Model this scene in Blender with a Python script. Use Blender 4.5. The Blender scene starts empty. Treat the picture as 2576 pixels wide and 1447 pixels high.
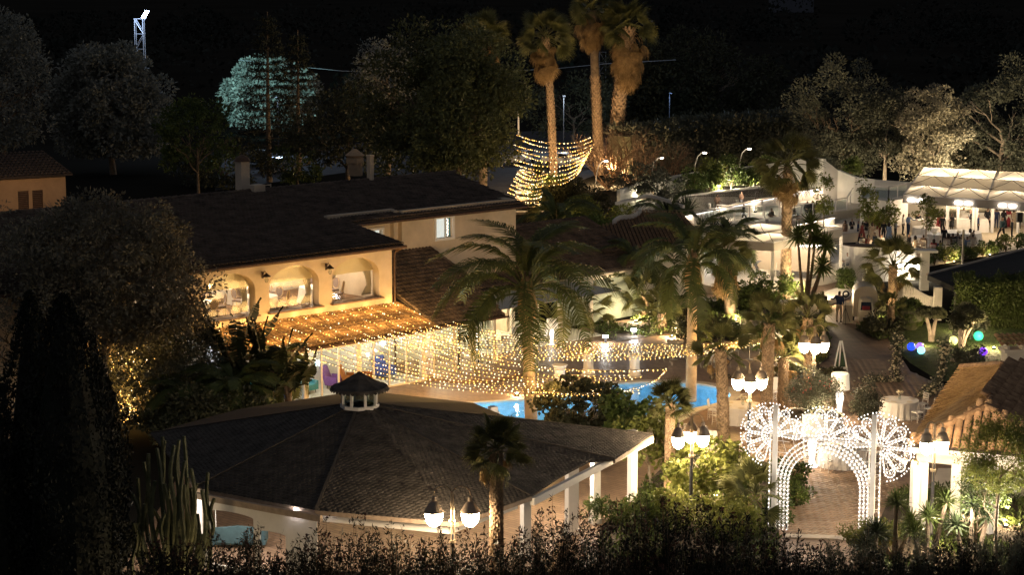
import bpy, math, random
import numpy as np
from mathutils import Vector, Matrix, geometry
PI = math.pi
RD = random.Random(11)
NR = np.random.RandomState(5)
sc = bpy.context.scene
COL = sc.collection
def LS(a, b, n): return [a + (b - a) * i / (n - 1) for i in range(n)]
# ---------------------------------------------------------------- camera, world, exposure
F, CAMH = 5000.0, 20.0
PITCH = math.atan(813.5 / F)
CP, SP = math.cos(PITCH), math.sin(PITCH)
cam = bpy.data.cameras.new('camera')
cam.sensor_width = 36.0
cam.lens = F / 2576 * 36.0
cam.clip_start = 0.5
cam.clip_end = 6000
cam_o = bpy.data.objects.new('camera', cam)
COL.objects.link(cam_o)
cam_o.location = (0, 0, CAMH)
cam_o.rotation_euler = (PI / 2 - PITCH, 0, 0)
sc.camera = cam_o
world = bpy.data.worlds.new('World')
sc.world = world
world.use_nodes = True
wn = world.node_tree.nodes
wl = world.node_tree.links
sky = wn.new('ShaderNodeTexSky')
sky.sky_type = 'NISHITA'
sky.sun_disc = False
sky.sun_elevation = math.radians(-6)
sky.sun_rotation = math.radians(200)
bg = wn['Background']
wl.new(sky.outputs[0], bg.inputs[0])
bg.inputs[1].default_value = 0.02
bg2 = wn.new('ShaderNodeBackground')
bg2.inputs[0].default_value = (0.86, 0.88, 1.0, 1)
bg2.inputs[1].default_value = 0.026
add = wn.new('ShaderNodeAddShader')
wl.new(bg.outputs[0], add.inputs[0]); wl.new(bg2.outputs[0], add.inputs[1])
wl.new(add.outputs[0], wn['World Output'].inputs[0])
sc.view_settings.view_transform = 'Standard'
sc.view_settings.look = 'None'
sc.view_settings.exposure = 1.9
sc.view_settings.gamma = 1.0
cy = sc.cycles
cy.use_denoising = True
cy.max_bounces = 6
cy.diffuse_bounces = 3
cy.glossy_bounces = 3
cy.transparent_max_bounces = 12
cy.transmission_bounces = 4
cy.sample_clamp_indirect = 4.0
cy.sample_clamp_direct = 0.0
cy.caustics_reflective = False
cy.caustics_refractive = False
cy.use_light_tree = True

def ray(px, py):
    x = (px - 1288) / F; y = -(py - 723.5) / F
    return Vector((x, CP + y * SP, -SP + y * CP))
def G(px, py, z=0.0):
    d = ray(px, py); t = (z - CAMH) / d.z
    return Vector((d.x * t, d.y * t, z))
def W(px, py, Y):
    d = ray(px, py); t = Y / d.y
    return Vector((d.x * t, Y, CAMH + d.z * t))
def SC(p):  # px per metre at a point (photo at 2576 wide)
    return F / (p[1] * CP - (p[2] - CAMH) * SP)
def HT(g, py):  # height above a ground point that shows at image row py
    return W(1288, py, g[1]).z - g[2]

# ---------------------------------------------------------------- materials
MATS = {}
def M(name, col=(.5, .5, .5), rough=.6, var=.15, scale=4.0, bump=0.0, bscale=None, metal=0.0, es=0.0, ecol=None, trl=0.0, spec=.3, hue=None, nee=True):
    if name in MATS: return MATS[name]
    m = bpy.data.materials.new(name); MATS[name] = m
    m.use_nodes = True
    n, l = m.node_tree.nodes, m.node_tree.links
    b = n['Principled BSDF']
    b.inputs['Roughness'].default_value = rough
    b.inputs['Metallic'].default_value = metal
    b.inputs['Specular IOR Level'].default_value = spec
    b.inputs['Base Color'].default_value = (*col, 1)
    if var > 0 or bump > 0:
        tc = n.new('ShaderNodeTexCoord')
        nz = n.new('ShaderNodeTexNoise'); nz.inputs['Scale'].default_value = scale
        nz.inputs['Detail'].default_value = 6; nz.inputs['Roughness'].default_value = .65
        l.new(tc.outputs['Object'], nz.inputs['Vector'])
    if var > 0:
        cr = n.new('ShaderNodeValToRGB')
        lo = [max(0, c * (1 - var)) for c in col]
        hc = hue or col
        hi = [min(1, c * (1 + var)) for c in hc]
        cr.color_ramp.elements[0].color = (*lo, 1); cr.color_ramp.elements[0].position = .32
        cr.color_ramp.elements[1].color = (*hi, 1); cr.color_ramp.elements[1].position = .68
        l.new(nz.outputs['Fac'], cr.inputs['Fac'])
        src = cr.outputs['Color']
        # a second, per-object variation
        oi = n.new('ShaderNodeObjectInfo'); mp = n.new('ShaderNodeMapRange')
        mp.inputs['To Min'].default_value = 1 - var * .6; mp.inputs['To Max'].default_value = 1 + var * .5
        l.new(oi.outputs['Random'], mp.inputs['Value'])
        mx = n.new('ShaderNodeVectorMath'); mx.operation = 'SCALE'
        l.new(src, mx.inputs[0]); l.new(mp.outputs[0], mx.inputs['Scale'])
        l.new(mx.outputs[0], b.inputs['Base Color'])
        csrc = mx.outputs[0]
    else: csrc = None
    if bump > 0:
        bp = n.new('ShaderNodeBump'); bp.inputs['Strength'].default_value = bump; bp.inputs['Distance'].default_value = .05
        nz2 = n.new('ShaderNodeTexNoise'); nz2.inputs['Scale'].default_value = bscale or scale * 4; nz2.inputs['Detail'].default_value = 4
        l.new(tc.outputs['Object'], nz2.inputs['Vector'])
        l.new(nz2.outputs['Fac'], bp.inputs['Height']); l.new(bp.outputs[0], b.inputs['Normal'])
    if trl > 0:
        t = n.new('ShaderNodeBsdfTranslucent'); t.inputs[0].default_value = (*col, 1)
        if csrc: l.new(csrc, t.inputs[0])
        ms = n.new('ShaderNodeMixShader'); ms.inputs[0].default_value = trl
        l.new(b.outputs[0], ms.inputs[1]); l.new(t.outputs[0], ms.inputs[2])
        l.new(ms.outputs[0], n['Material Output'].inputs[0])
    if es > 0:
        b.inputs['Emission Color'].default_value = (*(ecol or col), 1)
        b.inputs['Emission Strength'].default_value = es
        if not nee: m.cycles.emission_sampling = 'NONE'
    return m

def glass_mat(name, tint=(.85, .9, .9), refl=.5):
    if name in MATS: return MATS[name]
    m = bpy.data.materials.new(name); MATS[name] = m; m.use_nodes = True
    n, l = m.node_tree.nodes, m.node_tree.links
    n.remove(n['Principled BSDF'])
    t = n.new('ShaderNodeBsdfTransparent'); t.inputs[0].default_value = (*tint, 1)
    g = n.new('ShaderNodeBsdfGlossy'); g.inputs['Roughness'].default_value = .04
    lw = n.new('ShaderNodeLayerWeight'); f = n.new('ShaderNodeMath'); f.operation = 'POWER'; f.inputs[1].default_value = 3.5
    l.new(lw.outputs['Facing'], f.inputs[0]); f2 = n.new('ShaderNodeMath'); f2.operation = 'MULTIPLY_ADD'; f2.inputs[1].default_value = refl; f2.inputs[2].default_value = .04
    l.new(f.outputs[0], f2.inputs[0]); f = f2
    x = n.new('ShaderNodeMixShader')
    l.new(f.outputs[0], x.inputs[0]); l.new(t.outputs[0], x.inputs[1]); l.new(g.outputs[0], x.inputs[2])
    l.new(x.outputs[0], n['Material Output'].inputs[0])
    return m

plaster = M('cream_plaster', (.58, .48, .36), .85, .16, .7, .25, 30)
white_paint = M('white_paint', (.78, .75, .70), .5, .05, 3, .08)
white_wall = M('white_render', (.72, .68, .60), .85, .07, .8, .2, 25)
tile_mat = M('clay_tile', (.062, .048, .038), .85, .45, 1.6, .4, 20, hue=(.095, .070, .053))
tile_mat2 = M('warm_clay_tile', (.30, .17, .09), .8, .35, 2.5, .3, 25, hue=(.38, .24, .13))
roof_under = M('roof_underlay', (.05, .04, .035), .9, .2, 3)
shingle_mat = M('bitumen_shingle', (.055, .047, .039), .9, .35, 2.5, .5, 60, hue=(.085, .074, .062))
dark_wood = M('dark_timber', (.10, .06, .04), .7, .3, 6, .3)
pale_wood = M('pale_timber', (.55, .45, .33), .6, .2, 8, .2)
wire_mat = M('glow_tinted_wire', (.16, .13, .09), .6, 0)  # cable colour browned to stand in for warm bulb light on it
metal_grey = M('grey_metal', (.30, .29, .27), .4, .15, 6, metal=.6)
metal_dark = M('black_iron', (.03, .03, .032), .45, .2, 8, metal=.3)
brass = M('aged_brass', (.30, .22, .12), .4, .2, 9, metal=.7)
glass = glass_mat('window_glass')
soil = M('dark_soil', (.055, .042, .030), .95, .4, 1.5, .6, 8)
cloth_white = M('white_cloth', (.78, .74, .68), .9, .05, 6, .1)
GLOW_WARM = (1.0, .66, .35)

# ---------------------------------------------------------------- mesh helpers
class MB:
    def __init__(s): s.v = []; s.f = []; s.m = []
    def add(s, vs, fs, m=0):
        o = len(s.v); s.v += [tuple(p) for p in vs]
        s.f += [tuple(i + o for i in f) for f in fs]; s.m += [m] * len(fs); return s
    def poly(s, pts, m=0): return s.add(pts, [tuple(range(len(pts)))], m)
    def box(s, c, d, rz=0.0, m=0):
        x, y, z = d[0] / 2, d[1] / 2, d[2] / 2; ca, sa = math.cos(rz), math.sin(rz)
        vs = []
        for k in (-z, z):
            for a, b in ((-x, -y), (x, -y), (x, y), (-x, y)):
                vs.append((c[0] + a * ca - b * sa, c[1] + a * sa + b * ca, c[2] + k))
        return s.add(vs, [(3, 2, 1, 0), (4, 5, 6, 7), (0, 1, 5, 4), (1, 2, 6, 5), (2, 3, 7, 6), (3, 0, 4, 7)], m)
    def bar(s, p, q, w=.05, h=None, m=0, up=(0, 0, 1)):
        p, q = Vector(p), Vector(q); h = h or w; d = (q - p)
        if d.length < 1e-6: return s
        d.normalize(); u = Vector(up)
        if abs(d.dot(u)) > .98: u = Vector((1, 0, 0))
        a = d.cross(u).normalized() * w / 2; b = a.cross(d).normalized() * h / 2
        vs = [p - a - b, p + a - b, p + a + b, p - a + b, q - a - b, q + a - b, q + a + b, q - a + b]
        return s.add(vs, [(0, 1, 2, 3), (7, 6, 5, 4), (0, 4, 5, 1), (1, 5, 6, 2), (2, 6, 7, 3), (3, 7, 4, 0)], m)
    def tube(s, pts, r, n=6, m=0, cap=True):
        pts = [Vector(p) for p in pts]; rs = r if isinstance(r, (list, tuple)) else [r] * len(pts)
        vs = []; fs = []; ref = None
        for i, p in enumerate(pts):
            d = (pts[min(i + 1, len(pts) - 1)] - pts[max(i - 1, 0)])
            if d.length < 1e-9: d = Vector((0, 0, 1))
            d.normalize()
            if ref is None: ref = Vector((1, 0, 0)) if abs(d.x) < .9 else Vector((0, 1, 0))
            a = (ref - d * ref.dot(d)).normalized(); b = d.cross(a); ref = a
            for k in range(n):
                t = 2 * PI * k / n; vs.append(p + (a * math.cos(t) + b * math.sin(t)) * rs[i])
        for i in range(len(pts) - 1):
            for k in range(n):
                k2 = (k + 1) % n; fs.append((i * n + k, i * n + k2, (i + 1) * n + k2, (i + 1) * n + k))
        if cap:
            fs.append(tuple(range(n - 1, -1, -1))); fs.append(tuple((len(pts) - 1) * n + k for k in range(n)))
        return s.add(vs, fs, m)
    def lathe(s, prof, n=16, c=(0, 0, 0), m=0, wob=None):
        vs = []; fs = []
        for i, (r, z) in enumerate(prof):
            for k in range(n):
                t = 2 * PI * k / n; rr = r * (wob(t, i) if wob else 1)
                vs.append((c[0] + rr * math.cos(t), c[1] + rr * math.sin(t), c[2] + z))
        for i in range(len(prof) - 1):
            for k in range(n):
                k2 = (k + 1) % n; fs.append((i * n + k, i * n + k2, (i + 1) * n + k2, (i + 1) * n + k))
        if prof[0][0] > 1e-4: fs.append(tuple(range(n - 1, -1, -1)))
        if prof[-1][0] > 1e-4: fs.append(tuple((len(prof) - 1) * n + k for k in range(n)))
        return s.add(vs, fs, m)
    def prism(s, poly, z0, z1, m=0, top=True, bot=True):
        n = len(poly); vs = [(p[0], p[1], z0) for p in poly] + [(p[0], p[1], z1) for p in poly]
        fs = [(i, (i + 1) % n, (i + 1) % n + n, i + n) for i in range(n)]
        if top: fs.append(tuple(range(n, 2 * n)))
        if bot: fs.append(tuple(range(n - 1, -1, -1)))
        return s.add(vs, fs, m)
    def plate(s, fr, outer, holes, th, m=0, mrev=None):
        """wall with holes: fr(a,z,d) maps plane coords + depth to space"""
        loops = [outer] + holes
        tri = geometry.tessellate_polygon([[Vector((a, z, 0)) for a, z in L] for L in loops])
        flat = [p for L in loops for p in L]
        for d, fl in ((0, 0), (th, 1)):
            s.add([fr(a, z, d) for a, z in flat], [t if not fl else t[::-1] for t in tri], m)
        for L in loops:
            for i in range(len(L)):
                (a, z), (b, y) = L[i], L[(i + 1) % len(L)]
                s.add([fr(a, z, 0), fr(b, y, 0), fr(b, y, th), fr(a, z, th)], [(0, 1, 2, 3)], m if mrev is None else mrev)
        return s
    def build(s, name, mats, parent=None, org=None, smooth=False, loc=None):
        me = bpy.data.meshes.new(name)
        vs = s.v
        if org is not None: vs = [(p[0] - org[0], p[1] - org[1], p[2] - org[2]) for p in vs]
        me.from_pydata(vs, [], s.f)
        if not isinstance(mats, (list, tuple)): mats = [mats]
        for x in mats: me.materials.append(x)
        if any(s.m): me.polygons.foreach_set('material_index', s.m)
        if smooth: me.polygons.foreach_set('use_smooth', [True] * len(s.f))
        me.update()
        return link(name, me, parent, loc if loc is not None else org if parent is None else None)

def link(name, data, parent=None, loc=None, rz=0.0):
    o = bpy.data.objects.new(name, data); COL.objects.link(o)
    if parent is not None: o.parent = parent
    if loc is not None: o.location = loc
    if rz: o.rotation_euler = (0, 0, rz)
    return o
def tag(o, label=None, cat=None, group=None, kind=None):
    if label: o['label'] = label
    if cat: o['category'] = cat
    if group: o['group'] = group
    if kind: o['kind'] = kind
    return o
def empty(name, loc, rz=0.0, label=None, cat=None, group=None):
    o = link(name, None, None, loc, rz); o.empty_display_size = .2
    return tag(o, label, cat, group)
def copy_tree(o, loc=None, rz=None, label=None, group=None, parent=None, s=None):
    c = o.copy(); COL.objects.link(c)
    if parent is not None: c.parent = parent
    if loc is not None: c.location = loc
    if rz is not None: c.rotation_euler = (0, 0, rz)
    if s is not None: c.scale = (s, s, s) if not isinstance(s, tuple) else s
    if label: c['label'] = label
    if group: c['group'] = group
    for ch in o.children: copy_tree(ch, parent=c)
    return c
def lamp(parent, loc, watts, col=GLOW_WARM, r=.1, name='light', spot=None, aim=None):
    L = bpy.data.lights.new(name, 'SPOT' if spot else 'POINT')
    L.energy = watts; L.color = col; L.shadow_soft_size = r
    o = link(name, L, parent, loc)
    if spot: L.spot_size = math.radians(spot); L.spot_blend = .6
    if aim is not None: o.rotation_euler = Vector(aim).to_track_quat('-Z', 'Y').to_euler()
    return o

def inst_arrays(bv, bf, T):
    bv = np.asarray(bv, float); k = len(T); nv = len(bv)
    V = np.einsum('kij,nj->kni', T[:, :, :3], bv) + T[:, None, :, 3]
    fs = []
    for f in bf: fs.append(f)
    return V.reshape(-1, 3), fs, k, nv
def np_mesh(name, V, faces_by_size, mats, smooth=False, midx=None):
    """faces_by_size: list of int arrays (n, size)"""
    me = bpy.data.meshes.new(name)
    V = np.asarray(V, dtype=np.float32)
    me.vertices.add(len(V)); me.vertices.foreach_set('co', V.ravel())
    tot = sum(f.size for f in faces_by_size); npoly = sum(len(f) for f in faces_by_size)
    me.loops.add(tot); me.polygons.add(npoly)
    me.loops.foreach_set('vertex_index', np.concatenate([f.ravel() for f in faces_by_size]).astype(np.int32))
    sizes = np.concatenate([np.full(len(f), f.shape[1]) for f in faces_by_size]).astype(np.int32)
    starts = np.concatenate([[0], np.cumsum(sizes)[:-1]]).astype(np.int32)
    me.polygons.foreach_set('loop_start', starts)
    try: me.polygons.foreach_set('loop_total', sizes)
    except Exception: pass
    for x in (mats if isinstance(mats, (list, tuple)) else [mats]): me.materials.append(x)
    if midx is not None: me.polygons.foreach_set('material_index', np.asarray(midx, dtype=np.int32))
    if smooth: me.polygons.foreach_set('use_smooth', np.ones(npoly, dtype=bool))
    me.update(calc_edges=True)
    return me
def repl_mesh(name, bv, bf, T, mats, smooth=False):
    V, fs, k, nv = inst_arrays(bv, bf, T)
    by = {}
    for f in bf: by.setdefault(len(f), []).append(f)
    out = []
    off = (np.arange(k) * nv)[:, None, None]
    for sz, L in by.items(): out.append((np.array(L)[None] + off).reshape(-1, sz))
    return np_mesh(name, V, out, mats, smooth)
def pieces(parent, name, bv, bf, T, mat, nmax=300, key=None, stuff_name=None, smooth=False):
    """repeats: the nmax largest (by key) are own parts sharing one mesh, the rest one stuff part. T in parent's local frame"""
    T = np.asarray(T, float)
    if len(T) == 0: return
    if key is None: idx = np.arange(len(T))
    else: idx = np.argsort(key(T))
    base = np_mesh(name, bv, [np.array([f]) for f in bf], mat, smooth)
    for i in idx[:nmax]:
        o = bpy.data.objects.new(name, base); COL.objects.link(o); o.parent = parent
        m = np.eye(4); m[:3] = T[i]; o.matrix_local = Matrix(m.tolist())
    if len(T) > nmax:
        o = link(stuff_name or name, repl_mesh(name, bv, bf, T[idx[nmax:]], mat, smooth), parent)
        o['kind'] = 'stuff'
def in_poly(x, y, poly):
    c = False; n = len(poly); j = n - 1
    for i in range(n):
        xi, yi = poly[i][0], poly[i][1]; xj, yj = poly[j][0], poly[j][1]
        if (yi > y) != (yj > y) and x < (xj - xi) * (y - yi) / (yj - yi) + xi: c = not c
        j = i
    return c
def smooth_loop(pts, n=4):
    out = []; N = len(pts)
    for i in range(N):
        p0, p1, p2, p3 = (Vector(pts[(i + k - 1) % N]) for k in range(4))
        for j in range(n):
            t = j / n
            out.append(.5 * ((2 * p1) + (-p0 + p2) * t + (2 * p0 - 5 * p1 + 4 * p2 - p3) * t * t + (-p0 + 3 * p1 - 3 * p2 + p3) * t ** 3))
    return out
def spline(pts, n=6):
    out = []; N = len(pts); P = [Vector(p) for p in pts]
    for i in range(N - 1):
        p0, p1, p2, p3 = P[max(i - 1, 0)], P[i], P[i + 1], P[min(i + 2, N - 1)]
        for j in range(n):
            t = j / n
            out.append(.5 * ((2 * p1) + (-p0 + p2) * t + (2 * p0 - 5 * p1 + 4 * p2 - p3) * t * t + (-p0 + 3 * p1 - 3 * p2 + p3) * t ** 3))
    out.append(P[-1]); return out
def sheet(name, outer, holes, z, mat):
    L = [[Vector((p[0], p[1], z)) for p in q] for q in [outer] + holes]
    tri = geometry.tessellate_polygon(L); V = [p for q in L for p in q]
    mb = MB(); mb.add(V, [t if (V[t[1]] - V[t[0]]).cross(V[t[2]] - V[t[0]]).z > 0 else t[::-1] for t in tri])
    o = mb.build(name, mat); o['kind'] = 'structure'; return o

# ---------------------------------------------------------------- ground, paving, pool, lawn
def brick_ground(name, c1, c2, mortar, sx, sy, rough=.6):
    m = bpy.data.materials.new(name); MATS[name] = m; m.use_nodes = True
    n, l = m.node_tree.nodes, m.node_tree.links; b = n['Principled BSDF']
    tc = n.new('ShaderNodeTexCoord'); mp = n.new('ShaderNodeMapping'); mp.inputs['Rotation'].default_value = (0, 0, .75)
    br = n.new('ShaderNodeTexBrick'); br.inputs['Color1'].default_value = (*c1, 1); br.inputs['Color2'].default_value = (*c2, 1)
    br.inputs['Mortar'].default_value = (*mortar, 1); br.inputs['Scale'].default_value = 1
    br.inputs['Brick Width'].default_value = sx; br.inputs['Row Height'].default_value = sy; br.inputs['Mortar Size'].default_value = .012
    nz = n.new('ShaderNodeTexNoise'); nz.inputs['Scale'].default_value = .6; nz.inputs['Detail'].default_value = 8
    cr = n.new('ShaderNodeMapRange'); cr.inputs['To Min'].default_value = .7; cr.inputs['To Max'].default_value = 1.25
    vm = n.new('ShaderNodeVectorMath'); vm.operation = 'SCALE'
    l.new(tc.outputs['Object'], mp.inputs[0]); l.new(mp.outputs[0], br.inputs['Vector']); l.new(tc.outputs['Object'], nz.inputs['Vector'])
    l.new(nz.outputs['Fac'], cr.inputs['Value']); l.new(br.outputs['Color'], vm.inputs[0]); l.new(cr.outputs[0], vm.inputs['Scale'])
    l.new(vm.outputs[0], b.inputs['Base Color']); b.inputs['Roughness'].default_value = rough
    bp = n.new('ShaderNodeBump'); bp.inputs['Strength'].default_value = .5; bp.inputs['Distance'].default_value = .02
    l.new(br.outputs['Fac'], bp.inputs['Height']); bp.invert = True; l.new(bp.outputs[0], b.inputs['Normal'])
    return m
paving_mat = brick_ground('stamped_brick_paving', (.21, .135, .085), (.28, .185, .12), (.10, .07, .05), .42, .21, .5)
paver_mat = M('brick_paver', (.23, .15, .095), .5, .3, 1.0, .2, 30, hue=(.29, .20, .13))
pale_stone = M('pale_stone', (.52, .44, .34), .75, .2, 1.5, .2)
asphalt = M('asphalt', (.05, .05, .055), .9, .3, .8, .3)
field = M('dry_field', (.022, .021, .018), 1.0, .25, .02, 0, 1, spec=0)
pool_pts = smooth_loop([G(*p) for p in ((1185, 1022), (1250, 1012), (1330, 1006), (1450, 992), (1535, 970), (1600, 964), (1680, 963), (1760, 968), (1822, 982), (1836, 1000), (1800, 1017), (1730, 1034), (1670, 1070), (1560, 1120), (1400, 1125), (1280, 1080))], 4)
pc = sum(pool_pts, Vector()) / len(pool_pts)
rim_pts = [p + (p - pc).normalized() * .55 for p in pool_pts]
big = [(-1500, -60), (1500, -60), (1500, 3000), (-1500, 3000)]
sheet('ground', big, [pool_pts], 0.0, field)
pave_outer = [G(*p) for p in ((300, 1440), (420, 1250), (520, 1060), (765, 1000), (1080, 925), (1230, 870), (1480, 822), (1600, 800), (1760, 740), (1900, 715), (2130, 690), (2200, 730), (2205, 800), (2290, 935), (2400, 985), (2700, 1100), (2800, 1440))]
sheet('terrace_paving', pave_outer, [pool_pts], 0.006, paving_mat)
paving = bpy.data.objects['terrace_paving']
# pool
pool_tile = M('pool_mosaic', (.26, .52, .72), .4, .14, 3, hue=(.32, .58, .76))
mb = MB(); N = len(pool_pts)
zb = -1.25
mb.add([(p.x, p.y, .004) for p in pool_pts] + [(p.x, p.y, zb) for p in pool_pts], [(i, (i + 1) % N, (i + 1) % N + N, i + N) for i in range(N)])
tri = geometry.tessellate_polygon([[Vector((p.x, p.y, 0)) for p in pool_pts]])
mb.add([(p.x, p.y, zb) for p in pool_pts], [t[::-1] if False else t for t in tri])
pool = mb.build('swimming_pool', pool_tile); tag(pool, 'kidney shaped swimming pool lit bright blue behind the pavilion', 'swimming pool')
cop = MB()
vs = [(p.x, p.y, .045) for p in pool_pts] + [(p.x, p.y, .045) for p in rim_pts] + [(p.x, p.y, -.06) for p in pool_pts] + [(p.x, p.y, .0) for p in rim_pts]
fs = []
for i in range(N):
    j = (i + 1) % N
    fs += [(i, i + N, j + N, j), (i, j, j + 2 * N, i + 2 * N), (i + N, i + 3 * N, j + 3 * N, j + N)]
cop.add(vs, fs); cop.build('coping', M('pool_coping', (.50, .47, .42), .7, .12, 2, .2), pool)
wm = bpy.data.materials.new('pool_water'); wm.use_nodes = True
n, l = wm.node_tree.nodes, wm.node_tree.links; n.remove(n['Principled BSDF'])
t_ = n.new('ShaderNodeBsdfTransparent'); t_.inputs[0].default_value = (.55, .85, .96, 1)
g_ = n.new('ShaderNodeBsdfGlossy'); g_.inputs['Roughness'].default_value = .03
fr_ = n.new('ShaderNodeFresnel'); fr_.inputs[0].default_value = 1.33
nz_ = n.new('ShaderNodeTexNoise'); nz_.inputs['Scale'].default_value = 3.5; nz_.inputs['Detail'].default_value = 3
bp_ = n.new('ShaderNodeBump'); bp_.inputs['Strength'].default_value = .6; bp_.inputs['Distance'].default_value = .03
tc_ = n.new('ShaderNodeTexCoord'); l.new(tc_.outputs['Object'], nz_.inputs['Vector'])
l.new(nz_.outputs['Fac'], bp_.inputs['Height']); l.new(bp_.outputs[0], g_.inputs['Normal']); l.new(bp_.outputs[0], fr_.inputs['Normal'])
x_ = n.new('ShaderNodeMixShader'); l.new(fr_.outputs[0], x_.inputs[0]); l.new(t_.outputs[0], x_.inputs[1]); l.new(g_.outputs[0], x_.inputs[2])
l.new(x_.outputs[0], n['Material Output'].inputs[0])
wo = sheet('pool_water', pool_pts, [], -.07, wm)

for px, py in ((1250, 1030), (1400, 1030), (1560, 1000), (1700, 1000), (1810, 992), (1500, 1090)):
    p = G(px, py); lamp(pool, (p.x, p.y, -.5), 25, (.80, .93, 1.0), .15, 'underwater_lamp')
# lawn and beds
lawn_poly = [G(*p) for p in ((2225, 842), (2330, 815), (2460, 812), (2700, 850), (2700, 960), (2576, 1000), (2430, 985), (2340, 945), (2290, 915), (2255, 880))]
lawn_mat = M('lawn_turf', (.035, .055, .014), .95, .35, 2, .5, 20, hue=(.05, .075, .02))
sheet('lawn', lawn_poly, [], 0.012, lawn_mat)
beds = [[G(*p) for p in q] for q in (
    ((1510, 1330), (1660, 1185), (1830, 1130), (1965, 1180), (2020, 1215), (2010, 1250), (1960, 1290), (1960, 1447), (1500, 1447)),
    ((2205, 1330), (2240, 1250), (2330, 1230), (2576, 1260), (2700, 1447), (2230, 1447)),
    ((1480, 830), (1620, 800), (1780, 760), (1960, 750), (2075, 800), (2090, 860), (2085, 905), (2000, 960), (1960, 940), (1930, 880), (1720, 835), (1550, 862)),
    ((2150, 830), (2240, 790), (2330, 800), (2250, 850), (2210, 860)))]
for q in beds: sheet('flower_bed', q, [], 0.035, soil)
# brick pavers round the arch and the pool
def paver_T(x, y, rz, z=.006):
    c, s = math.cos(rz), math.sin(rz); return [[c, -s, 0, x], [s, c, 0, y], [0, 0, 1, z]]
pv = [(-.195, -.09, 0), (.195, -.09, 0), (.195, .09, 0), (-.195, .09, 0), (-.185, -.08, .016), (.185, -.08, .016), (.185, .08, .016), (-.185, .08, .016)]
pf = [(4, 5, 6, 7), (0, 1, 5, 4), (1, 2, 6, 5), (2, 3, 7, 6), (3, 0, 4, 7)]
zone = [G(*p) for p in ((1840, 1020), (1990, 960), (2090, 900), (2205, 905), (2290, 935), (2330, 960), (2270, 1100), (2260, 1240), (2240, 1352), (1960, 1352), (1980, 1200), (1870, 1130))]
T = []
th = .72; ca, sa = math.cos(th), math.sin(th)
for i in range(-130, 130):
    for j in range(-55, 55):
        lx = j * .41 + (i % 2) * .205; ly = i * .205
        x = 14 + lx * ca - ly * sa; y = 78 + lx * sa + ly * ca
        if in_poly(x, y, zone) and not any(in_poly(x, y, q) for q in beds):
            T.append(paver_T(x, y, th + RD.uniform(-.012, .012), .007 + RD.uniform(0, .004)))
pieces(paving, 'paver', pv, pf, T, paver_mat, 300, key=lambda T: np.hypot(T[:, 0, 3] - 12, T[:, 1, 3] - 69), stuff_name='far_pavers')
kerb = MB()
kp = [G(*p) for p in ((1975, 1352), (2100, 1356), (2215, 1372))]
for a, b in zip(kp, kp[1:]): kerb.bar(a + Vector((0, 0, .03)), b + Vector((0, 0, .03)), .45, .06)
o = kerb.build('stone_threshold', pale_stone); o['kind'] = 'structure'
# ---------------------------------------------------------------- roof tiles
def tile_base(w=.22, L=.42, n=5, h=.085):
    v = []; f = []
    for y in (0, L):
        sc_ = 1.0 if y == 0 else .86
        for k in range(n + 1):
            t = PI * k / n; v.append((-math.cos(t) * w / 2 * sc_ * .92, y, math.sin(t) * h * sc_ + (.03 if y == 0 else .0)))
    for k in range(n): f.append((k, k + 1, n + 2 + k, n + 1 + k))
    # thickness lip at the lower end
    o = len(v)
    for k in range(n + 1):
        t = PI * k / n; v.append((-math.cos(t) * w / 2 * .78, 0, math.sin(t) * h * .72 + .03))
    for k in range(n): f.append((k + 1, k, o + k, o + k + 1))
    return v, f
TV, TF = tile_base()
def roof_T(o, u, s, nrm, a, b, sx=1.0, jit=.008):
    p = o + u * a + s * b + nrm * RD.uniform(0, jit)
    return [[u.x * sx, s.x, nrm.x, p.x], [u.y * sx, s.y, nrm.y, p.y], [u.z * sx, s.z, nrm.z, p.z]]
def tile_plane(poly, du, dw=.23, dl=.37, stag=0):
    """poly: coplanar 3d points (local), du: eave direction; returns transforms"""
    P = [Vector(p) for p in poly]; u = Vector(du).normalized()
    nn = Vector()
    for i in range(len(P)): nn += (P[i] - P[0]).cross(P[(i + 1) % len(P)] - P[0])
    nn.normalize()
    if nn.z < 0: nn = -nn
    s = nn.cross(u).normalized()
    if s.z < 0: s = -s
    if u.cross(s).dot(nn) < 0: u = -u
    q = [((p - P[0]).dot(u), (p - P[0]).dot(s)) for p in P]
    a0, a1 = min(x for x, _ in q), max(x for x, _ in q); b0, b1 = min(y for _, y in q), max(y for _, y in q)
    T = []; b = b0
    while b < b1:
        a = a0 + dw / 2 + (stag * dw * .5 if int(round((b - b0) / dl)) % 2 else 0)
        while a < a1:
            if in_poly(a, b + .02, q): T.append(roof_T(P[0], u, s, nn, a + RD.uniform(-.006, .006), b + RD.uniform(-.012, .012) - .02))
            a += dw
        b += dl
    return T
def roof_slab(mb, poly, th=.1, m=0):
    P = [Vector(p) for p in poly]; n = len(P)
    mb.add(P + [p - Vector((0, 0, th)) for p in P], [tuple(range(n)), tuple(range(2 * n - 1, n - 1, -1))] + [(i, (i + 1) % n + 0, (i + 1) % n + n, i + n) for i in range(n)], m)

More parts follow.
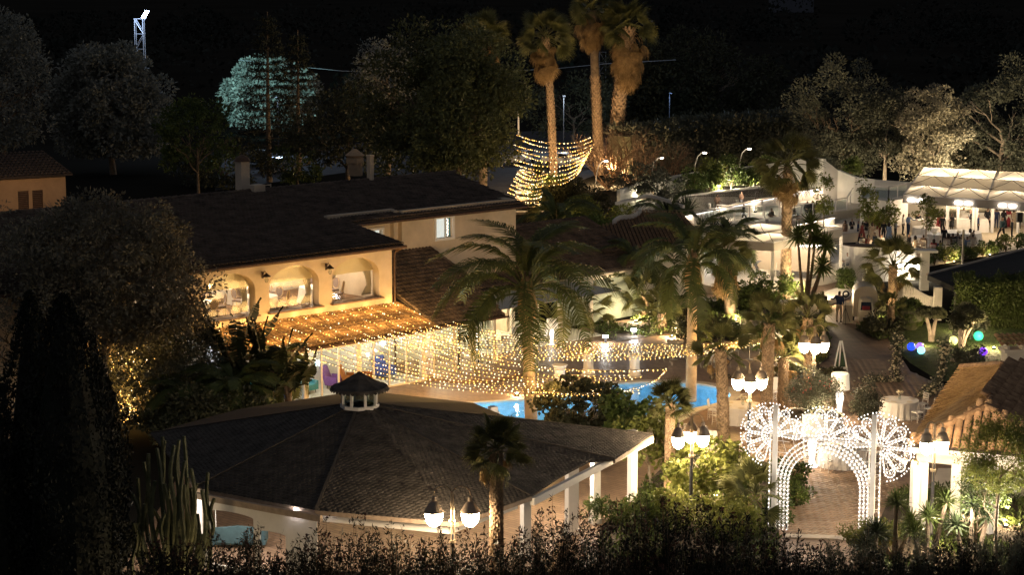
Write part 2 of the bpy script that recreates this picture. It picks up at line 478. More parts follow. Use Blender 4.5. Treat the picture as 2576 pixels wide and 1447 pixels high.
# ================================================================ MAIN BUILDING (local frame: x along the facade, y to the back)
TH = math.radians(42.7)
def B_world(x, y, z=0):
    c, s = math.cos(TH), math.sin(TH); return Vector((-5.9 + x * c - y * s, 96.5 + x * s + y * c, z))
bld = empty('restaurant_building', (-5.9, 96.5, 0), TH, 'long cream restaurant building with dark tiled roofs and tall arched windows', 'building')
frF = lambda a, z, d: (a, d, z)
def arch_loop(cx, w, z0, zt, n=14):
    r = w / 2; sp = zt - r * .62; L = [(cx - r, z0), (cx + r, z0), (cx + r, sp)]
    for k in range(1, n): t = PI * k / n; L.append((cx + r * math.cos(t), sp + (zt - sp) * math.sin(t)))
    return L + [(cx - r, sp)]
AW = [(-9.62, 2.9), (-5.93, 2.9), (-2.25, 2.9), (-13.3, 2.9)]
mb = MB()
mb.plate(frF, [(-22, 0), (.0, 0), (.0, 6.5), (-22, 6.5)], [arch_loop(c, w, 3.93, 6.0) for c, w in AW], .5)
mb.box((-.2, 2.25, 3.25), (.4, 3.5, 6.5))            # right flank of the arcade wing
mb.build('wall', plaster, bld)
mb = MB()
for c, w in AW: mb.box((c, .05, 3.9), (w + .25, .6, .07))
mb.build('window_sill', M('brown_sill', (.20, .13, .09), .6, .2, 5), bld)
# block behind, wall at y=4 with a jog
mb = MB()
mb.plate(lambda a, z, d: (a, 4.6 + d, z), [(-.4, 3.0), (3.96, 3.0), (3.96, 7.45), (-.4, 7.45)], [[(2.35, 5.35), (3.1, 5.35), (3.1, 6.45), (2.35, 6.45)]], .3)
mb.plate(lambda a, z, d: (a, 4.0 + d, z), [(3.96, 3.0), (12, 3.0), (12, 7.4), (3.96, 7.4)], [[(6.25, 5.72), (7.42, 5.72), (7.42, 6.78), (6.25, 6.78)]], .3)
mb.box((3.81, 4.47, 5.2), (.296, .34, 4.4))
mb.box((11.8, 8, 3.7), (.39, 7.4, 7.4))
mb.build('wall', plaster, bld)
mb = MB()
for x0, x1, z0, z1, y in ((6.25, 7.42, 5.72, 6.78, 3.97), (2.35, 3.1, 5.35, 6.45, 4.57)):
    mb = MB()
    for (a, b, c, d) in ((x0 - .12, x0, z0 - .12, z1 + .12), (x1, x1 + .12, z0 - .12, z1 + .12), (x0, x1, z1, z1 + .12), (x0, x1, z0 - .12, z0)):
        mb.box(((a + b) / 2, y, (c + d) / 2), (b - a, .1, d - c))
    if x0 > 5: mb.box((6.98, 4.06, 6.25), (.06, .06, 1.06))
    mb.build('window_frame', white_paint, bld)
for c_, w_, z_ in (((6.65, 4.14, 6.25), .62, 1.0), ((2.7, 4.75, 5.9), .7, 1.06)): MB().box(c_, (w_, .02, z_)).build('frosted_pane', M('frosted_glass_lit', (.55, .60, .60), .3, .1, 3, es=.18, ecol=(.75, .85, .82)), bld)
MB().box((7.08, 4.16, 6.25), (.14, .03, 1.0)).box((7.3, 4.16, 6.25), (.2, .03, 1.0)).build('blind', M('teal_blind', (.10, .32, .40), .6, .2, 8), bld)
mb = MB()
for k in range(26): mb.lathe([(0, -.03), (.03, 0), (0, .03)], 4, (7.18 + RD.uniform(-.06, .06), 4.12, 5.8 + k * .036))
mb.build('bulbs', M('window_fairy_bulb', (1, .8, .7), es=1.2, ecol=(1, .75, .6), var=0, nee=False), bld)['kind'] = 'stuff'
# roofs
zr = 8.15
def zroof(y): return 6.55 + .145 * y
rA = [(-24, -.5, zroof(-.5)), (.35, -.5, zroof(-.5)), (.35, 4.3, zroof(4.3)), (.35, 11, zroof(11)), (-24, 11, zroof(11))]
rB = [(.35, 3.6, zroof(3.6) + .06), (12.3, 3.6, zroof(3.6) + .06), (13.6, 11, zroof(11)), (.35, 11, zroof(11))]
mb = MB(); roof_slab(mb, rA, .14); roof_slab(mb, rB, .14)
roof_slab(mb, [(-24, 11, zroof(11)), (13.6, 11, zroof(11)), (14, 22, 6.6), (-24, 22, 6.6)], .14)
roof_slab(mb, [(12.3, 3.6, zroof(3.6) + .06), (13.6, 11, zroof(11)), (14, 22, 6.6), (16, 14, 6.6)], .14)
roof = mb.build('roof', roof_under, bld)
T = tile_plane(rA, (1, 0, 0)) + tile_plane(rB, (1, 0, 0))
T = np.array(T)
# tiles of the low garden roof (front part and rear part)
lowA = [(.42, 4.0, 5.35), (.42, -2.85, 2.72), (5.1, -2.5, 2.72), (6.2, 1.6, 4.3), (6.2, 4.0, 5.35)]
lowA = [(.42, 4.0, 5.3), (.42, -2.8, 2.7), (5.0, -2.8, 2.7), (6.0, .9, 4.1), (6.0, 4.0, 5.3)]
lowB = [(6.0, 3.0, 2.95 + .02), (21, 3.0, 2.97), (21, 9.4, 5.4), (6.0, 9.4, 5.4)]
lowB = [(6.02, 2.7, 2.95), (22, 2.7, 2.95), (22, 8.5, 5.1), (6.02, 8.5, 5.1)]
mb = MB(); roof_slab(mb, lowA, .12); roof_slab(mb, lowB, .12)
roof_slab(mb, [(5.0, -2.8, 2.68), (6.0, .9, 4.08), (6.3, 2.0, 2.68)], .1)
mb.build('garden_roof', roof_under, bld)
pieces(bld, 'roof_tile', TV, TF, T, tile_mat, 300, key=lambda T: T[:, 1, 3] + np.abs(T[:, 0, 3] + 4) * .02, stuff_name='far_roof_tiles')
T2 = tile_plane(lowA, (1, 0, 0)) + tile_plane(lowB, (1, 0, 0))
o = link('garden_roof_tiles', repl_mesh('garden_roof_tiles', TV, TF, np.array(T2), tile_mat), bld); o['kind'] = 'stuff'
# ridge tiles
mb = MB()
for k in range(92): mb.tube([(-24 + k * .41, 11.02, zr + .02), (-24 + k * .41 + .43, 11.02, zr + .05)], [.13, .15], 8)
mb.build('ridge_cap', tile_mat, bld)
# gutters and downpipe
mb = MB(); mb.tube([(-24, -.62, 6.36), (.42, -.62, 6.36)], .08, 8); mb.tube([(.32, -.62, 6.36), (.18, -.1, 6.1), (.12, -.06, 5.9), (.12, -.06, 0.1)], .05, 8)
mb.tube([(.4, 3.5, 6.98), (12.4, 3.5, 6.98)], .07, 8); mb.tube([(3.9, 3.9, 7.0), (3.86, 4.35, 6.8), (3.86, 4.35, 4.6)], .05, 8)
mb.tube([(.4, -2.92, 2.62), (5.1, -2.92, 2.62)], .06, 8)
mb.build('gutter', dark_wood, bld)
# chimneys and vents on the roof
mb = MB(); mb.box((7.5, 11.0, 8.75), (.28, .28, 1.5)).box((7.5, 11.0, 9.55), (.34, .34, .1)); mb.build('vent_pipe', plaster, bld)
mb = MB(); mb.box((-.15, 12.3, 8.8), (.55, .55, 1.7)).box((-.25, 10.9, 8.35), (.7, .6, .35)).box((.2, 11.3, 8.4), (1.5, .05, .05)).box((.95, 11.3, 8.2), (.05, .05, .5))
mb.build('chimney', plaster, bld)
MB().lathe([(.45, 0), (.33, .2), (.1, .34), (0, .36)], 12, (-.15, 12.3, 9.66)).build('chimney_cap', dark_wood, bld)
mb = MB(); mb.lathe([(.42, 0), (.42, .7), (.5, .72), (.5, 1.0), (.42, 1.02), (.55, 1.15), (.1, 1.5), (0, 1.5)], 16, (8.4, 13.5, 8.2)); mb.build('round_cowl', M('warm_plaster', (.40, .28, .17), .8, .2, 3), bld)
# ridge cable
mb = MB(); mb.tube([(-24 + k * 1.2, 10.9, 8.22 + .1 * math.sin(k * 1.7) * (k % 3)) for k in range(20)], .012, 4); mb.build('cable', wire_mat, bld)
# arcade interior
room = MB(); room.box((-11, 3.4, 3.63), (21, 5.6, .1)).box((-11, 5.95, 5.0), (21, .1, 2.7)).box((-11, 3.2, 6.42), (21.2, 5.5, .06)).box((-21.4, 3.2, 5), (.1, 5.6, 2.6))
room.build('room_lining', M('cream_interior', (.52, .47, .40), .8, .06, 1), bld)
MB().box((-11, 3.4, 3.69), (20.9, 5.5, .02)).build('timber_floor', M('parquet', (.16, .09, .05), .5, .3, 6), bld)
pane_m = glass_mat('arch_glass', (.93, .94, .92), .15)
for c, w in AW[:3]:
    MB().poly([(a, .30, z) for a, z in arch_loop(c, w, 3.93, 6.0)]).build('arched_pane', pane_m, bld)
blind_m = M('roller_blind', (.70, .62, .44), .8, .06, 2, trl=.6)
cur_m = M('grey_curtain', (.30, .27, .23), .85, .15, 3)
def drape(x0, side, top=5.9, bot=4.0, w=.98):
    mb = MB(); n = 14; rows = 9; vs = []
    for j in range(rows):
        t = j / (rows - 1); z = top - (top - bot) * t
        ww = w * (1 - .72 * math.sin(min(1, t / .75) * PI / 2)) if t < .75 else w * (.28 + .35 * (t - .75) / .25)
        for i in range(n):
            s = i / (n - 1); vs.append((x0 + side * ww * s, .62 + .05 * math.sin(s * 26 + j * .2), z))
    mb.add(vs, [(j * n + i, j * n + i + 1, (j + 1) * n + i + 1, (j + 1) * n + i) for j in range(rows - 1) for i in range(n - 1)])
    return mb
for c, w in AW[:3]:
    MB().box((c, .52, 5.62), (w, .03, .85)).build('roller_blind', blind_m, bld)
    drape(c - w / 2 + .02, 1).build('curtain', cur_m, bld, smooth=True)
    drape(c + w / 2 - .02, -1).build('curtain', cur_m, bld, smooth=True)
for x in (-10, -6, -2.5): lamp(bld, (x, 3.0, 6.1), 84, (1, .80, .58), .25)
# wall lanterns between the arches
for x in (-7.75, -4.05):
    mb = MB(); mb.box((x, -.02, 5.75), (.10, .04, .3)); mb.tube([(x, -.03, 5.8), (x, -.2, 5.95), (x, -.32, 5.85)], .015, 6)
    mb.lathe([(.02, .06), (.06, .02), (.2, -.1), (.2, -.12)], 12, (x, -.32, 5.82))
    mb.tube([(x + .1 * math.cos(t), -.32, 5.55 + .13 * math.sin(t)) for t in LS(PI * .9, 2.1 * PI, 9)], .008, 4)
    o = mb.build('wall_lantern', M('lantern_bronze', (.08, .06, .05), .5, .2, 6, metal=.5), bld)
    MB().lathe([(.0, -.2), (.07, -.15), (.08, 0), (.05, .06)], 10, (x, -.32, 5.62)).build('lantern_glass', glass, o)

# veranda in front of the arcade
vm_ = M('veranda_white', (.70, .64, .54), .6, .06, 3)
vr = [(-11.5, -.02, 3.45), (-11.5, -3.0, 2.68), (.5, -3.0, 2.68), (.5, -.02, 3.45)]
mb = MB(); roof_slab(mb, vr, .08); mb.build('veranda_roof', dark_wood, bld)
TVr = tile_plane(vr, (1, 0, 0))
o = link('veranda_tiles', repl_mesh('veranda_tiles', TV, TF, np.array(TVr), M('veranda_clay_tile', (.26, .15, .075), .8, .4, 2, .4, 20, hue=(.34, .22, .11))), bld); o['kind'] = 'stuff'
mb = MB(); mb.tube([(-11.5, -3.1, 2.6), (.5, -3.1, 2.6)], .06, 8); mb.build('gutter', dark_wood, bld)
mb = MB()
mb.box((-5.5, -2.42, 2.48), (11.2, .18, .3))
for x in (-11, -7.2, -4.1, -.1): mb.box((x, -2.42, 1.17), (.26, .22, 2.33))
mb.box((-5.5, -2.42, .04), (11, .2, .08)).box((-.02, -1.2, 2.48), (.18, 2.2, .3)).box((-.02, -1.2, .04), (.15, 2.2, .08))
mb.build('veranda_frame', vm_, bld)
mb = MB()
for x in (-9.2, -6.25, -5.25, -3.15, -2.2, -1.15): mb.box((x, -2.42, 1.2), (.07, .08, 2.25))
for x in (-.02,): mb.box((x, -1.1, 1.2), (.08, .07, 2.25))
mb.build('window_mullion', vm_, bld)
xs = [-11, -9.2, -7.2, -6.25, -5.25, -4.1, -3.15, -2.2, -1.15, -.1]
for a, b in zip(xs, xs[1:]): MB().box(((a + b) / 2, -2.42, 1.2), (b - a - .1, .012, 2.2)).build('glass_pane', glass, bld)
MB().box((-5.5, -1.2, .03), (11, 2.3, .05)).box((-5.5, -.06, 1.6), (11, .1, 3.2)).build('veranda_floor', M('pale_floor', (.56, .54, .50), .5, .08, 2), bld)
for x, c, e in ((-9.5, (.75, .85, 1), 42), (-6, (1, .86, .70), 46), (-2, (1, .84, .64), 46)): lamp(bld, (x, -1.3, 2.3), e, c, .2)
# veranda furniture is built later; glass garden rooms to the right
mb = MB()
mb.box((2.7, -2.0, 2.5), (4.7, .16, .3))
for x in (.9, 2.3, 3.6, 4.95): mb.box((x, -2.0, 1.17), (.16, .16, 2.35))
mb.box((4.95, .3, 2.5), (.16, 4.4, .3)).box((4.95, 2.0, 1.2), (.16, .16, 2.4))
for x in (5.3, 7.4, 9.2, 11.0, 12.8, 14.6, 17, 21): mb.box((x, 3.2, 1.35), (.22, .2, 2.7))
mb.box((13.5, 3.2, 2.78), (17, .22, .3))
mb.build('garden_room_frame', vm_, bld)
mb = MB(); mb.box((17.8, 3.3, 1.2), (6.2, .12, 2.4)); mb.build('wall', M('sage_wall', (.34, .40, .34), .8, .12, 2), bld)
mb = MB(); mb.box((2.6, -2.0, 1.2), (.06, .06, 2.3)); mb.box((3.9, -2, 1.2), (.06, .06, 2.3)); mb.build('door_frame', metal_dark, bld)
for a, b in ((.9, 2.3), (2.3, 3.6), (3.6, 4.95)): MB().box(((a + b) / 2, -2.0, 1.2), (b - a - .16, .012, 2.3)).build('glass_pane', glass, bld)
for a, b in ((5.3, 7.4), (7.4, 9.2), (11.0, 12.8), (12.8, 14.6)): MB().box(((a + b) / 2, 3.2, 1.3), (b - a - .2, .012, 2.4)).build('glass_pane', glass, bld)
MB().box((7, 6.4, 1.4), (13, .1, 2.8)).box((2.6, 1.4, 1.4), (4.7, .1, 2.6)).box((7.5, 3.2, .02), (15, 6.3, .03)).box((7.5, 2.4, 2.66), (14.6, 7.6, .04)).build('room_lining', M('lit_interior', (.66, .62, .52), .8, .1, 1), bld)
for x, y, e in ((2.7, -.5, 55), (7, 4.6, 60), (10, 4.6, 60), (13.5, 4.6, 45), (5.6, 1.2, 30)): lamp(bld, (x, y, 2.35), e, (1, .83, .58), .2)
# raised wooden deck with a curved edge
dk = [B_world(a, b) for a, b in ((.1, -2.0), (.1, -2.6), (.6, -3.6), (1.6, -4.5), (2.9, -4.9), (4.3, -4.7), (5.4, -4.0), (6.0, -3.0), (6.2, 0), (6.2, 3.0), (.1, 3.0))]
MB().prism([(p.x, p.y) for p in dk], 0, .13).build('timber_deck', M('deck_timber', (.30, .20, .13), .6, .25, 5, .2))['kind'] = 'structure'
# ================================================================ PAVILION
pcx = W(905, 1012, 67.2); PO = Vector((pcx.x, pcx.y, 0)); AZ = pcx.z
pav = empty('garden_pavilion', PO, 0, 'large pavilion under a low dark shingle tent roof with white posts', 'pavilion')
def PV(px, py, z=2.9): return G(px, py, z) - PO
EV = [PV(795, 1283), PV(1150, 1314), PV(1335, 1248), PV(1400, 1203), PV(1480, 1160, 3.0), PV(1545, 1155), PV(1640, 1093), PV(1275, 1049), PV(1190, 1014), PV(900, 1002, 2.9) + Vector((0, 1.5, 0)), PV(600, 1030), PV(380, 1090), PV(490, 1226)]
AP = Vector((0, 0, AZ))
mb = MB(); n = len(EV)
APR = Vector((.8, 0, AZ))
for i in range(n):
    a, b = EV[i], EV[(i + 1) % n]
    mb.add([a, b, AP, a - Vector((0, 0, .08)), b - Vector((0, 0, .08)), AP - Vector((0, 0, .08))], [(0, 1, 2), (5, 4, 3), (0, 3, 4, 1)])
mb.build('roof', roof_under, pav)
SV = [(-.10, .16, 0), (-.10, .03, .014), (-.07, -.01, .016), (-.025, -.028, .017), (.025, -.028, .017), (.07, -.01, .016), (.10, .03, .014), (.10, .16, 0), (-.10, .03, 0), (-.07, -.01, 0), (-.025, -.028, 0), (.025, -.028, 0), (.07, -.01, 0), (.10, .03, 0)]
SF = [(0, 1, 2, 3, 4, 5, 6, 7), (1, 8, 9, 2), (2, 9, 10, 3), (3, 10, 11, 4), (4, 11, 12, 5), (5, 12, 13, 6)]
T = []
for i in range(n):
    if i in (7, 8, 9, 10): continue
    a, b = EV[i], EV[(i + 1) % n]
    T += tile_plane([a, b, AP], (b - a), .205, .135, 1)
pieces(pav, 'shingle', SV, SF, T, shingle_mat, 300, key=lambda T: np.hypot(T[:, 0, 3] - 5.0, T[:, 1, 3] + 6.0), stuff_name='far_shingles')
mb = MB()
for i in (0, 2, 5, 6, 12, 11):
    mb.bar(EV[i] + Vector((0, 0, .03)), AP + (EV[i] - AP).normalized() * .6 + Vector((0, 0, .025)), .10, .03)
mb.build('hip_cap', M('shingle_hip', (.075, .063, .05), .9, .2, 6), pav)
# eaves boards, gutter, white fascia and beams
edge_m = M('eave_board', (.34, .26, .19), .6, .2, 5)
mb = MB()
for i, j in ((12, 0), (0, 1), (1, 2), (5, 6)): MB().bar(EV[i] + Vector((0, 0, -.09)), EV[j] + Vector((0, 0, -.09)), .10, .14).build('eave_board', edge_m, pav)
mb = MB()
def inn(p, k=.6, z=2.55): d = Vector((p.x, p.y, 0)); d = d * (1 - k / d.length); return Vector((d.x, d.y, z))
for i, j in ((12, 0), (0, 1), (1, 2)): mb.bar(inn(EV[i]), inn(EV[j]), .14, .36)
a, b = EV[2] + Vector((0.05, 0, -.2)), EV[6] + Vector((0, 0, -.2))
mb.bar(a, b, .16, .24)
mb.build('white_beam', white_paint, pav)
def ppost(px, y0, zt=2.7, w=.3, wy=.3, Y=None):
    g = G(px, y0) - PO; mb = MB(); mb.box((g.x, g.y, zt / 2), (w, wy, zt), .5); mb.box((g.x, g.y, zt - .25), (w + .12, wy + .12, .1), .5); mb.box((g.x, g.y, .1), (w + .08, wy + .08, .2), .5)
    return mb.build('post', white_paint, pav)
for px, y in ((1438, 1345), (1497, 1318), (1590, 1262), (1322, 1400), (500, 1385)): ppost(px, y, 2.75 if px != 1438 else 2.8, .42 if px == 1438 else .28, .28)
# back posts and lit rear walls seen through the opening
for px, y in ((1240, 1190), (1100, 1180)): ppost(px, y)
# slatted pergola edge on the left front with the lounge below
pl = [PV(488, 1240, 2.75), PV(505, 1222, 2.8), PV(800, 1283, 2.8), PV(785, 1300, 2.75)]
mb = MB()
A_, B_ = PV(486, 1246, 2.72), PV(808, 1306, 2.72); C_, D_ = PV(505, 1222, 2.9), PV(790, 1279, 2.9)
mb.bar(A_, B_, .14, .2)
mb.build('front_beam', edge_m, pav)
for k in range(13):
    t = .12 + k * .065
    if t > .82: break
    p = A_.lerp(B_, t); q = p + Vector((-.25, 2.0, .10))
    MB().bar(p, q, .07, .05).build('slat', white_paint, pav)
mb = MB(); mb.plate(lambda a, z, d: tuple(A_.lerp(B_, a) + Vector((0, .25 + d, z - 2.72 + .0))), [(0.06, 0.25), (.96, 0.25), (.96, 2.6), (.06, 2.6)],
    [arch_loop(.30, .34, .4, 2.3), arch_loop(.62, .2, .4, 1.9)], .12)
mb.build('arched_screen', white_paint, pav)
tube_led = M('led_tube_white', (1, 1, 1), es=22, ecol=(1.0, .93, .98), var=0)
mb = MB(); mb.bar(PV(735, 1287, 2.78), PV(765, 1276, 2.82), .05, .04, m=0); mb.build('led_strip', tube_led, pav)
lamp(pav, PV(700, 1262, 2.45) + Vector((0, .8, 0)), 90, (1, .88, .80), .2)
lamp(pav, PV(520, 1262, 2.3) + Vector((-1.4, -.6, 0)), 26, (1, .80, .55), .15)
lamp(pav, PV(560, 1250, 2.45) + Vector((0, 1.2, 0)), 60, (1.0, .90, .80), .2)
lamp(pav, PV(1150, 1250, 2.4) + Vector((0, 2, 0)), 110, (1, .82, .62), .2)
lamp(pav, PV(1450, 1160, 2.5) + Vector((0, 1, 0)), 220, (1, .82, .62), .2)
# cupola
mb = MB()
for k in range(8):
    t = 2 * PI * (k + .5) / 8; mb.box((.60 * math.cos(t), .60 * math.sin(t), AZ + .22), (.09, .09, .66), t)
mb.lathe([(.68, AZ - .18), (.68, AZ - .06), (.55, AZ - .06), (.55, AZ - .18)], 8).lathe([(.66, AZ + .50), (.66, AZ + .57), (.54, AZ + .57), (.54, AZ + .50)], 8)
mb.build('cupola_frame', white_paint, pav)
for k in range(8):
    t = 2 * PI * k / 8; mb = MB(); mb.box((.555 * math.cos(t), .555 * math.sin(t), AZ + .22), (.012, .38, .56), t); mb.build('pane', glass, pav)
mb = MB(); mb.lathe([(1.0, AZ + .50), (.99, AZ + .56), (.6, AZ + .74), (.2, AZ + .98), (.0, AZ + 1.10)], 8); mb.build('cupola_roof', shingle_mat, pav)
CT = []
rng = []
mbs = MB()
for k in range(40):
    t = 2 * PI * k / 40; c, s = math.cos(t), math.sin(t); r = .96
    mbs.add([(r * c - .09 * -s, r * s - .09 * c, AZ + .57), (r * c + .09 * -s, r * s + .09 * c, AZ + .57), ((r + .07) * c + .07 * -s, (r + .07) * s + .07 * c, AZ + .46), ((r + .08) * c, (r + .08) * s, AZ + .42), ((r + .07) * c - .07 * -s, (r + .07) * s - .07 * c, AZ + .46)], [(0, 1, 2, 3, 4)])
mbs.build('scalloped_edge', shingle_mat, pav)['kind'] = 'stuff'
# lounge inside the pavilion
def sofa(loc, rz, mat, label, group=None, w=1.9, name='sofa'):
    e = empty(name, loc, rz, label, 'sofa', group)
    mb = MB(); mb.box((0, 0, .26), (w, .8, .3)); mb.build('seat', mat, e)
    mb = MB(); n = 16; vs = []
    for i in range(n + 1):
        t = PI * i / n; x = -math.cos(t) * w / 2; y = .38 * math.sin(t) ** .5 if 0 < t < PI else 0
        for z, o in ((.2, .0), (.82 - .12 * abs(math.cos(t)), .0), (.82 - .12 * abs(math.cos(t)), .13), (.2, .13)): vs.append((x * (1 + o * .12), y + o, z))
    fs = []
    for i in range(n):
        for k in range(4): fs.append((i * 4 + k, (i + 1) * 4 + k, (i + 1) * 4 + (k + 1) % 4, i * 4 + (k + 1) % 4))
    mb.add(vs, fs + [(0, 1, 2, 3), (n * 4 + 3, n * 4 + 2, n * 4 + 1, n * 4)]); mb.build('backrest', mat, e)
    for x in (-w * .4, w * .4):
        for y in (-.3, .3): MB().tube([(x, y, 0), (x, y, .12)], .02, 6).build('leg', brass, e)
    return e
teal = M('teal_velvet', (.05, .095, .11), .7, .15, 5)
sofa(G(603, 1372), PI, teal, 'teal velvet sofa inside the left front arch of the pavilion')
fl = G(510, 1385); e = empty('floor_lamp', fl + Vector((.35, .8, 0)), 0, 'slim white floor lamp standing inside the pavilion corner', 'lamp')
MB().lathe([(.14, 0), (.14, .03), (.015, .04), (.015, 1.5)], 10).build('stem', white_paint, e)
MB().lathe([(.14, 1.5), (.10, 1.8)], 12).build('lamp_shade', M('lit_fabric_shade', (1, .9, .75), es=3, ecol=(1, .82, .6), var=0), e)

# ================================================================ SIDE HOUSE at the right
R1 = W(2484, 1022, 70.2); R2 = G(2525, 918, R1.z + .15); E1 = G(2283, 1118, 2.85); E2 = G(2418, 926, 2.85)
Fr = G(2640, 1150, 2.85); R3_ = G(2760, 930, 2.85)
HO = Vector((15.5, 69, 0))
house = empty('tiled_bar_house', HO, 0, 'low white bar house with clay tiled hip roof beside the lit arch', 'building')
L = lambda p: Vector(p) - HO
mb = MB(); roof_slab(mb, [L(E1), L(R1), L(R2), L(E2)], .12); mb.build('reed_roof', M('reed_thatch', (.33, .20, .085), .95, .3, 2.2, .9, 26, hue=(.42, .27, .12)), house)
# combed reed rows: real relief on the slope
mb = MB(); 
for k in range(46):
    t = (k + .5) / 46
    a = L(E1).lerp(L(E2), t); b = L(R1).lerp(L(R2), t); nrm = Vector((0, 0, .02 + .01 * (k % 3)))
    for j in range(7):
        s0, s1 = j / 7, (j + 1.06) / 7
        mb.bar(a.lerp(b, s0) + nrm, a.lerp(b, min(1, s1)) + nrm * .6, .34 * RD.uniform(.8, 1.1), .03)
o = mb.build('reed_bundles', MATS['reed_thatch'], house); o['kind'] = 'stuff'
hipf = [L(E1), L(Fr), L(R1)]
mb = MB(); roof_slab(mb, hipf, .1); roof_slab(mb, [L(R1), L(Fr), L(R3_), L(R2)], .1); mb.build('roof', roof_under, house)
BV, BF = tile_base(.30, .48, 6, .13)
T = tile_plane(hipf, (L(Fr) - L(E1)), .31, .40)
pieces(house, 'roof_tile', BV, BF, T, tile_mat2, 300)
T = tile_plane([L(R1), L(Fr), L(R3_), L(R2)], (L(Fr) - L(R3_)), .31, .4)
o = link('shaded_roof_tiles', repl_mesh('shaded_roof_tiles', BV, BF, np.array(T), tile_mat2), house); o['kind'] = 'stuff'
def caps(p, q, name='ridge_tile', w=.13, st=.42):
    d = q - p; n_ = max(1, int(d.length / st))
    for k in range(n_):
        a = p + d * (k / n_); b = p + d * ((k + 1.12) / n_)
        MB().tube([a + Vector((0, 0, .05)), b + Vector((0, 0, .02))], [w * 1.08, w * .9], 8).build(name, tile_mat2, house)
caps(L(E1), L(R1)); caps(L(R1), L(R2)); caps(L(Fr), L(R1)); caps(L(E2), L(R2))
mb = MB(); a, b = L(E1) + Vector((.1, .15, -.22)), L(Fr) + Vector((0, .15, -.22)); mb.bar(a, b, .14, .26); mb.bar(L(E1) + Vector((.1, .15, -.22)), L(E2) + Vector((0, 0, -.22)), .12, .22)
mb.bar(a + Vector((.35, .35, -.36)), b + Vector((0, .35, -.36)), .12, .34)
mb.build('white_beam', white_paint, house)
for px, y in ((2297, 1345), (2318, 1335), (2400, 1338), (2490, 1345)):
    g = G(px, y) - HO; MB().box((g.x, g.y, 1.25), (.26, .24, 2.5), .3).build('post', white_paint, house)
g = G(2440, 1290) - HO; MB().lathe([(.30, 0), (.30, 1.6), (.34, 1.65), (.34, 1.7)], 20, g, wob=lambda t, i: 1 + .04 * math.cos(t * 20)).build('fluted_column', white_paint, house)
g = G(2500, 1180) - HO
MB().box((g.x + 3.6, g.y + .4, 1.2), (9, .2, 2.4), .2).build('back_wall', white_wall, house)
fp = [L(G(*p)) for p in ((2290, 1360), (2360, 1180), (2800, 1180), (2800, 1380))]
MB().poly([(p.x, p.y, .02) for p in fp]).build('floor', M('pale_tile_floor', (.60, .56, .50), .5, .1, 2), house)
lamp(house, G(2420, 1290, 2.3) - HO, 160, (1, .85, .66), .2); lamp(house, G(2540, 1290, 2.3) - HO, 200, (1, .85, .66), .2)
# two wall lanterns on the near corner post
for px, py in ((2300, 1163), (2276, 1158)):
    p = W(px, py, 68.6); e = empty('wall_lantern', p, 0, 'small round-topped wall lantern on the ' + ('corner post of the bar house' if px == 2300 else 'left edge of the bar house, beside the arch flower'), 'lantern')
    MB().lathe([(.0, .13), (.1, .08), (.13, .02)], 12).tube([(0, 0, .1), (.08, .1, .14), (.1, .16, .0)], .015, 6).build('cap', brass, e)
    MB().lathe([(0, -.17), (.06, -.15), (.1, 0), (.1, .02)], 12).build('lamp_glass', M('lantern_lit_glass', (1, .8, .5), es=9, ecol=(1, .72, .42), var=0), e)
# tiled chimney behind the house
p = G(2548, 975); ch = empty('tiled_chimney', p, .1, 'white masonry chimney head with small barrel tiled roof behind the bar house', 'chimney')
mb = MB(); mb.box((0.3, 0, .9), (1.6, .8, 1.8)); mb.box((.3, 0, 1.85), (1.9, 1.0, .14)); mb.build('masonry', white_wall, ch)
for x in (-.45, .3, 1.0): MB().box((x, 0, 2.02), (.14, .8, .2)).build('pier', white_wall, ch)
T = []
for k in range(8):
    for j in range(3): T.append([[1, 0, 0, -.7 + k * .28], [0, .95, 0, -.62 + j * .4], [0, .3, 1, 2.12 + j * .12]])
pieces(ch, 'roof_tile', BV, BF, T, tile_mat2, 300)

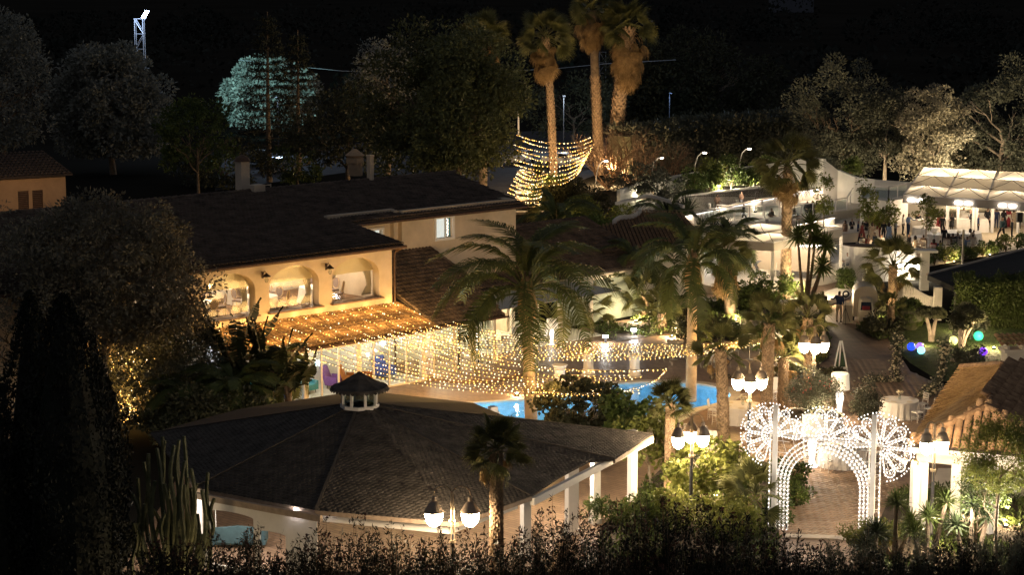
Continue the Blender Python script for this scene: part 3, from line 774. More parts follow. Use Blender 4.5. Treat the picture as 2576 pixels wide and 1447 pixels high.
# ================================================================ TENTS (event canopies)
fabric = M('canopy_fabric', (.80, .76, .66), .8, .03, 1, trl=.55)
fascia_m = M('canopy_fascia', (.36, .32, .27), .7, .06, 1)
led_m = M('led_strip', (1, 1, 1), es=1.6, ecol=(1.0, .92, .86), var=0)
def canopy(name, Cs, label, nx, ny, fasc, hgt=.55, peak=.5, posts=True, zg=0, pk_rows=None):
    """Cs: four corners (front left, front right, back right, back left) top of fascia"""
    O = Vector((Cs[0].x, Cs[0].y, 0)); e = empty(name, O, 0, label, 'canopy')
    c = [p - O for p in Cs]
    P = lambda s, t: (c[0].lerp(c[1], s)).lerp(c[3].lerp(c[2], s), t)
    for i in range(nx):
        for j in range(ny):
            mb = MB(); a, b, d, f = P(i / nx, j / ny), P((i + 1) / nx, j / ny), P((i + 1) / nx, (j + 1) / ny), P(i / nx, (j + 1) / ny)
            K = 8; vs = []
            for y in range(K + 1):
                for x in range(K + 1):
                    p = a.lerp(b, x / K).lerp(f.lerp(d, x / K), y / K); u = abs(2 * x / K - 1); v = abs(2 * y / K - 1); m_ = max(u, v)
                    p = p + Vector((0, 0, peak * (1 - m_) ** 1.4 + .04)); vs.append(p)
            mb.add(vs, [(y * (K + 1) + x, y * (K + 1) + x + 1, (y + 1) * (K + 1) + x + 1, (y + 1) * (K + 1) + x) for y in range(K) for x in range(K)])
            mb.build('fabric_panel', fabric, e)
            seam = MB()
            for q in (a, b, d, f):
                m0 = (a + b + d + f) / 4 + Vector((0, 0, peak + .055))
                seam.tube([q + Vector((0, 0, .05)), q.lerp(m0, .5) + Vector((0, 0, -.09 * peak)), m0], .022, 4)
            seam.build('seam', M('canopy_seam', (.16, .13, .10), .8, 0), e)
    mb = MB()
    for i, j in fasc: mb.bar(c[i] - Vector((0, 0, hgt / 2)), c[j] - Vector((0, 0, hgt / 2)), .12, hgt)
    mb.build('fascia', fascia_m, e)
    mb = MB()
    for i, j in ((0, 1), (1, 2), (2, 3), (3, 0)): mb.bar(c[i], c[j], .1, .1)
    for i in range(1, nx): mb.bar(P(i / nx, 0), P(i / nx, 1), .1, .1)
    for j in range(1, ny): mb.bar(P(0, j / ny), P(1, j / ny), .1, .1)
    mb.build('roof_frame', white_paint, e)
    return e, c, P
# large canopy
tc = [G(2273, 491, 3.2), G(2700, 517, 3.2), G(2700, 441, 3.2), G(2300, 487, 3.2)]
tc[3] = tc[0] + (tc[2] - tc[1])
t1, c1, P1 = canopy('large_event_canopy', tc, 'large white peaked event canopy with double wall lights on its front fascia', 4, 3, [(0, 1), (0, 3)], .58, .38)
for px in (2382, 2408, 2447, 2455, 2495, 2560):
    for k in ((0,)):
        p = G(px, 586) - t1.location; p.z = 0; MB().box((p.x, p.y, 1.35), (.2, .2, 2.7)).build('post', white_paint, t1)
for s in (.075, .36, .62, .9):
    p = P1(s, 0) + Vector((0, -.14, -.3)); mb = MB(); d = (c1[1] - c1[0]).normalized()
    for k in (-1, 1): mb.tube([p + d * (.09 * k), p + d * (.62 * k)], .07, 8)
    mb.build('tube_light', M('fascia_tube_light', (1, 1, 1), es=8, ecol=(1, .92, .84), var=0), t1)
    MB().box(p, (.12, .1, .12)).build('light_bracket', metal_dark, t1)
for i in range(4):
    for j in range(2): lamp(t1, P1((i + .5) / 4, (j + .4) / 2) - Vector((0, 0, .65)), 60, (1, .80, .58), .35)
# bar counters under the large canopy
def counter(px, py, L_, D_, rz, label, h=1.0, name='buffet_table'):
    g = G(px, py); e = empty(name, g, rz, label, 'buffet table')
    MB().box((0, 0, h - .02), (L_ + .1, D_ + .1, .05)).build('top', cloth_white, e)
    n = 44; per = []; 
    for k in range(n):
        t = k / n * 4; sd = int(t); f = t - sd
        x, y = [(-.5 + f, -.5), (.5, -.5 + f), (.5 - f, .5), (-.5, .5 - f)][sd]
        w_ = 1 + .035 * (k % 2); per.append((x * L_ * w_, y * D_ * w_))
    MB().add([(x, y, h - .04) for x, y in per] + [(x * 1.04, y * 1.04, .01) for x, y in per], [(k, (k + 1) % n, (k + 1) % n + n, k + n) for k in range(n)]).build('cloth', cloth_white, e)
    return e
counter(2410, 583, 4.2, .9, -.1, 'long white draped buffet between the posts at the back of the large canopy')
counter(2478, 570, 3.6, .9, -.1, 'white curved buffet counter where guests queue under the canopy')
counter(2545, 566, 3.2, .9, -.1, 'white draped buffet at the far right edge under the canopy')
counter(2325, 583, 2.2, .8, .15, 'white buffet in front of the waiter in a waistcoat', .95)
# small canopy over the white round platform
s0 = G(1720, 598, 3.75); s1 = G(1945, 611, 3.75); s2 = G(2117, 575, 3.75); s3 = s0 + (s2 - s1)
t2, c2, P2 = canopy('small_lounge_canopy', [s0, s1, s2, s3], 'small white fabric canopy over the round lounge platform', 2, 2, [(0, 1), (1, 2)], .5, .28)
for q in (c2[1], c2[2], c2[0], P2(.5, 0)): MB().box((q.x, q.y + .1, 1.9), (.17, .17, 3.0)).build('post', white_paint, t2)
for i in (.25, .75):
    for j in (.3, .75): lamp(t2, P2(i, j) - Vector((0, 0, .6)), 42, (1, .80, .58), .35)
mb = MB(); a, b = P2(.05, .92), P2(.95, .92); mb.bar(a - Vector((0, 0, 1.1)), b - Vector((0, 0, 1.1)), .06, .16); mb.build('led_strip', led_m, t2)
mb = MB(); mb.bar(a - Vector((0, -.3, 2.0)), b - Vector((0, -.3, 2.0)), .2, 1.6); mb.build('back_panel', M('lounge_panel', (.45, .38, .30), .8, .1, 2), t2)

# ================================================================ TERRACES, walls, platform on the right
PZ = .5
plat = smooth_loop([G(*p, PZ) for p in ((1700, 640), (1740, 700), (1800, 722), (1880, 722), (1960, 713), (2040, 703), (2105, 690), (2146, 668), (2150, 640), (2120, 615), (1900, 615))], 4)
o = MB().prism([(p.x, p.y) for p in plat], 0, PZ).build('lounge_platform', M('platform_render', (.62, .56, .47), .7, .06, .7)); tag(o, 'round edged white lounge platform under the small canopy', 'platform')
st = [G(*p, .25) for p in ((1960, 760), (2040, 745), (2110, 725), (2150, 700), (2165, 715), (2130, 742), (2060, 765), (1970, 785))]
o = MB().prism([(p.x, p.y) for p in st], 0, .3).build('low_step_wall', white_wall); tag(o, 'low curved cream wall sweeping below the lounge platform', 'wall')
def wall_path(name, pts, z0, zt, th, mat, label, cat='wall', cap=None):
    """pts: world xy tops"""
    O = Vector((pts[0][0], pts[0][1], 0)); mb = MB()
    for a, b in zip(pts, pts[1:]):
        a_, b_ = Vector((a[0] - O.x, a[1] - O.y, 0)), Vector((b[0] - O.x, b[1] - O.y, 0))
        za, zb_ = (a[2], b[2]) if len(a) > 2 else (zt, zt)
        d = (b_ - a_).normalized(); nn = Vector((-d.y, d.x, 0)) * th
        vs = [a_, b_, b_ + nn, a_ + nn]; V = [(v.x, v.y, z0) for v in vs] + [(vs[0].x, vs[0].y, za), (vs[1].x, vs[1].y, zb_), (vs[2].x, vs[2].y, zb_), (vs[3].x, vs[3].y, za)]
        mb.add(V, [(0, 1, 5, 4), (1, 2, 6, 5), (2, 3, 7, 6), (3, 0, 4, 7), (4, 5, 6, 7)])
    o = mb.build(name, mat); o.location = O; return tag(o, label, cat)
bw = [G(1560, 478, 3.4), G(1640, 452, 3.5), G(1790, 427, 3.7), G(1900, 418, 3.8), G(2046, 396, 4.6), G(2072, 400, 4.6), G(2108, 428, 3.7), G(2150, 445, 3.4), G(2200, 452, 3.3), G(2330, 462, 3.1)]
wall_path('back_garden_wall', bw, 0, 3, .25, white_wall, 'long cream garden wall stepping down behind the planted terrace bed')
rw = [G(1600, 522, 2.3), G(1720, 492, 2.4), G(2010, 456, 2.5), G(2130, 450, 2.5)]
bedp = [(p.x, p.y) for p in rw] + [(p.x, p.y) for p in (G(2130, 442, 2.4), G(2046, 420, 2.4), G(1790, 452, 2.4), G(1600, 490, 2.4))]
o = MB().prism(bedp, 0, 2.3).build('planted_bed', soil); o['kind'] = 'structure'
wall_path('retaining_wall', rw, 0, 2.4, .18, white_wall, 'low cream retaining wall above the upper terrace bench')
l1 = [G(*p, 1.3) for p in ((1560, 560), (1700, 540), (1812, 524), (2010, 487), (2230, 480), (2245, 508), (2140, 528), (1985, 552), (1800, 566), (1620, 582))]
terr_m = M('terrace_floor', (.60, .54, .45), .75, .08, .8)
o = MB().prism([(p.x, p.y) for p in l1], 0, 1.3).build('upper_terrace', terr_m); o['kind'] = 'structure'
l2 = [G(*p, .7) for p in ((1780, 575), (1985, 560), (2160, 530), (2290, 520), (2290, 560), (2170, 585), (1900, 600))]
o = MB().prism([(p.x, p.y) for p in l2], 0, .7).build('middle_terrace', terr_m); o['kind'] = 'structure'
rt = [G(*p, .02) for p in ((2130, 640), (2170, 590), (2280, 560), (2800, 545), (2800, 610), (2576, 625), (2340, 670))]
sheet('gravel_dance_floor', rt, [], .02, M('pale_gravel', (.50, .42, .30), .9, .15, 3, .4, 40))
# bench with LED below
def bench_led(a, b, label):
    O = Vector((a.x, a.y, 0)); e = empty('bar_bench', O, 0, label, 'bench')
    a, b = a - O, b - O
    MB().bar(a, b, .5, .06).build('bench_top', pale_wood, e)
    MB().bar(a + Vector((0, .05, -.08)), b + Vector((0, .05, -.08)), .06, .06).build('led_strip', led_m, e)
    MB().bar(a + Vector((0, .22, -.5)), b + Vector((0, .22, -.5)), .1, .8).build('plinth', white_wall, e)
    for k in (.15, .4, .65, .9): lamp(e, a.lerp(b, k) + Vector((0, -.3, -.12)), 9, (1, .82, .62), .15)
bench_led(G(1690, 548, 2.2), G(2006, 484, 2.2), 'pale timber bar shelf with bright LED line along the upper terrace')
bench_led(G(2010, 480, 2.2), G(2110, 468, 2.2), 'pale shelf with LED line behind the slim trees')
bench_led(G(1985, 566, 1.3), G(2100, 545, 1.3), 'lower bench with glowing LED edge on the middle terrace')
def railing(pts, label, h=1.0, glassy=True, nm='glass_railing'):
    O = Vector((pts[0].x, pts[0].y, pts[0].z)); e = empty(nm, O, 0, label, 'railing'); P = [p - O for p in pts]
    mb = MB()
    for a, b in zip(P, P[1:]): mb.bar(a + Vector((0, 0, h)), b + Vector((0, 0, h)), .06, .06)
    mb.build('handrail', white_paint, e)
    for a, b in zip(P, P[1:]):
        n_ = max(1, round((b - a).length / 1.5))
        for k in range(n_ + 1):
            q = a.lerp(b, k / n_); MB().box((q.x, q.y, q.z + h / 2), (.07, .07, h)).build('baluster', white_paint, e)
            if k < n_ and glassy:
                r = a.lerp(b, (k + 1) / n_); MB().bar(q.lerp(r, .08) + Vector((0, 0, h * .5)), q.lerp(r, .92) + Vector((0, 0, h * .5)), .012, h * .75).build('glass_panel', glass, e)
railing([G(1770, 562, 1.3), G(1960, 545, 1.3)], 'glass railing along the front of the upper terrace')
railing([G(1985, 552, 1.3), G(2130, 528, 1.3)], 'white railing in front of the diners on the middle terrace', .95)
railing([G(2130, 528, 1.0), G(2148, 500, 1.6), G(2215, 492, 1.6)], 'white stair railing beside the terrace steps', 1.0, False, 'stair_railing')
railing([G(2165, 498, 2.6), G(2235, 503, 2.6), G(2280, 494, 2.6)], 'white railing on the roof of the square service block')
sb = [G(*p, 2.5) for p in ((2165, 498), (2235, 506), (2285, 498), (2285, 470), (2170, 470))]
o = MB().prism([(p.x, p.y) for p in sb], 0, 2.5).build('service_block', white_wall); tag(o, 'square cream service block under the roof railing beside the large canopy', 'building')
g = G(2190, 570); o = MB().box((0, 0, .9), (.9, .06, 1.8)).build('service_door', white_paint, None, None); o.location = (sb[1].x - 1.6, sb[1].y - .2, 0); tag(o, 'narrow white door in the cream service block', 'door')
for a_, b_, e_ in (((1850, 520), 2.2, 0), ((2060, 500), 2.2, 0)):
    pass
# steps
st_root = empty('terrace_steps', G(2150, 530), 0, 'short flight of white steps between the terraces', 'steps')
for k in range(5): MB().box((.4, .35 * k, .13 * (k + 1) + .55), (2.0, .36, .26)).build('step', white_wall, st_root)
# ---- booth, walls, gate
cb = G(2190, 700); bo = empty('curved_booth_wall', cb, 0, 'curved cream wall with dark top beside the tall fan palm', 'wall')
mb = MB(); R_ = 1.9; vs = []; n = 20
for k in range(n + 1):
    t = PI * (1.02 + .96 * k / n); vs.append((R_ * math.cos(t), R_ * math.sin(t) * .8))
mb.prism(vs, 0, 2.2, bot=False); mb.build('wall', white_wall, bo)
MB().prism([(x * 1.01, y * 1.01) for x, y in vs], 2.2, 2.26).build('coping', dark_wood, bo)
wall_path('entrance_wall', [(G(2238, 700).x, G(2238, 700).y, 1.9), (G(2300, 705).x, G(2300, 705).y, 2.1)], 0, 2, .3, white_wall, 'short cream wall lit by a bulkhead lamp beside the gate')
p = W(2297, 672, G(2300, 705).y - .3); e = empty('bulkhead_lamp', p, 0, 'bright bulkhead lamp on the short cream wall', 'lamp')
MB().box((0, 0, 0), (.75, .14, .26)).build('lamp_glass', M('bulkhead_lit', (1, 1, 1), es=25, ecol=(1, .9, .75), var=0), e); MB().box((0, .1, .16), (.85, .3, .04)).build('hood', white_paint, e); lamp(e, (0, -.5, 0), 60, (1, .85, .65), .1)
gp = G(2324, 730); o = MB().box((0, 0, 1.2), (.5, .5, 2.4)).box((0, 0, 2.47), (1.4, 1.0, .14)).build('gate_pillar', white_wall); o.location = gp; tag(o, 'tall cream pillar with a flat cap, left of the white gate', 'pillar')
gp2 = G(2357, 805); o = MB().box((0, 0, .95), (.42, .42, 1.9)).build('gate_pillar', white_wall); o.location = gp2; tag(o, 'shorter cream pillar at the hedge, right of the white gate', 'pillar')
ga, gb = G(2240, 790), G(2350, 803); ge = empty('white_timber_gate', ga, 0, 'white boarded double gate with curved top and diagonal braces', 'gate'); d = gb - ga; nb = 22
gz = lambda s: 1.55 + .45 * math.cos(s * PI * .9)
for k in range(nb):
    s = (k + .5) / nb; q = d * s; h = gz(s); ang = math.atan2(d.y, d.x); MB().box((q.x, q.y, h / 2 + .05), (d.length / nb * .84, .05, h), ang).build('plank', white_paint, ge)
mb = MB(); off = Vector((0, -.05, 0))
for s0, s1 in ((.02, .48), (.52, .98)):
    mb.bar(d * s0 + off + Vector((0, 0, .3)), d * s1 + off + Vector((0, 0, 1.3)), .06, .09)
for z in (.3, 1.25): mb.bar(off + Vector((0, 0, z)), d + off + Vector((0, 0, z)), .06, .1)
mb.tube([d * s + off + Vector((0, 0, gz(s) + .05)) for s in LS(0, 1, 12)], .05, 6)
mb.build('brace', white_paint, ge)
# dark shed roof right of the gate
q = [G(2333, 692, 2.2), G(2640, 612, 2.2), G(2700, 655, 2.2), G(2400, 722, 2.2)]
O = Vector((q[0].x, q[0].y, 0)); mb = MB(); roof_slab(mb, [p - O for p in q], .3); o = mb.build('dark_flat_roof', M('dark_felt_roof', (.02, .02, .02), .95, .3, 2)); o.location = O; tag(o, 'black flat roof with a pale edge below the canopy guests', 'roof')
MB().bar(q[0] - O + Vector((0, 0, .04)), q[1] - O + Vector((0, 0, .04)), .14, .1).build('edge_strip', pale_stone, o)
# curved roof building behind the palms (centre right)
wz = 3.3
kq = [G(1545, 562, wz), G(1610, 532, wz), G(1720, 540, wz), G(1770, 600, wz), G(1560, 640, 3.0), G(1410, 600, 3.0)]
O = Vector((kq[0].x, kq[0].y, 0)); kio = empty('curved_roof_annex', O, 0, 'brown tiled annex roof edged by a wavy white gutter', 'building')
mb = MB(); roof_slab(mb, [p - O for p in kq], .15); mb.build('roof', roof_under, kio)
T = tile_plane([p - O for p in kq], (1, 0, 0), .25, .4); pieces(kio, 'roof_tile', TV, TF, T, tile_mat2, 200, stuff_name='far_roof_tiles')
def ribbon(pts, h, nm='wavy_gutter'):
    P = spline([p - O for p in pts], 6); mb = MB()
    for a, b in zip(P, P[1:]): mb.bar(a, b, .16, h)
    mb.build(nm, white_wall, kio)
ribbon([G(1543, 560, 3.45), G(1560, 548, 3.5), G(1590, 545, 3.5), G(1606, 537, 3.5), G(1612, 528, 3.6)], .3)
ribbon([G(1550, 512, 3.5), G(1600, 500, 3.5), G(1640, 494, 3.5), G(1720, 520, 3.5)], .2, 'white_parapet')
bb = [p - O for p in kq]; mb = MB()
for i in (4, 5, 3): 
    a, b = bb[i], bb[(i + 1) % 6]; mb.bar(Vector((a.x, a.y, 1.4)), Vector((b.x, b.y, 1.4)), .2, 2.8)
mb.build('wall', white_wall, kio)
# left hut
hp = W(100, 480, 128); hut = empty('small_hut', (hp.x, 128, 0), .55, 'small tan building with two shuttered windows at the far left', 'building')
hz = hp.z
mb = MB(); mb.plate(lambda a, z, d: (a, d, z), [(-5, 3), (1.75, 3), (1.75, hz + 1.1), (-5, hz + 1.1)], [[(-1.45, hz - 1.2), (-.75, hz - 1.2), (-.75, hz + .05), (-1.45, hz + .05)], [(-.5, hz - 1.2), (.2, hz - 1.2), (.2, hz + .05), (-.5, hz + .05)]], .3)
mb.build('wall', M('tan_plaster', (.50, .33, .19), .9, .12, 1, .3), hut)
for x in (-1.1, -.15):
    f = MB().box((x, .12, hz - .58), (.7, .05, 1.25)).build('shutter', dark_wood, hut)
    for k in range(10): MB().box((x, .06, hz - 1.12 + k * .12), (.6, .06, .03)).build('slat', MATS['brown_sill'], hut)
mb = MB(); roof_slab(mb, [(-5.4, -.4, hz + 1.05), (2.1, -.4, hz + 1.05), (2.1, 5, hz + 2), (-5.4, 5, hz + 2)], .12); mb.build('roof', roof_under, hut)
pieces(hut, 'roof_tile', TV, TF, tile_plane([(-5.4, -.4, hz + 1.05), (2.1, -.4, hz + 1.05), (2.1, 5, hz + 2), (-5.4, 5, hz + 2)], (1, 0, 0), .3, .6), tile_mat, 60, stuff_name='far_roof_tiles')
lamp(hut, (-1.5, -6, hz + 2.5), 90, (1, .62, .32), .3)
# ================================================================ VEGETATION
def leaf_np(P, L, asp, seed=0, up=.25, fold=.0, droop=0.0, out=None):
    """diamond leaves at points P (n,3) -> V, F"""
    r = np.random.RandomState(seed); n = len(P)
    d = r.normal(size=(n, 3)); 
    if out is not None: d = d * .7 + out * 1.2
    d[:, 2] += up; d /= np.linalg.norm(d, axis=1)[:, None]
    w = np.cross(d, r.normal(size=(n, 3))); w /= np.linalg.norm(w, axis=1)[:, None] + 1e-9
    l = (L * r.uniform(.6, 1.3, n))[:, None]
    a = P; b = P + d * l * .45 + w * l * asp; c = P + d * l; c[:, 2] -= droop * l[:, 0]; e = P + d * l * .45 - w * l * asp
    V = np.stack([a, b, c, e], 1).reshape(-1, 3); Fc = np.arange(n * 4).reshape(n, 4)
    return V, Fc
def crown_pts(n, rx, ry, rz, clumps, cr, seed, shell=.55, flat=0.0):
    r = np.random.RandomState(seed)
    c = r.normal(size=(clumps, 3)); c /= np.linalg.norm(c, axis=1)[:, None]
    c *= (r.uniform(shell, 1.0, clumps) ** .7)[:, None]
    c[:, 2] = np.where(c[:, 2] < -.6, -.6 + flat, c[:, 2])
    c *= np.array([rx, ry, rz]); s = r.uniform(.6, 1.35, clumps)
    i = r.randint(0, clumps, n); g = r.normal(size=(n, 3)); g /= (np.linalg.norm(g, axis=1)[:, None] + 1e-6); g *= (r.uniform(.25, 1, n) ** .5)[:, None]
    P = c[i] + g * (cr * s[i])[:, None] * np.array([1, 1, .8]); return P, g
CACHE = {}
def foliage_mesh(key, n, r3, clumps, cr, L, asp, mat, seed, shell=.55, up=.25, z0=0.0, droop=.1):
    if key in CACHE: return CACHE[key]
    P, g = crown_pts(n, *r3, clumps, cr, seed, shell); P[:, 2] += z0
    V, Fc = leaf_np(P, L, asp, seed + 1, up, 0, droop, g)
    CACHE[key] = np_mesh('foliage', V, [Fc], mat); return CACHE[key]
lf_dark = M('leaf_dark', (.042, .046, .024), .6, .5, .8, trl=.2, hue=(.07, .072, .036))
lf_olive = M('leaf_olive', (.085, .090, .062), .6, .4, .8, trl=.2, hue=(.11, .115, .08))
lf_green = M('leaf_green', (.055, .085, .022), .5, .45, .9, trl=.3, hue=(.09, .12, .03))
lf_lime = M('leaf_lime', (.13, .16, .035), .5, .4, .9, trl=.35, hue=(.19, .20, .05))
lf_silver = M('leaf_silver', (.20, .19, .14), .5, .35, .9, trl=.25, hue=(.26, .24, .17))
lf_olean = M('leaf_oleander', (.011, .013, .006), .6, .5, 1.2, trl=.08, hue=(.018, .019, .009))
lf_blue = M('leaf_grey_green', (.19, .20, .17), .6, .35, .8, trl=.1, hue=(.26, .27, .23))
lf_conif = M('leaf_conifer', (.085, .10, .04), .6, .5, .8, trl=.1, hue=(.13, .14, .055))
bark = M('bark', (.16, .115, .08), .9, .35, 4, .7, 20, hue=(.20, .15, .10))
bark_pale = M('pale_bark', (.34, .28, .21), .9, .3, 4, .6, 20)
twig_m = M('twig', (.20, .13, .08), .85, .3, 3)
def limbs(mb, base, h, r, spread, n=6, seed=0, depth=2, lean=(0, 0)):
    rr = random.Random(seed)
    top = Vector(base) + Vector((lean[0], lean[1], h))
    pts = spline([Vector(base), Vector(base).lerp(top, .5) + Vector((rr.uniform(-.08, .08) * h, rr.uniform(-.08, .08) * h, 0)), top], 4)
    mb.tube(pts, [r * (1 - .55 * i / (len(pts) - 1)) for i in range(len(pts))], 8)
    def br(p, d, l, r_, k):
        q = p + d * l; m_ = p.lerp(q, .5) + Vector((rr.uniform(-.12, .12), rr.uniform(-.12, .12), rr.uniform(-.05, .12))) * l
        mb.tube([p, m_, q], [r_, r_ * .75, r_ * .45], 5)
        if k > 0:
            for _ in range(3):
                d2 = (d + Vector((rr.uniform(-.7, .7), rr.uniform(-.7, .7), rr.uniform(-.3, .6)))).normalized(); br(q, d2, l * .62, r_ * .5, k - 1)
    for i in range(n):
        t = 2 * PI * i / n + rr.uniform(-.4, .4); p = pts[int(len(pts) * rr.uniform(.55, .98)) - 1]
        br(p, Vector((math.cos(t), math.sin(t), rr.uniform(.5, 1.3))).normalized(), spread * rr.uniform(.6, 1), r * .42, depth)
    return mb
def tree(name, loc, h, r3, key, label, mat, n=3000, clumps=26, cr=None, L=.28, asp=.28, seed=1, group=None, cat='tree', tr=.16, tm=None, zc=None, rz=0, up=.25, shell=.55, tree_n=6, trunk=True):
    e = empty(name, loc, rz, label, cat, group)
    zc = zc if zc is not None else h - r3[2]
    me = foliage_mesh(key, n, r3, clumps, cr or min(r3) * .38, L, asp, mat, seed, shell, up)
    link('crown', me, e, (0, 0, zc))
    if trunk:
        mb = MB(); limbs(mb, (0, 0, 0), max(.5, zc - r3[2] * .2), tr, min(r3) * .8, tree_n, seed); mb.build('trunk', tm or bark, e)
    return e
def shrub(name, px, py, h, r, label, mat, n=900, L=.14, asp=.22, clumps=12, seed=1, group=None, z=0, ry=None, key=None, up=.4, cat='shrub', loc=None):
    g = loc if loc is not None else G(px, py, z); e = empty(name, g, 0, label, cat, group)
    me = foliage_mesh(key or (name, n, h, r, seed, mat.name), n, (r, ry or r, h * .45), clumps, min(r, h * .5) * .5, L, asp, mat, seed, .4, up)
    link('foliage', me, e, (0, 0, h * .52))
    mb = MB(); rr = random.Random(seed)
    for k in range(5):
        t = rr.uniform(0, 2 * PI); mb.tube([(0, 0, 0), (math.cos(t) * r * .25, math.sin(t) * r * .25, h * .35), (math.cos(t) * r * .55, math.sin(t) * r * .55, h * .75)], [.03, .02, .01], 4)
    mb.build('stem', twig_m, e); return e

# ---- palms
fan_m = M('fan_leaf', (.085, .090, .028), .5, .35, 1.2, trl=.25, hue=(.13, .13, .045))
fan_dead = M('dry_fan_leaf', (.24, .15, .065), .9, .35, 1.5, trl=.2, hue=(.30, .20, .09))
feather_m = M('feather_leaf', (.055, .074, .022), .5, .35, 1.2, trl=.25, hue=(.085, .105, .032))
def fan_leaf(seed, size=1.0, pet=1.0, droop=.35, seg=26, dead=False, spread=2.5):
    key = ('fan', seed, size, pet, droop, dead)
    if key in CACHE: return CACHE[key]
    r = random.Random(seed); mb = MB()
    # leaf points along +x, petiole from the origin
    pp = [Vector((pet * t, 0, .10 * pet * math.sin(t * PI) - droop * .25 * pet * t * t)) for t in (0, .35, .7, 1)]
    mb.tube(pp, [.035, .028, .022, .018], 4); c = pp[-1]
    tilt = -.25 - droop * .4
    for k in range(seg):
        a = -spread / 2 + spread * (k + .5) / seg; l = size * (1 - .25 * (abs(a) / (spread / 2)) ** 2) * r.uniform(.88, 1.05); w = l * spread / seg * .30
        d = Vector((math.cos(a), math.sin(a), .10 * abs(math.sin(a)) + tilt * .3)).normalized(); s = Vector((-math.sin(a), math.cos(a), 0))
        m1 = c + d * l * .55; zf = .03 * (1 if k % 2 else -1)
        tip = c + d * l + Vector((0, 0, -droop * l * r.uniform(.3, .8)))
        mid2 = c + d * l * .8 + Vector((0, 0, -droop * l * .16))
        mb.add([c, m1 + s * w + Vector((0, 0, zf)), m1 - s * w + Vector((0, 0, -zf)), mid2 + s * w * .55, mid2 - s * w * .55, tip], [(0, 2, 1), (1, 2, 4, 3), (3, 4, 5)])
    me = bpy.data.meshes.new('fan_leaf'); me.from_pydata([tuple(v) for v in mb.v], [], mb.f); me.materials.append(fan_dead if dead else fan_m); me.update(); CACHE[key] = me; return me
def feather_leaf(seed, L=3.4, droop=1.0, nl=58, mat=None, ll=.62):
    key = ('feather', seed, L, droop, ll)
    if key in CACHE: return CACHE[key]
    r = random.Random(seed); mb = MB(); pts = []
    for i in range(13):
        t = i / 12; x = L * (t - .28 * droop * t ** 3); z = L * (.55 * t - (.62 + .30 * droop) * t * t * 1.0 - .22 * droop * t ** 3); pts.append(Vector((x, 0, z)))
    mb.tube(pts, [.05 * (1 - .85 * i / 12) for i in range(13)], 5)
    for k in range(nl):
        t = .16 + .84 * (k + .5) / nl; f = t * 12; i = min(11, int(f)); p = pts[i].lerp(pts[i + 1], f - i); d = (pts[i + 1] - pts[i]).normalized()
        ln = ll * math.sin(min(1, (t - .05) * 1.25) * PI * .5) * (1 if t < .7 else 1 - (t - .7) * 1.9) * r.uniform(.85, 1.1)
        for sd in (-1, 1):
            q = (Vector((0, sd, 0)) * .8 + d * .55 + Vector((0, 0, r.uniform(-.1, .35)))).normalized(); e1 = p + q * ln * .55; e2 = p + q * ln + Vector((0, 0, -ln * (.45 + .3 * r.random())))
            w = d * .032
            mb.add([p - w, p + w, e1 + w * 1.1, e1 - w * 1.1, e2], [(0, 1, 2, 3), (3, 2, 4)])
    me = bpy.data.meshes.new('frond'); me.from_pydata([tuple(v) for v in mb.v], [], mb.f); me.materials.append(mat or feather_m); me.update(); CACHE[key] = me; return me
def trunk_path(p0, p1, bend=(0, 0), n=10):
    p0, p1 = Vector(p0), Vector(p1); m = p0.lerp(p1, .5) + Vector((bend[0], bend[1], 0)); return [p0.lerp(m, t).lerp(m.lerp(p1, t), t) for t in LS(0, 1, n)]
boot_m = M('palm_boot', (.30, .21, .13), .9, .35, 5, .5, 20, hue=(.38, .27, .17))
ring_m = M('ringed_trunk', (.34, .27, .19), .85, .3, 2, .5, 12)
def boots(path, r0, r1, seed, dens=9, size=.16, t0=0.0, t1=1.0):
    rr = random.Random(seed); mb = MB(); n = len(path); tot = sum((path[i + 1] - path[i]).length for i in range(n - 1)); rows = max(3, int(tot * (t1 - t0) / (size * .62)))
    for j in range(rows):
        t = t0 + (t1 - t0) * j / rows; f = t * (n - 1); i = min(n - 2, int(f)); p = path[i].lerp(path[i + 1], f - i); d = (path[i + 1] - path[i]).normalized(); r = r0 + (r1 - r0) * t
        for k in range(dens):
            a = 2 * PI * (k + .5 * (j % 2)) / dens + rr.uniform(-.1, .1); o = Vector((math.cos(a), math.sin(a), 0)); s = Vector((-math.sin(a), math.cos(a), 0))
            w = 2 * PI * r / dens * .48; b = p + o * r * .92; tp = p + d * size * rr.uniform(.7, 1.2) + o * (r + size * rr.uniform(.2, .5))
            mb.add([b - s * w, b + s * w, tp + s * w * .5, tp - s * w * .5, b - d * .03 + o * .05], [(0, 1, 2, 3), (4, 1, 0), (2, 1, 4), (4, 0, 3)])
    return mb
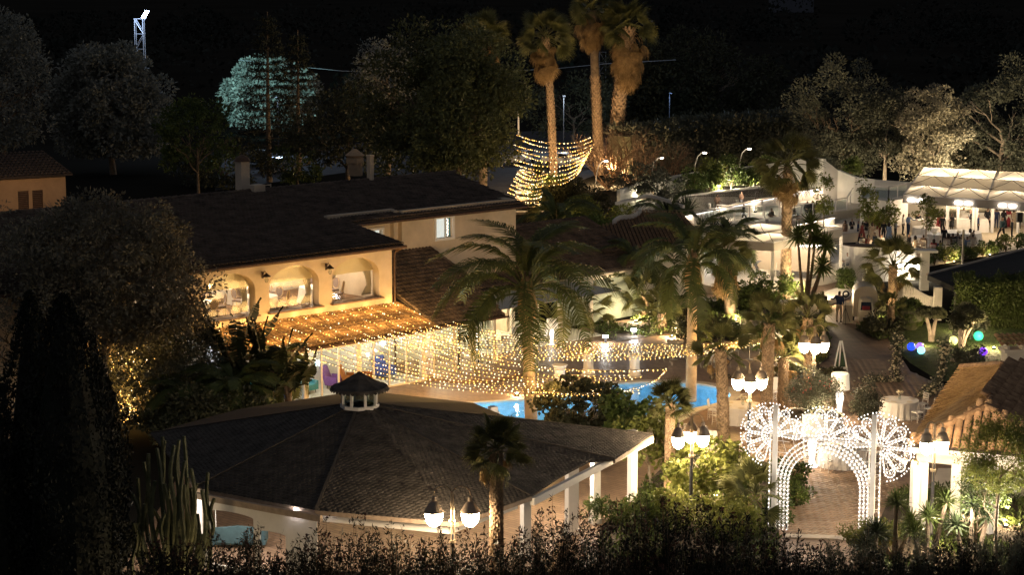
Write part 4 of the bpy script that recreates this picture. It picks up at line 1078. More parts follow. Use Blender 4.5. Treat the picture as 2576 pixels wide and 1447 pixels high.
def fan_palm(px, py, top_py, label, crown_px=None, R_=1.1, r=.17, n=26, skirt=0, seed=1, bend=(0, 0), name='fan_palm', group=None, pet=.9, dens=9, boot=(0, 1), loc=None, live=1.0, Yoff=0, bsz=.15, pale=False, dpet=None):
    """py: ground row (base), top_py: row of the crown centre"""
    g = loc if loc is not None else G(px, py); zt = HT(g, top_py)
    dx = 0 if crown_px is None else (W(crown_px, top_py, g.y).x - g.x)
    e = empty(name, g, 0, label, 'palm tree', group); path = trunk_path((0, 0, 0), (dx, 0, zt), bend)
    MB().tube(path, [r * 1.15 * (1 - .15 * i / 9) for i in range(10)], 12).build('trunk', ring_m if pale else bark, e, smooth=True)
    if dens: 
        o = boots(path, r * 1.12, r * .98, seed, dens, bsz, *boot).build('leaf_base', boot_m, e); o['kind'] = 'stuff'
    rr = random.Random(seed); c = path[-1]
    for k in range(n):
        az = k * 2.399 + rr.uniform(-.2, .2); t = k / max(1, n - 1); el = 1.35 - 1.75 * t * live + rr.uniform(-.12, .12)
        me = fan_leaf(k % 3, R_, pet, .15 + .35 * (k % 3) / 2 + .25 * t)
        o = link('fan_leaf', me, e, c + Vector((0, 0, -.15 * t))); o.rotation_euler = (rr.choice((-1, 1)) * rr.uniform(.15, 1.15), -el, az); o.scale = [rr.uniform(.85, 1.12)] * 3
    for k in range(skirt):
        az = k * 2.399 + 1; t = k / skirt; el = -(.85 + .6 * t) + rr.uniform(-.12, .12)
        me = fan_leaf(10 + k % 3, R_ * .95, (dpet or pet) * .9, .5, dead=True)
        o = link('dead_leaf', me, e, c + Vector((math.cos(az) * r, math.sin(az) * r, -.2 - R_ * (skirt / 34) * 1.25 * t))); o.rotation_euler = (rr.uniform(-.5, .5), -el, az); o.scale = [rr.uniform(.5, 1.15)] * 3
    return e
def feather_palm(px, py, top_py, label, L=3.4, n=22, r=.24, seed=1, crown_px=None, skirt=0, shaft=True, name='feather_palm', z=0, ll=.62, up0=1.1):
    g = G(px, py, z); zt = HT(g, top_py); dx = 0 if crown_px is None else (W(crown_px, top_py, g.y).x - g.x)
    e = empty(name, g, 0, label, 'palm tree'); path = trunk_path((0, 0, 0), (dx, 0, zt))
    mb = MB(); rs = []; pp = []
    for i in range(60):
        t = i / 59; f = t * 9; k = min(8, int(f)); pp.append(path[k].lerp(path[k + 1], f - k)); rs.append(r * (1.18 - .25 * t) * (1.045 if i % 2 else 1))
    mb.tube(pp, rs, 14); mb.build('trunk', ring_m, e, smooth=True)
    rr = random.Random(seed); c = path[-1]
    if shaft:
        mb = MB(); mb.lathe([(r * .9, -.1), (r * 1.55, .25), (r * 1.8, .7), (r * 1.5, 1.25), (r * 1.0, 1.8), (.06, 2.1)], 12, c, wob=lambda t, i: 1 + .12 * math.sin(t * 5 + i)); mb.build('crownshaft', M('fibrous_sheath', (.36, .24, .13), .85, .35, 3, .6, 14), e, smooth=True)
        c = c + Vector((0, 0, 1.55))
    for k in range(n):
        az = k * 2.399 + rr.uniform(-.2, .2); t = k / (n - 1)
        me = feather_leaf(k % 4, L, .55 + .5 * (k % 4) / 3, ll=ll); o = link('frond', me, e, c + Vector((math.cos(az) * .12, math.sin(az) * .12, -.25 * t)))
        o.rotation_euler = (rr.uniform(-.3, .3), -(up0 - (up0 + .45) * t + rr.uniform(-.1, .1)), az); o.scale = [rr.uniform(.85, 1.1)] * 3
    return e
def rosette(n, L, w, seed, droop=.25, elmin=-.2, mat=None, name='leaf'):
    key = ('ros', n, L, w, seed, droop, elmin)
    r = random.Random(seed); mb = MB()
    for k in range(n):
        az = k * 2.399; t = k / n; el = 1.5 - (1.5 - elmin) * t ** .8; l = L * r.uniform(.8, 1.1); d = Vector((math.cos(az) * math.cos(el), math.sin(az) * math.cos(el), math.sin(el))); s = Vector((-math.sin(az), math.cos(az), 0)) * w
        m_ = d * l * .5; tip = d * l + Vector((0, 0, -droop * l * (1 - t * .3) * math.cos(el)))
        mb.add([s * .5, -s * .5, m_ - s, m_ + s, tip, m_ - d.cross(s).normalized() * w * .5], [(0, 1, 5), (1, 2, 5), (0, 5, 3), (3, 5, 4), (5, 2, 4)])
    return mb
def yucca(px, py, heads, label, mat, trunk_m=None, name='yucca', L=.75, w=.035, n=60, group=None, z=0, loc=None, elmin=-.3):
    """heads: list of (dx, dy, height) metres"""
    g = loc if loc is not None else G(px, py, z); e = empty(name, g, 0, label, 'yucca', group)
    for i, (dx, dy, h) in enumerate(heads):
        MB().tube([(0, 0, 0), (dx * .6, dy * .6, h * .5), (dx, dy, h)], [.12, .08, .07], 7).build('trunk', trunk_m or bark, e)
        me = CACHE.get(('y', i % 3, L, mat.name, n))
        if me is None:
            o = rosette(n, L, w, i, .2, elmin).build('leaf_rosette', mat, e, loc=(dx, dy, h)); CACHE[('y', i % 3, L, mat.name, n)] = o.data
        else: o = link('leaf_rosette', me, e, (dx, dy, h), i * 1.1)
    return e
# ================================================================ LAMPS
globe_m = M('lamp_globe_lit', (1, 1, 1), es=44, ecol=(1.0, .74, .46), var=0)
pole_m = M('lamp_pole', (.06, .06, .065), .5, .1, 6, metal=.3)
arm_m = M('lamp_arm', (.34, .27, .18), .4, .15, 6, metal=.5)
cap_m = M('lamp_cap', (.30, .24, .18), .45, .15, 6, metal=.4)
def street_lamp(base, h, arms, label, r=.28, low=True):
    e = empty('street_lamp', base, 0, label, 'street lamp', 'globe street lamps round the garden'); zt = h
    MB().lathe([(.14, 0), (.14, .1), (.07, .3), (.055, h * .62), (.055, h * .66)], 10).build('pole', pole_m, e)
    mb = MB(); 
    for k in range(3): t = 2 * PI * k / 3; mb.tube([(.06 * math.cos(t), .06 * math.sin(t), h * .52), (.06 * math.cos(t), .06 * math.sin(t), h * .86)], .014, 5)
    mb.lathe([(.11, h * .60), (.11, h * .62)], 12).lathe([(.11, h * .75), (.11, h * .76)], 12); mb.build('pole_collar', arm_m, e)
    for a, l in arms:
        c, s = math.cos(a), math.sin(a); R_ = l / 2; zc = h - R_; pts = [(.03 * c, .03 * s, h * .6), (.03 * c, .03 * s, zc)]
        for k in range(1, 12): t = PI - PI * k / 11; pts.append(((R_ + R_ * math.cos(t)) * c, (R_ + R_ * math.cos(t)) * s, zc + R_ * math.sin(t)))
        pts.append((l * c, l * s, zc - .12)); MB().tube(pts, .02, 6).build('arm', arm_m, e)
        o = (l * c, l * s, zc - .12)
        cp = MB().lathe([(.0, .06), (.07, .05), (.08, -.08), (.16, -.16), (r * 1.02, -.36), (r * 1.15, -.42), (r * 1.0, -.43)], 20, o).build('lamp_cap', cap_m, e, smooth=False)
        MB().lathe([(r * .99, -.43), (r * .97, -.56), (r * .84, -.72), (r * .56, -.83), (r * .22, -.88), (0, -.885)], 16, o).build('lamp_globe', globe_m, e, smooth=True)
    return e
def lampat(px, top, Y=None, base=None):
    if base: g = G(px, base)
    else: p = W(px, top, Y); g = Vector((p.x, p.y, 0))
    return g, HT(g, top)
g, h = lampat(1137, 1223, Y=58.3); street_lamp(g, h, [(PI, .55), (0.0, .55)], 'twin globe street lamp rising from the front hedge before the pavilion roof')
g, h = lampat(2043, 818, base=1066); street_lamp(g, h, [(PI + .2, .45), (-PI / 2, .42), (-.2, .42)], 'triple globe street lamp beside the white easel and path', .24)
g, h = lampat(1882, 905, base=1170); street_lamp(g, h, [(PI + .1, .48), (-PI / 2 - .1, .5), (-.1, .46)], 'triple globe street lamp between the pool and the illuminated arch', .25)
g, h = lampat(1737, 1043, base=1310); street_lamp(g, h, [(PI + .2, .5), (PI / 2, .3), (-.2, .40)], 'triple globe street lamp in the bright shrubs right of the pavilion', .24)
g, h = lampat(2341, 1062, base=1372); street_lamp(g, h, [(PI + .3, .30), (.3, .32)], 'twin globe street lamp in front of the tiled bar house', .22)
# flash floor lamps (bottle shaped, lit)
bottle_m = M('lit_bottle_body', (1, 1, 1), es=.55, ecol=(1, .93, .86), var=0)
shade_m = M('lit_drum_shade', (.55, .50, .42), es=.14, ecol=(1.0, .84, .58), var=.05, scale=20)
def floor_lamp(px, py, top, label, k=1.0, loc=None):
    g = loc if loc is not None else G(px, py); h = HT(g, top) if top else 1.9; e = empty('floor_lamp', g, 0, label, 'floor lamp', 'giant glowing floor lamps'); s = h / 1.9
    MB().lathe([(x * s, z * s) for x, z in [(.20, 0), (.21, .06), (.13, .12), (.10, .3), (.12, .55), (.17, .8), (.16, 1.0), (.09, 1.12), (.07, 1.2)]], 16).build('lamp_body', bottle_m, e, smooth=True)
    MB().lathe([(x * s, z * s) for x, z in [(.40, 1.2), (.405, 1.24), (.36, 1.86), (.34, 1.88), (0, 1.885)]], 24, wob=lambda t, i: 1 + .012 * math.cos(t * 24)).build('lamp_shade', shade_m, e)
    lamp(e, (0, -.75 * s, .7 * s), 7 * k, (1, .88, .7), .2); return e
floor_lamp(2111, 1050, 938, 'giant glowing floor lamp below the white easel')
floor_lamp(2042, 1176, 1046, 'giant glowing floor lamp seen through the left half of the lit arch')
floor_lamp(1197, 885, 806, 'glowing floor lamp inside the garden room behind the string lights')
floor_lamp(1388, 868, 802, 'glowing floor lamp against the garden room doors, right of the big palm')
# ================================================================ ILLUMINATED ARCH
AL = W(1955, 1017, 69.0); AR = W(2203, 1042, 67.4); d = Vector((AR.x - AL.x, AR.y - AL.y, 0)); wA = d.length; az = math.atan2(d.y, d.x)
AO = Vector(((AL.x + AR.x) / 2, (AL.y + AR.y) / 2, 0)); arch = empty('illuminated_arch', AO, az, 'tall festive arch of white bulbs with three flower rosettes above the brick path', 'light arch')
zP = AL.z
for s in (-1, 1):
    MB().box((s * wA / 2, -.12, zP / 2), (.16, .12, zP)).build('post', white_paint, arch)
    MB().box((s * (wA / 2 + .02) - .22, .05, zP * .42), (.05, .05, zP * .84)).build('inner_post', white_paint, arch)
fr_b = MB(); bulbs = []
def path_bulbs(P, sp, off=0.0, y=-.06):
    acc = 0
    for a, b in zip(P, P[1:]):
        l = (b - a).length
        while acc <= l:
            q = a.lerp(b, acc / max(l, 1e-6)); bulbs.append((q.x, y, q.z)); acc += sp
        acc -= l
def rib(P, w=.022, h=.05):
    for a, b in zip(P, P[1:]): fr_b.bar(a, b, h, w, up=(0, 1, 0))
hw = wA / 2
for j, (rx, zt) in enumerate(((1.32, 3.02), (1.46, 3.17), (1.60, 3.32), (1.74, 3.5))):
    zs = 1.75; P = [Vector((-rx, 0, .02)), Vector((-rx, 0, zs))] + [Vector((-rx * math.cos(t), 0, zs + (zt - zs) * math.sin(t))) for t in LS(.08, PI - .08, 30)] + [Vector((rx, 0, zs)), Vector((rx, 0, .02))]
    rib(P); path_bulbs(P, .145, y=-.07)
    if j < 4: path_bulbs([p + Vector((0, 0, 0)) for p in P], .145, y=.07)
for s in (-1, 1):
    for x in (hw + .22,):
        P = [Vector((s * x, 0, .02)), Vector((s * x, 0, 3.3))]; rib(P); path_bulbs(P, .15)
    for k in range(8):
        z = .3 + k * .42; fr_b.bar((s * 1.32, 0, z), (s * (hw + .22), 0, z + .02), .02)
        if k < 6: fr_b.bar((s * 1.32, 0, z), (s * (hw + .22), 0, z + .42), .015)
fr_b.bar((-hw - 1.0, 0, 3.5), (hw + 1.1, 0, 3.46), .05, .05); fr_b.bar((-hw, 0, 3.42), (hw, 0, 3.4), .03, .03)
for k in range(9):
    x = -1.6 + .4 * k; fr_b.bar((x, 0, 3.45), (x * .55, 0, 4.3 - abs(x) * .2), .014); fr_b.bar((x, 0, 3.45), (x * .8, 0, 2.8 - abs(x) * .25), .012)
def rosette_arch(cx, cz, R_, a0, a1, np_):
    for k in range(np_):
        a = a0 + (a1 - a0) * (k + .5) / np_; da = abs(a1 - a0) / np_ * .5; c, s = math.cos(a), math.sin(a); hr = .74 * R_ * math.tan(da) * .92; hc = R_ - hr
        L_ = [(.24 * R_, -.02)] + [(hc + hr * math.cos(t), hr * math.sin(t)) for t in LS(-PI * .60, PI * .60, 13)] + [(.24 * R_, .02)]
        P = [Vector((cx + x * c - y * s, 0, cz + x * s + y * c)) for x, y in L_]; rib(P); path_bulbs(P, .125, y=-.05)
        L3 = [Vector((cx + x * c - y * s, 0, cz + x * s + y * c)) for x, y in [(hc - hr * .3 + hr * .5 * math.cos(t), hr * .5 * math.sin(t)) for t in LS(-PI * .8, PI * .8, 9)]]; path_bulbs(L3, .125, y=-.05)
        L2 = [(hc + hr * .55 * math.cos(t), hr * .55 * math.sin(t)) for t in LS(-PI * .7, PI * .7, 9)]; rib([Vector((cx + x * c - y * s, 0, cz + x * s + y * c)) for x, y in L2], .012, .02)
        for q in (-.66, -.22, .22, .66): aa = a + q * da; bulbs.append((cx + R_ * 1.09 * math.cos(aa), -.05, cz + R_ * 1.09 * math.sin(aa)))
        fr_b.bar((cx, 0, cz), (cx + hc * c, 0, cz + hc * s), .012)
    for q in (.24, .55, .8): rib([Vector((cx + R_ * q * math.cos(t), .03, cz + R_ * q * math.sin(t))) for t in LS(a0, a1, 24)], .012, .02)
    for t in LS(a0, a1, 9): bulbs.append((cx + .17 * math.cos(t), -.06, cz + .17 * math.sin(t)))
def old_rosette(cx, cz, R_, a0, a1, np_):
    for k in range(np_):
        a = a0 + (a1 - a0) * (k + .5) / np_; da = (a1 - a0) / np_ * .5; c, s = math.cos(a), math.sin(a); P = []
        for t in LS(-1, 1, 17):
            u = math.sin((t + 1) / 2 * PI) ** .55; w = math.sin(t * PI / 2) * math.tan(da) * .86
            rr = .28 * R_ + .68 * R_ * u; ww = w * rr * (1 if u > .5 else u * 1.4 + .3); P.append(Vector((cx + rr * c - ww * s, 0, cz + rr * s + ww * c)))
        rib(P); path_bulbs(P, .115, y=-.05)
        fr_b.bar((cx, 0, cz), (cx + R_ * .3 * c, 0, cz + R_ * .3 * s), .015); 
        for q in (-.5, 0, .5):
            aa = a + q * da * 1.3; bulbs.append((cx + R_ * 1.07 * math.cos(aa), -.05, cz + R_ * 1.07 * math.sin(aa)))
    for t in LS(a0, a1, 14): bulbs.append((cx + .17 * math.cos(t), -.06, cz + .17 * math.sin(t)))
rosette_arch(-hw - .15, 3.42, 1.08, -.10, PI * 1.42, 10)
rosette_arch(.02, 3.52, 1.05, .02, PI - .02, 6)
rosette_arch(hw + .20, 3.42, 1.12, -PI * .45, PI * 1.05, 10)
for j in range(26):
    t = .06 + (PI - .12) * j / 25; c_, s_ = math.cos(t), math.sin(t); a_ = (-1.32 * c_, 0, 1.75 + 1.27 * s_); b_ = (-1.74 * math.cos(t + .06), 0, 1.75 + 1.75 * math.sin(t + .06)); fr_b.bar(a_, b_, .016)
for s_ in (-1, 1):
    for j in range(9): fr_b.bar((s_ * 1.32, 0, .1 + j * .19), (s_ * 1.74, 0, .25 + j * .19), .016)
fr_b.build('lattice_frame', white_paint, arch)
BVx = [(-.026, 0, 0), (0, -.026, 0), (.026, 0, 0), (0, .026, 0), (0, 0, .036), (0, 0, -.036)]
BFx = [(0, 1, 4), (1, 2, 4), (2, 3, 4), (3, 0, 4), (1, 0, 5), (2, 1, 5), (3, 2, 5), (0, 3, 5)]
def bulb_mesh(pts, mat, sz=1.0, name='bulbs', vary=False):
    T = np.zeros((len(pts), 3, 4)); T[:, 0, 0] = T[:, 1, 1] = T[:, 2, 2] = sz * (NR.uniform(.55, 1.25, len(pts)) if vary else 1); T[:, :, 3] = np.array(pts); return repl_mesh(name, BVx, BFx, T, mat)
arch_bulb = M('arch_bulb_lit', (1, 1, 1), es=.95, ecol=(1.0, .91, .84), var=0, nee=False)
o = link('bulbs', bulb_mesh(bulbs, arch_bulb, .95), arch); o['kind'] = 'stuff'
for x, z in ((-1.9, 3.6), (0, 4.0), (1.9, 3.6), (-1.6, 2.6), (1.6, 2.6), (-1.5, 1.2), (1.5, 1.2), (0, 3.1)):
    for y in (-.8, .8): lamp(arch, (x, y, z), 3.2, (1, .90, .78), .35)
# ================================================================ STRING LIGHTS
fairy = [M('fairy_bulb_amber', (1, .8, .4), es=1.0, ecol=(1.0, .50, .10), var=0, nee=False), M('fairy_bulb_cream', (1, .9, .6), es=1.0, ecol=(1.0, .74, .40), var=0, nee=False)]
def string_light(pts, label, group, sp=.26, sz=.9, name='string_lights', droop=.04, watts=0, nl=3):
    O = pts[0].copy(); P = [p - O for p in pts]; e = empty(name, O, 0, label, 'string lights', group)
    MB().tube(P, .011, 3, cap=False).build('wire', wire_mat, e)
    B = ([], []); acc = RD.uniform(0, sp)
    for a, b in zip(P, P[1:]):
        l = (b - a).length
        while acc <= l:
            q = a.lerp(b, acc / max(l, 1e-6)); B[RD.random() < .38].append((q.x + RD.uniform(-.03, .03), q.y + RD.uniform(-.03, .03), q.z - droop + RD.uniform(-.035, .02))); acc += sp * RD.uniform(.75, 1.25)
        acc -= l
    for i in (0, 1):
        if B[i]: link('bulbs', bulb_mesh(B[i], fairy[i], sz * 1.1, vary=True), e)['kind'] = 'stuff'
    if watts:
        for k in range(nl):
            f = (k + .5) / nl * (len(P) - 1); i = int(f); q = P[i].lerp(P[min(i + 1, len(P) - 1)], f - i); lamp(e, q + Vector((0, 0, .12)), watts * 1.25, (1.0, .56, .17), .25)
    return e
def bez(a, b, c, d, n=22): return [(1 - t) ** 3 * a + 3 * (1 - t) ** 2 * t * b + 3 * (1 - t) * t * t * c + t ** 3 * d for t in LS(0, 1, n)]
def pxbez(P, z0, z1, n=26):
    Q = bez(*[Vector((p[0], p[1], 0)) for p in P], n=n); out = []
    for i, q in enumerate(Q):
        t = i / (n - 1); out.append(G(q.x, q.y, z0 + (z1 - z0) * t))
    return out
# on the veranda roof
for k in range(15):
    x0 = -11.2 + k * .80 + RD.uniform(-.1, .1); pts = []
    for j in range(8):
        t = j / 7; x = x0 + t * .9 + .04 * math.sin(k + j * 2.1); y = -.08 - 2.95 * t; z = 3.45 + (y + .02) * .258 + .13
        if x < .55: pts.append(B_world(x, y, z))
    if len(pts) > 2: string_light(pts, 'warm fairy light strand lying down the tiled veranda roof' + {0: ' at its far left end', 14: ' along its right edge'}.get(k, ''), 'fairy lights on the veranda roof', .17, 1.0, watts=4, nl=2)
pts = [B_world(-11 + .5 * j, -.12, 3.50 + .06 * math.sin(j * 1.9)) for j in range(24)]
string_light(pts, 'warm fairy light strand looped along the wall foot above the veranda', None, .17, .9, watts=2, nl=8)
# sweeping from the veranda eave over the terrace, family ending at the pool corner
for k in range(12):
    a = k / 11
    s = (740 + 330 * a, 880 - 55 * a); yf = 1003 - 58 * a
    e_ = (1560 + 60 * math.sin(k), 992 - 62 * a) if k < 10 else (1678, 928)
    P = (s, (s[0] + 110, s[1] + 52), (1120 + 130 * a, yf + 4), e_)
    string_light(pxbez(P, 2.75, 2.5), 'warm string light strand swooping from the veranda eave low over the terrace' + {0: ', lowest of them', 11: ', highest of them'}.get(k, ''), 'string lights swooping low over the pool terrace', .22, .95, watts=11, nl=3)
for k in range(11):
    a = k / 10
    s = (905 + 230 * a, 850 - 42 * a); yf = 912 - 48 * a
    P = (s, (s[0] + 150, s[1] + 44), (1480, yf + 12 - 4 * a), (1760 + 30 * a, 890 - 26 * a))
    p1 = pxbez(P, 2.8, 2.6, 22); P2_ = (P[3], (P[3][0] + 80, P[3][1] - 8), (1900, 868 - 10 * a), (1985, 838))
    p2 = pxbez(P2_, 2.6, 3.4, 8)
    string_light(p1 + p2[1:], 'warm string light strand crossing the terrace to the palms by the triple lamp', 'string lights crossing the whole terrace', .21, .98, watts=10, nl=3)
pts = pxbez(((1340, 984), (1500, 1000), (1640, 990), (1678, 925)), 2.5, 2.6, 16); string_light(pts, 'loose end of string light curling up beside the pool edge', None, .22)
# net of strings over the car park entrance
for k in range(10):
    a = k / 9; y0 = 338 + 110 * a; P = ((1300 + 12 * math.sin(k * 2), y0), (1360, y0 + 26), (1440, y0 + 30), (1495 - 40 * abs(a - .25), 345 + 70 * a))
    pts = pxbez(P, 3.4, 3.4, 14); string_light(pts, 'warm string light strand hung between trees over the car park entrance', 'string lights over the car park entrance', .50, 1.7, watts=10, nl=1)
for k in range(9):
    a = k / 8; y0 = 440 + 75 * a; P = ((1308 - 45 * a, y0 - 15), (1330, y0 + 8), (1345, y0 + 6), (1378 - 20 * a, y0 - 4)); pts = pxbez(P, 2.6, 2.6, 8)
    string_light(pts, 'short warm strand draped over the garden steps below the car park', 'string lights over the garden steps', .32, 1.4, watts=5, nl=1)
# strings wrapped on the olive tree trunk at left
gO = G(292, 1080)
rr = random.Random(4)
for k in range(11):
    x = -1.1 + k * .24 + rr.uniform(-.1, .1); pts = [gO + Vector((x + .25 * math.sin(j * 1.3 + k) + .10 * j * (x * .25), rr.uniform(-.3, .3), .3 + j * .34 + rr.uniform(-.1, .1))) for j in range(14 if k % 3 == 1 else 10)]
    string_light(pts, 'yellow fairy light strand wound up the olive tree trunk', 'fairy lights on the olive tree', .13, 1.0, watts=5, nl=2)
# white fairy curtain behind palms beside the small canopy
rr = random.Random(9)
wc = M('cool_fairy_bulb', (1, 1, 1), es=1.6, ecol=(.95, .93, 1), var=0, nee=False)
p0 = G(1640, 700); cur = empty('light_curtain', p0, 0, 'dense curtain of cool white fairy lights behind the palms left of the lounge', 'string lights')
B = [(rr.uniform(-.9, 4.4), rr.uniform(-.8, .8), rr.uniform(.3, 2.9)) for _ in range(520)]
link('bulbs', bulb_mesh(B, wc, 1.1, vary=True), cur)['kind'] = 'stuff'
mb = MB()
for k in range(14): x = -.9 + k * .4; mb.tube([(x, 0, .2), (x + .05, .1, 2.3), (x, 0, 4.4)], .01, 4)
mb.tube([(-1, 0, 4.4), (4.5, 0, 4.4)], .02, 5); mb.build('wire', wire_mat, cur)
for x in (0, 1.6, 3.4): lamp(cur, (x, 0, 2.4), 40, (1, .93, .85), .4)

# ================================================================ FURNITURE
chair_m = M('chair_white', (.74, .70, .64), .45, .04, 5)
def chiavari(label, group):
    e = empty('chiavari_chair', (0, 0, 0), 0, label, 'chair', group)
    for x in (-.18, .18):
        MB().tube([(x, -.19, 0), (x * .97, -.18, .45)], .016, 5).build('leg', chair_m, e)
        MB().tube([(x, .20, 0), (x * .95, .17, .45), (x * .95, .24, .92)], .016, 5).build('leg', chair_m, e)
    MB().box((0, 0, .45), (.40, .40, .04)).build('seat', chair_m, e)
    mb = MB()
    for z in (.60, .70, .80, .915): y = .185 + (z - .45) * .115; mb.tube([(-.17, y, z), (.17, y, z)], .012, 5)
    for k in range(5): x = -.11 + k * .055; mb.tube([(x, .20, .60), (x, .235, .91)], .009, 4)
    mb.build('backrest', chair_m, e)
    mb = MB()
    for z in (.15, .25): mb.tube([(-.18, -.19, z), (.18, -.19, z)], .009, 4); mb.tube([(-.18, -.19, z), (-.18, .19, z)], .009, 4); mb.tube([(.18, -.19, z), (.18, .19, z)], .009, 4)
    mb.build('stretcher', chair_m, e); return e
CH = None
def chair_at(g, rz, label, group='white chiavari chairs at the garden tables'):
    global CH
    if CH is None: CH = chiavari(label, group); CH.location = g; CH.rotation_euler = (0, 0, rz); return CH
    return copy_tree(CH, g, rz, label, group)
def round_table(g, r, label, h=.76, cloth=True, name='round_table', skirt=1.12, items=0, desc=''):
    e = empty(name, g, 0, label, 'table')
    MB().lathe([(r * .98, h - .02), (r, h), (0, h + .004)], 36).build('tabletop', cloth_white, e)
    MB().lathe([(r * skirt, .02), (r * 1.04, h * .5), (r, h - .01), (r * .98, h)], 60, wob=lambda t, i: 1 + (.035, .02, .004, 0)[i] * math.cos(t * 20 + .6 * math.sin(t * 3))).build('tablecloth', cloth_white, e)
    for k in range(items):
        t = 2 * PI * k / items + .3; pl_ = MB().lathe([(.13, 0), (.14, .015), (.09, .012)], 14).build('dinner_plate', M('plate_gold', (.62, .52, .36), .3, .05, 3)); pl_.location = (g[0] + math.cos(t) * r * .72, g[1] + math.sin(t) * r * .72, h + .006 + g[2]); tag(pl_, 'round dinner plate set on the ' + desc, 'plate', 'plates on the ' + desc)
    return e
def flowers_vase(g, label, s=1.0):
    e = empty('flower_vase', g, 0, label, 'vase'); MB().lathe([(.05, 0), (.07, .08), (.04, .2), (.05, .24)], 10).build('vase', glass, e)
    V, g_ = crown_pts(50, .14 * s, .14 * s, .12 * s, 8, .05, 3); V[:, 2] += .34; a, b = leaf_np(V, .09, .4, 3); link('bouquet', np_mesh('bouquet', a, [b], M('white_flower', (.75, .68, .50), .8, .15, 8, trl=.2)), e); return e
def ring_chairs(g, r, angs, desc, grp):
    for i, t in enumerate(angs):
        p = Vector(g) + Vector((math.cos(t) * r, math.sin(t) * r, 0)); side = ['right', 'far right', 'far', 'far left', 'left', 'near left', 'near', 'near right'][int(((t % (2 * PI)) + PI / 8) / (PI / 4)) % 8]
        chair_at(p, t - PI / 2, 'white chiavari chair on the %s side of %s' % (side, desc), grp)
g = G(2118, 1170); round_table(g, .95, 'round white clothed table seen through the middle of the lit arch', items=6, desc='table behind the lit arch'); ring_chairs(g, 1.35, (-2.2, -1.2, PI, 1.1, 2.2, 0), 'the table behind the lit arch', 'chairs round the table behind the arch')
flowers_vase(g + Vector((0, 0, .77)), 'pale flowers in glass vase on the table behind the arch')
g = G(2262, 1048); round_table(g, .85, 'round white clothed table left of the bar house roof', items=5, desc='table beside the bar house'); ring_chairs(g, 1.3, (.5, -.3, -1.1, 2.6), 'the table beside the bar house', 'chairs round the table beside the bar house')
flowers_vase(g + Vector((0, 0, .77)), 'pale flowers in glass vase on the table beside the bar house')
g = G(1868, 1062); round_table(g, .95, 'round white clothed table under the triple lamp near the pool', items=6, desc='table under the pool lamp'); ring_chairs(g, 1.35, (-2.6, -1.5, 2.8, 1.4, .6), 'the table under the pool lamp', 'chairs round the table under the pool lamp')
flowers_vase(g + Vector((0, 0, .77)), 'candle and flower centrepiece on the table under the pool lamp', 1.3)
g = G(1775, 1140); round_table(g, .9, 'round clothed table by the pool behind the bright shrubs', items=5, desc='table by the bright shrubs'); ring_chairs(g, 1.3, (-.2, 1.0, 2.0), 'the table behind the bright shrubs', 'chairs round the table behind the shrubs')
chair_at(G(1940, 1010), 2.6, 'lone white chiavari chair beside the big cylindrical planter')
# cocktail tables
def cocktail(px, py, label):
    g = G(px, py); e = empty('cocktail_table', g, 0, label, 'cocktail table', 'cocktail tables in stretch cloth on the pool terrace')
    MB().lathe([(.36, 1.09), (.37, 1.11), (0, 1.115)], 24).build('tabletop', cloth_white, e)
    MB().lathe([(.36, .0), (.30, .12), (.24, .45), (.235, .75), (.29, 1.0), (.37, 1.1)], 28, wob=lambda t, i: 1 + (.10 if i == 0 else .03) * math.cos(4 * t) + .012 * math.cos(17 * t)).build('tablecloth', cloth_white, e, smooth=True)
cocktail(1408, 975, 'leftmost clothed cocktail table, nearest the pool edge'); cocktail(1480, 945, 'middle clothed cocktail table on the pool terrace'); cocktail(1596, 948, 'rightmost clothed cocktail table among the string lights')
# metal garden chairs and tables on the terrace
grey_ch = M('metal_chair', (.40, .38, .35), .5, .1, 5, metal=.2)
def metal_chair(label, group):
    e = empty('garden_chair', (0, 0, 0), 0, label, 'chair', group)
    for x in (-.22, .22):
        for y in (-.2, .2): MB().tube([(x, y, 0), (x * .9, y * .9, .44)], .013, 5).build('leg', grey_ch, e)
    MB().box((0, 0, .45), (.46, .44, .03)).build('seat', grey_ch, e)
    vs = []; n = 10
    for k in range(n + 1):
        t = PI * (.02 + .96 * k / n); 
        for z in (.5, .86): vs.append((-.25 * math.cos(t) * (1 if z < .6 else 1.05), .05 + .20 * math.sin(t) + (.04 if z > .6 else 0), z))
    MB().add(vs, [(2 * k, 2 * k + 2, 2 * k + 3, 2 * k + 1) for k in range(n)]).build('backrest', grey_ch, e); return e
MC = [None]
def mchair(g, rz, label, group):
    if MC[0] is None: MC[0] = metal_chair(label, group); MC[0].location = g; MC[0].rotation_euler = (0, 0, rz)
    else: copy_tree(MC[0], g, rz, label, group)
def bistro(px, py, label, desc, angs, z=0, r=.4, h=.74, grp=None):
    g = G(px, py, z); e = empty('bistro_table', g, 0, label, 'table'); MB().lathe([(.2, 0), (.2, .02), (.03, .04), (.03, h - .02), (r, h - .01), (r, h + .01), (0, h + .012)], 18).build('pedestal_table', grey_ch, e)
    names = ['right', 'far', 'left', 'near']
    for t in angs:
        sd = names[int(((t % (2 * PI)) + PI / 4) / (PI / 2)) % 4]
        mchair(g + Vector((math.cos(t) * .75, math.sin(t) * .75, 0)), t - PI / 2, 'pale metal chair on the %s side of %s' % (sd, desc), grp or 'metal chairs')
bistro(1695, 905, 'small bistro table on the terrace left of the tall feather palm', 'the bistro table left of the tall palm', (.2, PI, 1.6))
bistro(1790, 925, 'small bistro table between the tall palm and fan palm', 'the bistro table right of the tall palm', (0, PI, -1.6))
bistro(1885, 905, 'small bistro table under the fan palms by the pool', 'the bistro table under the fan palms', (.1, 3.0))
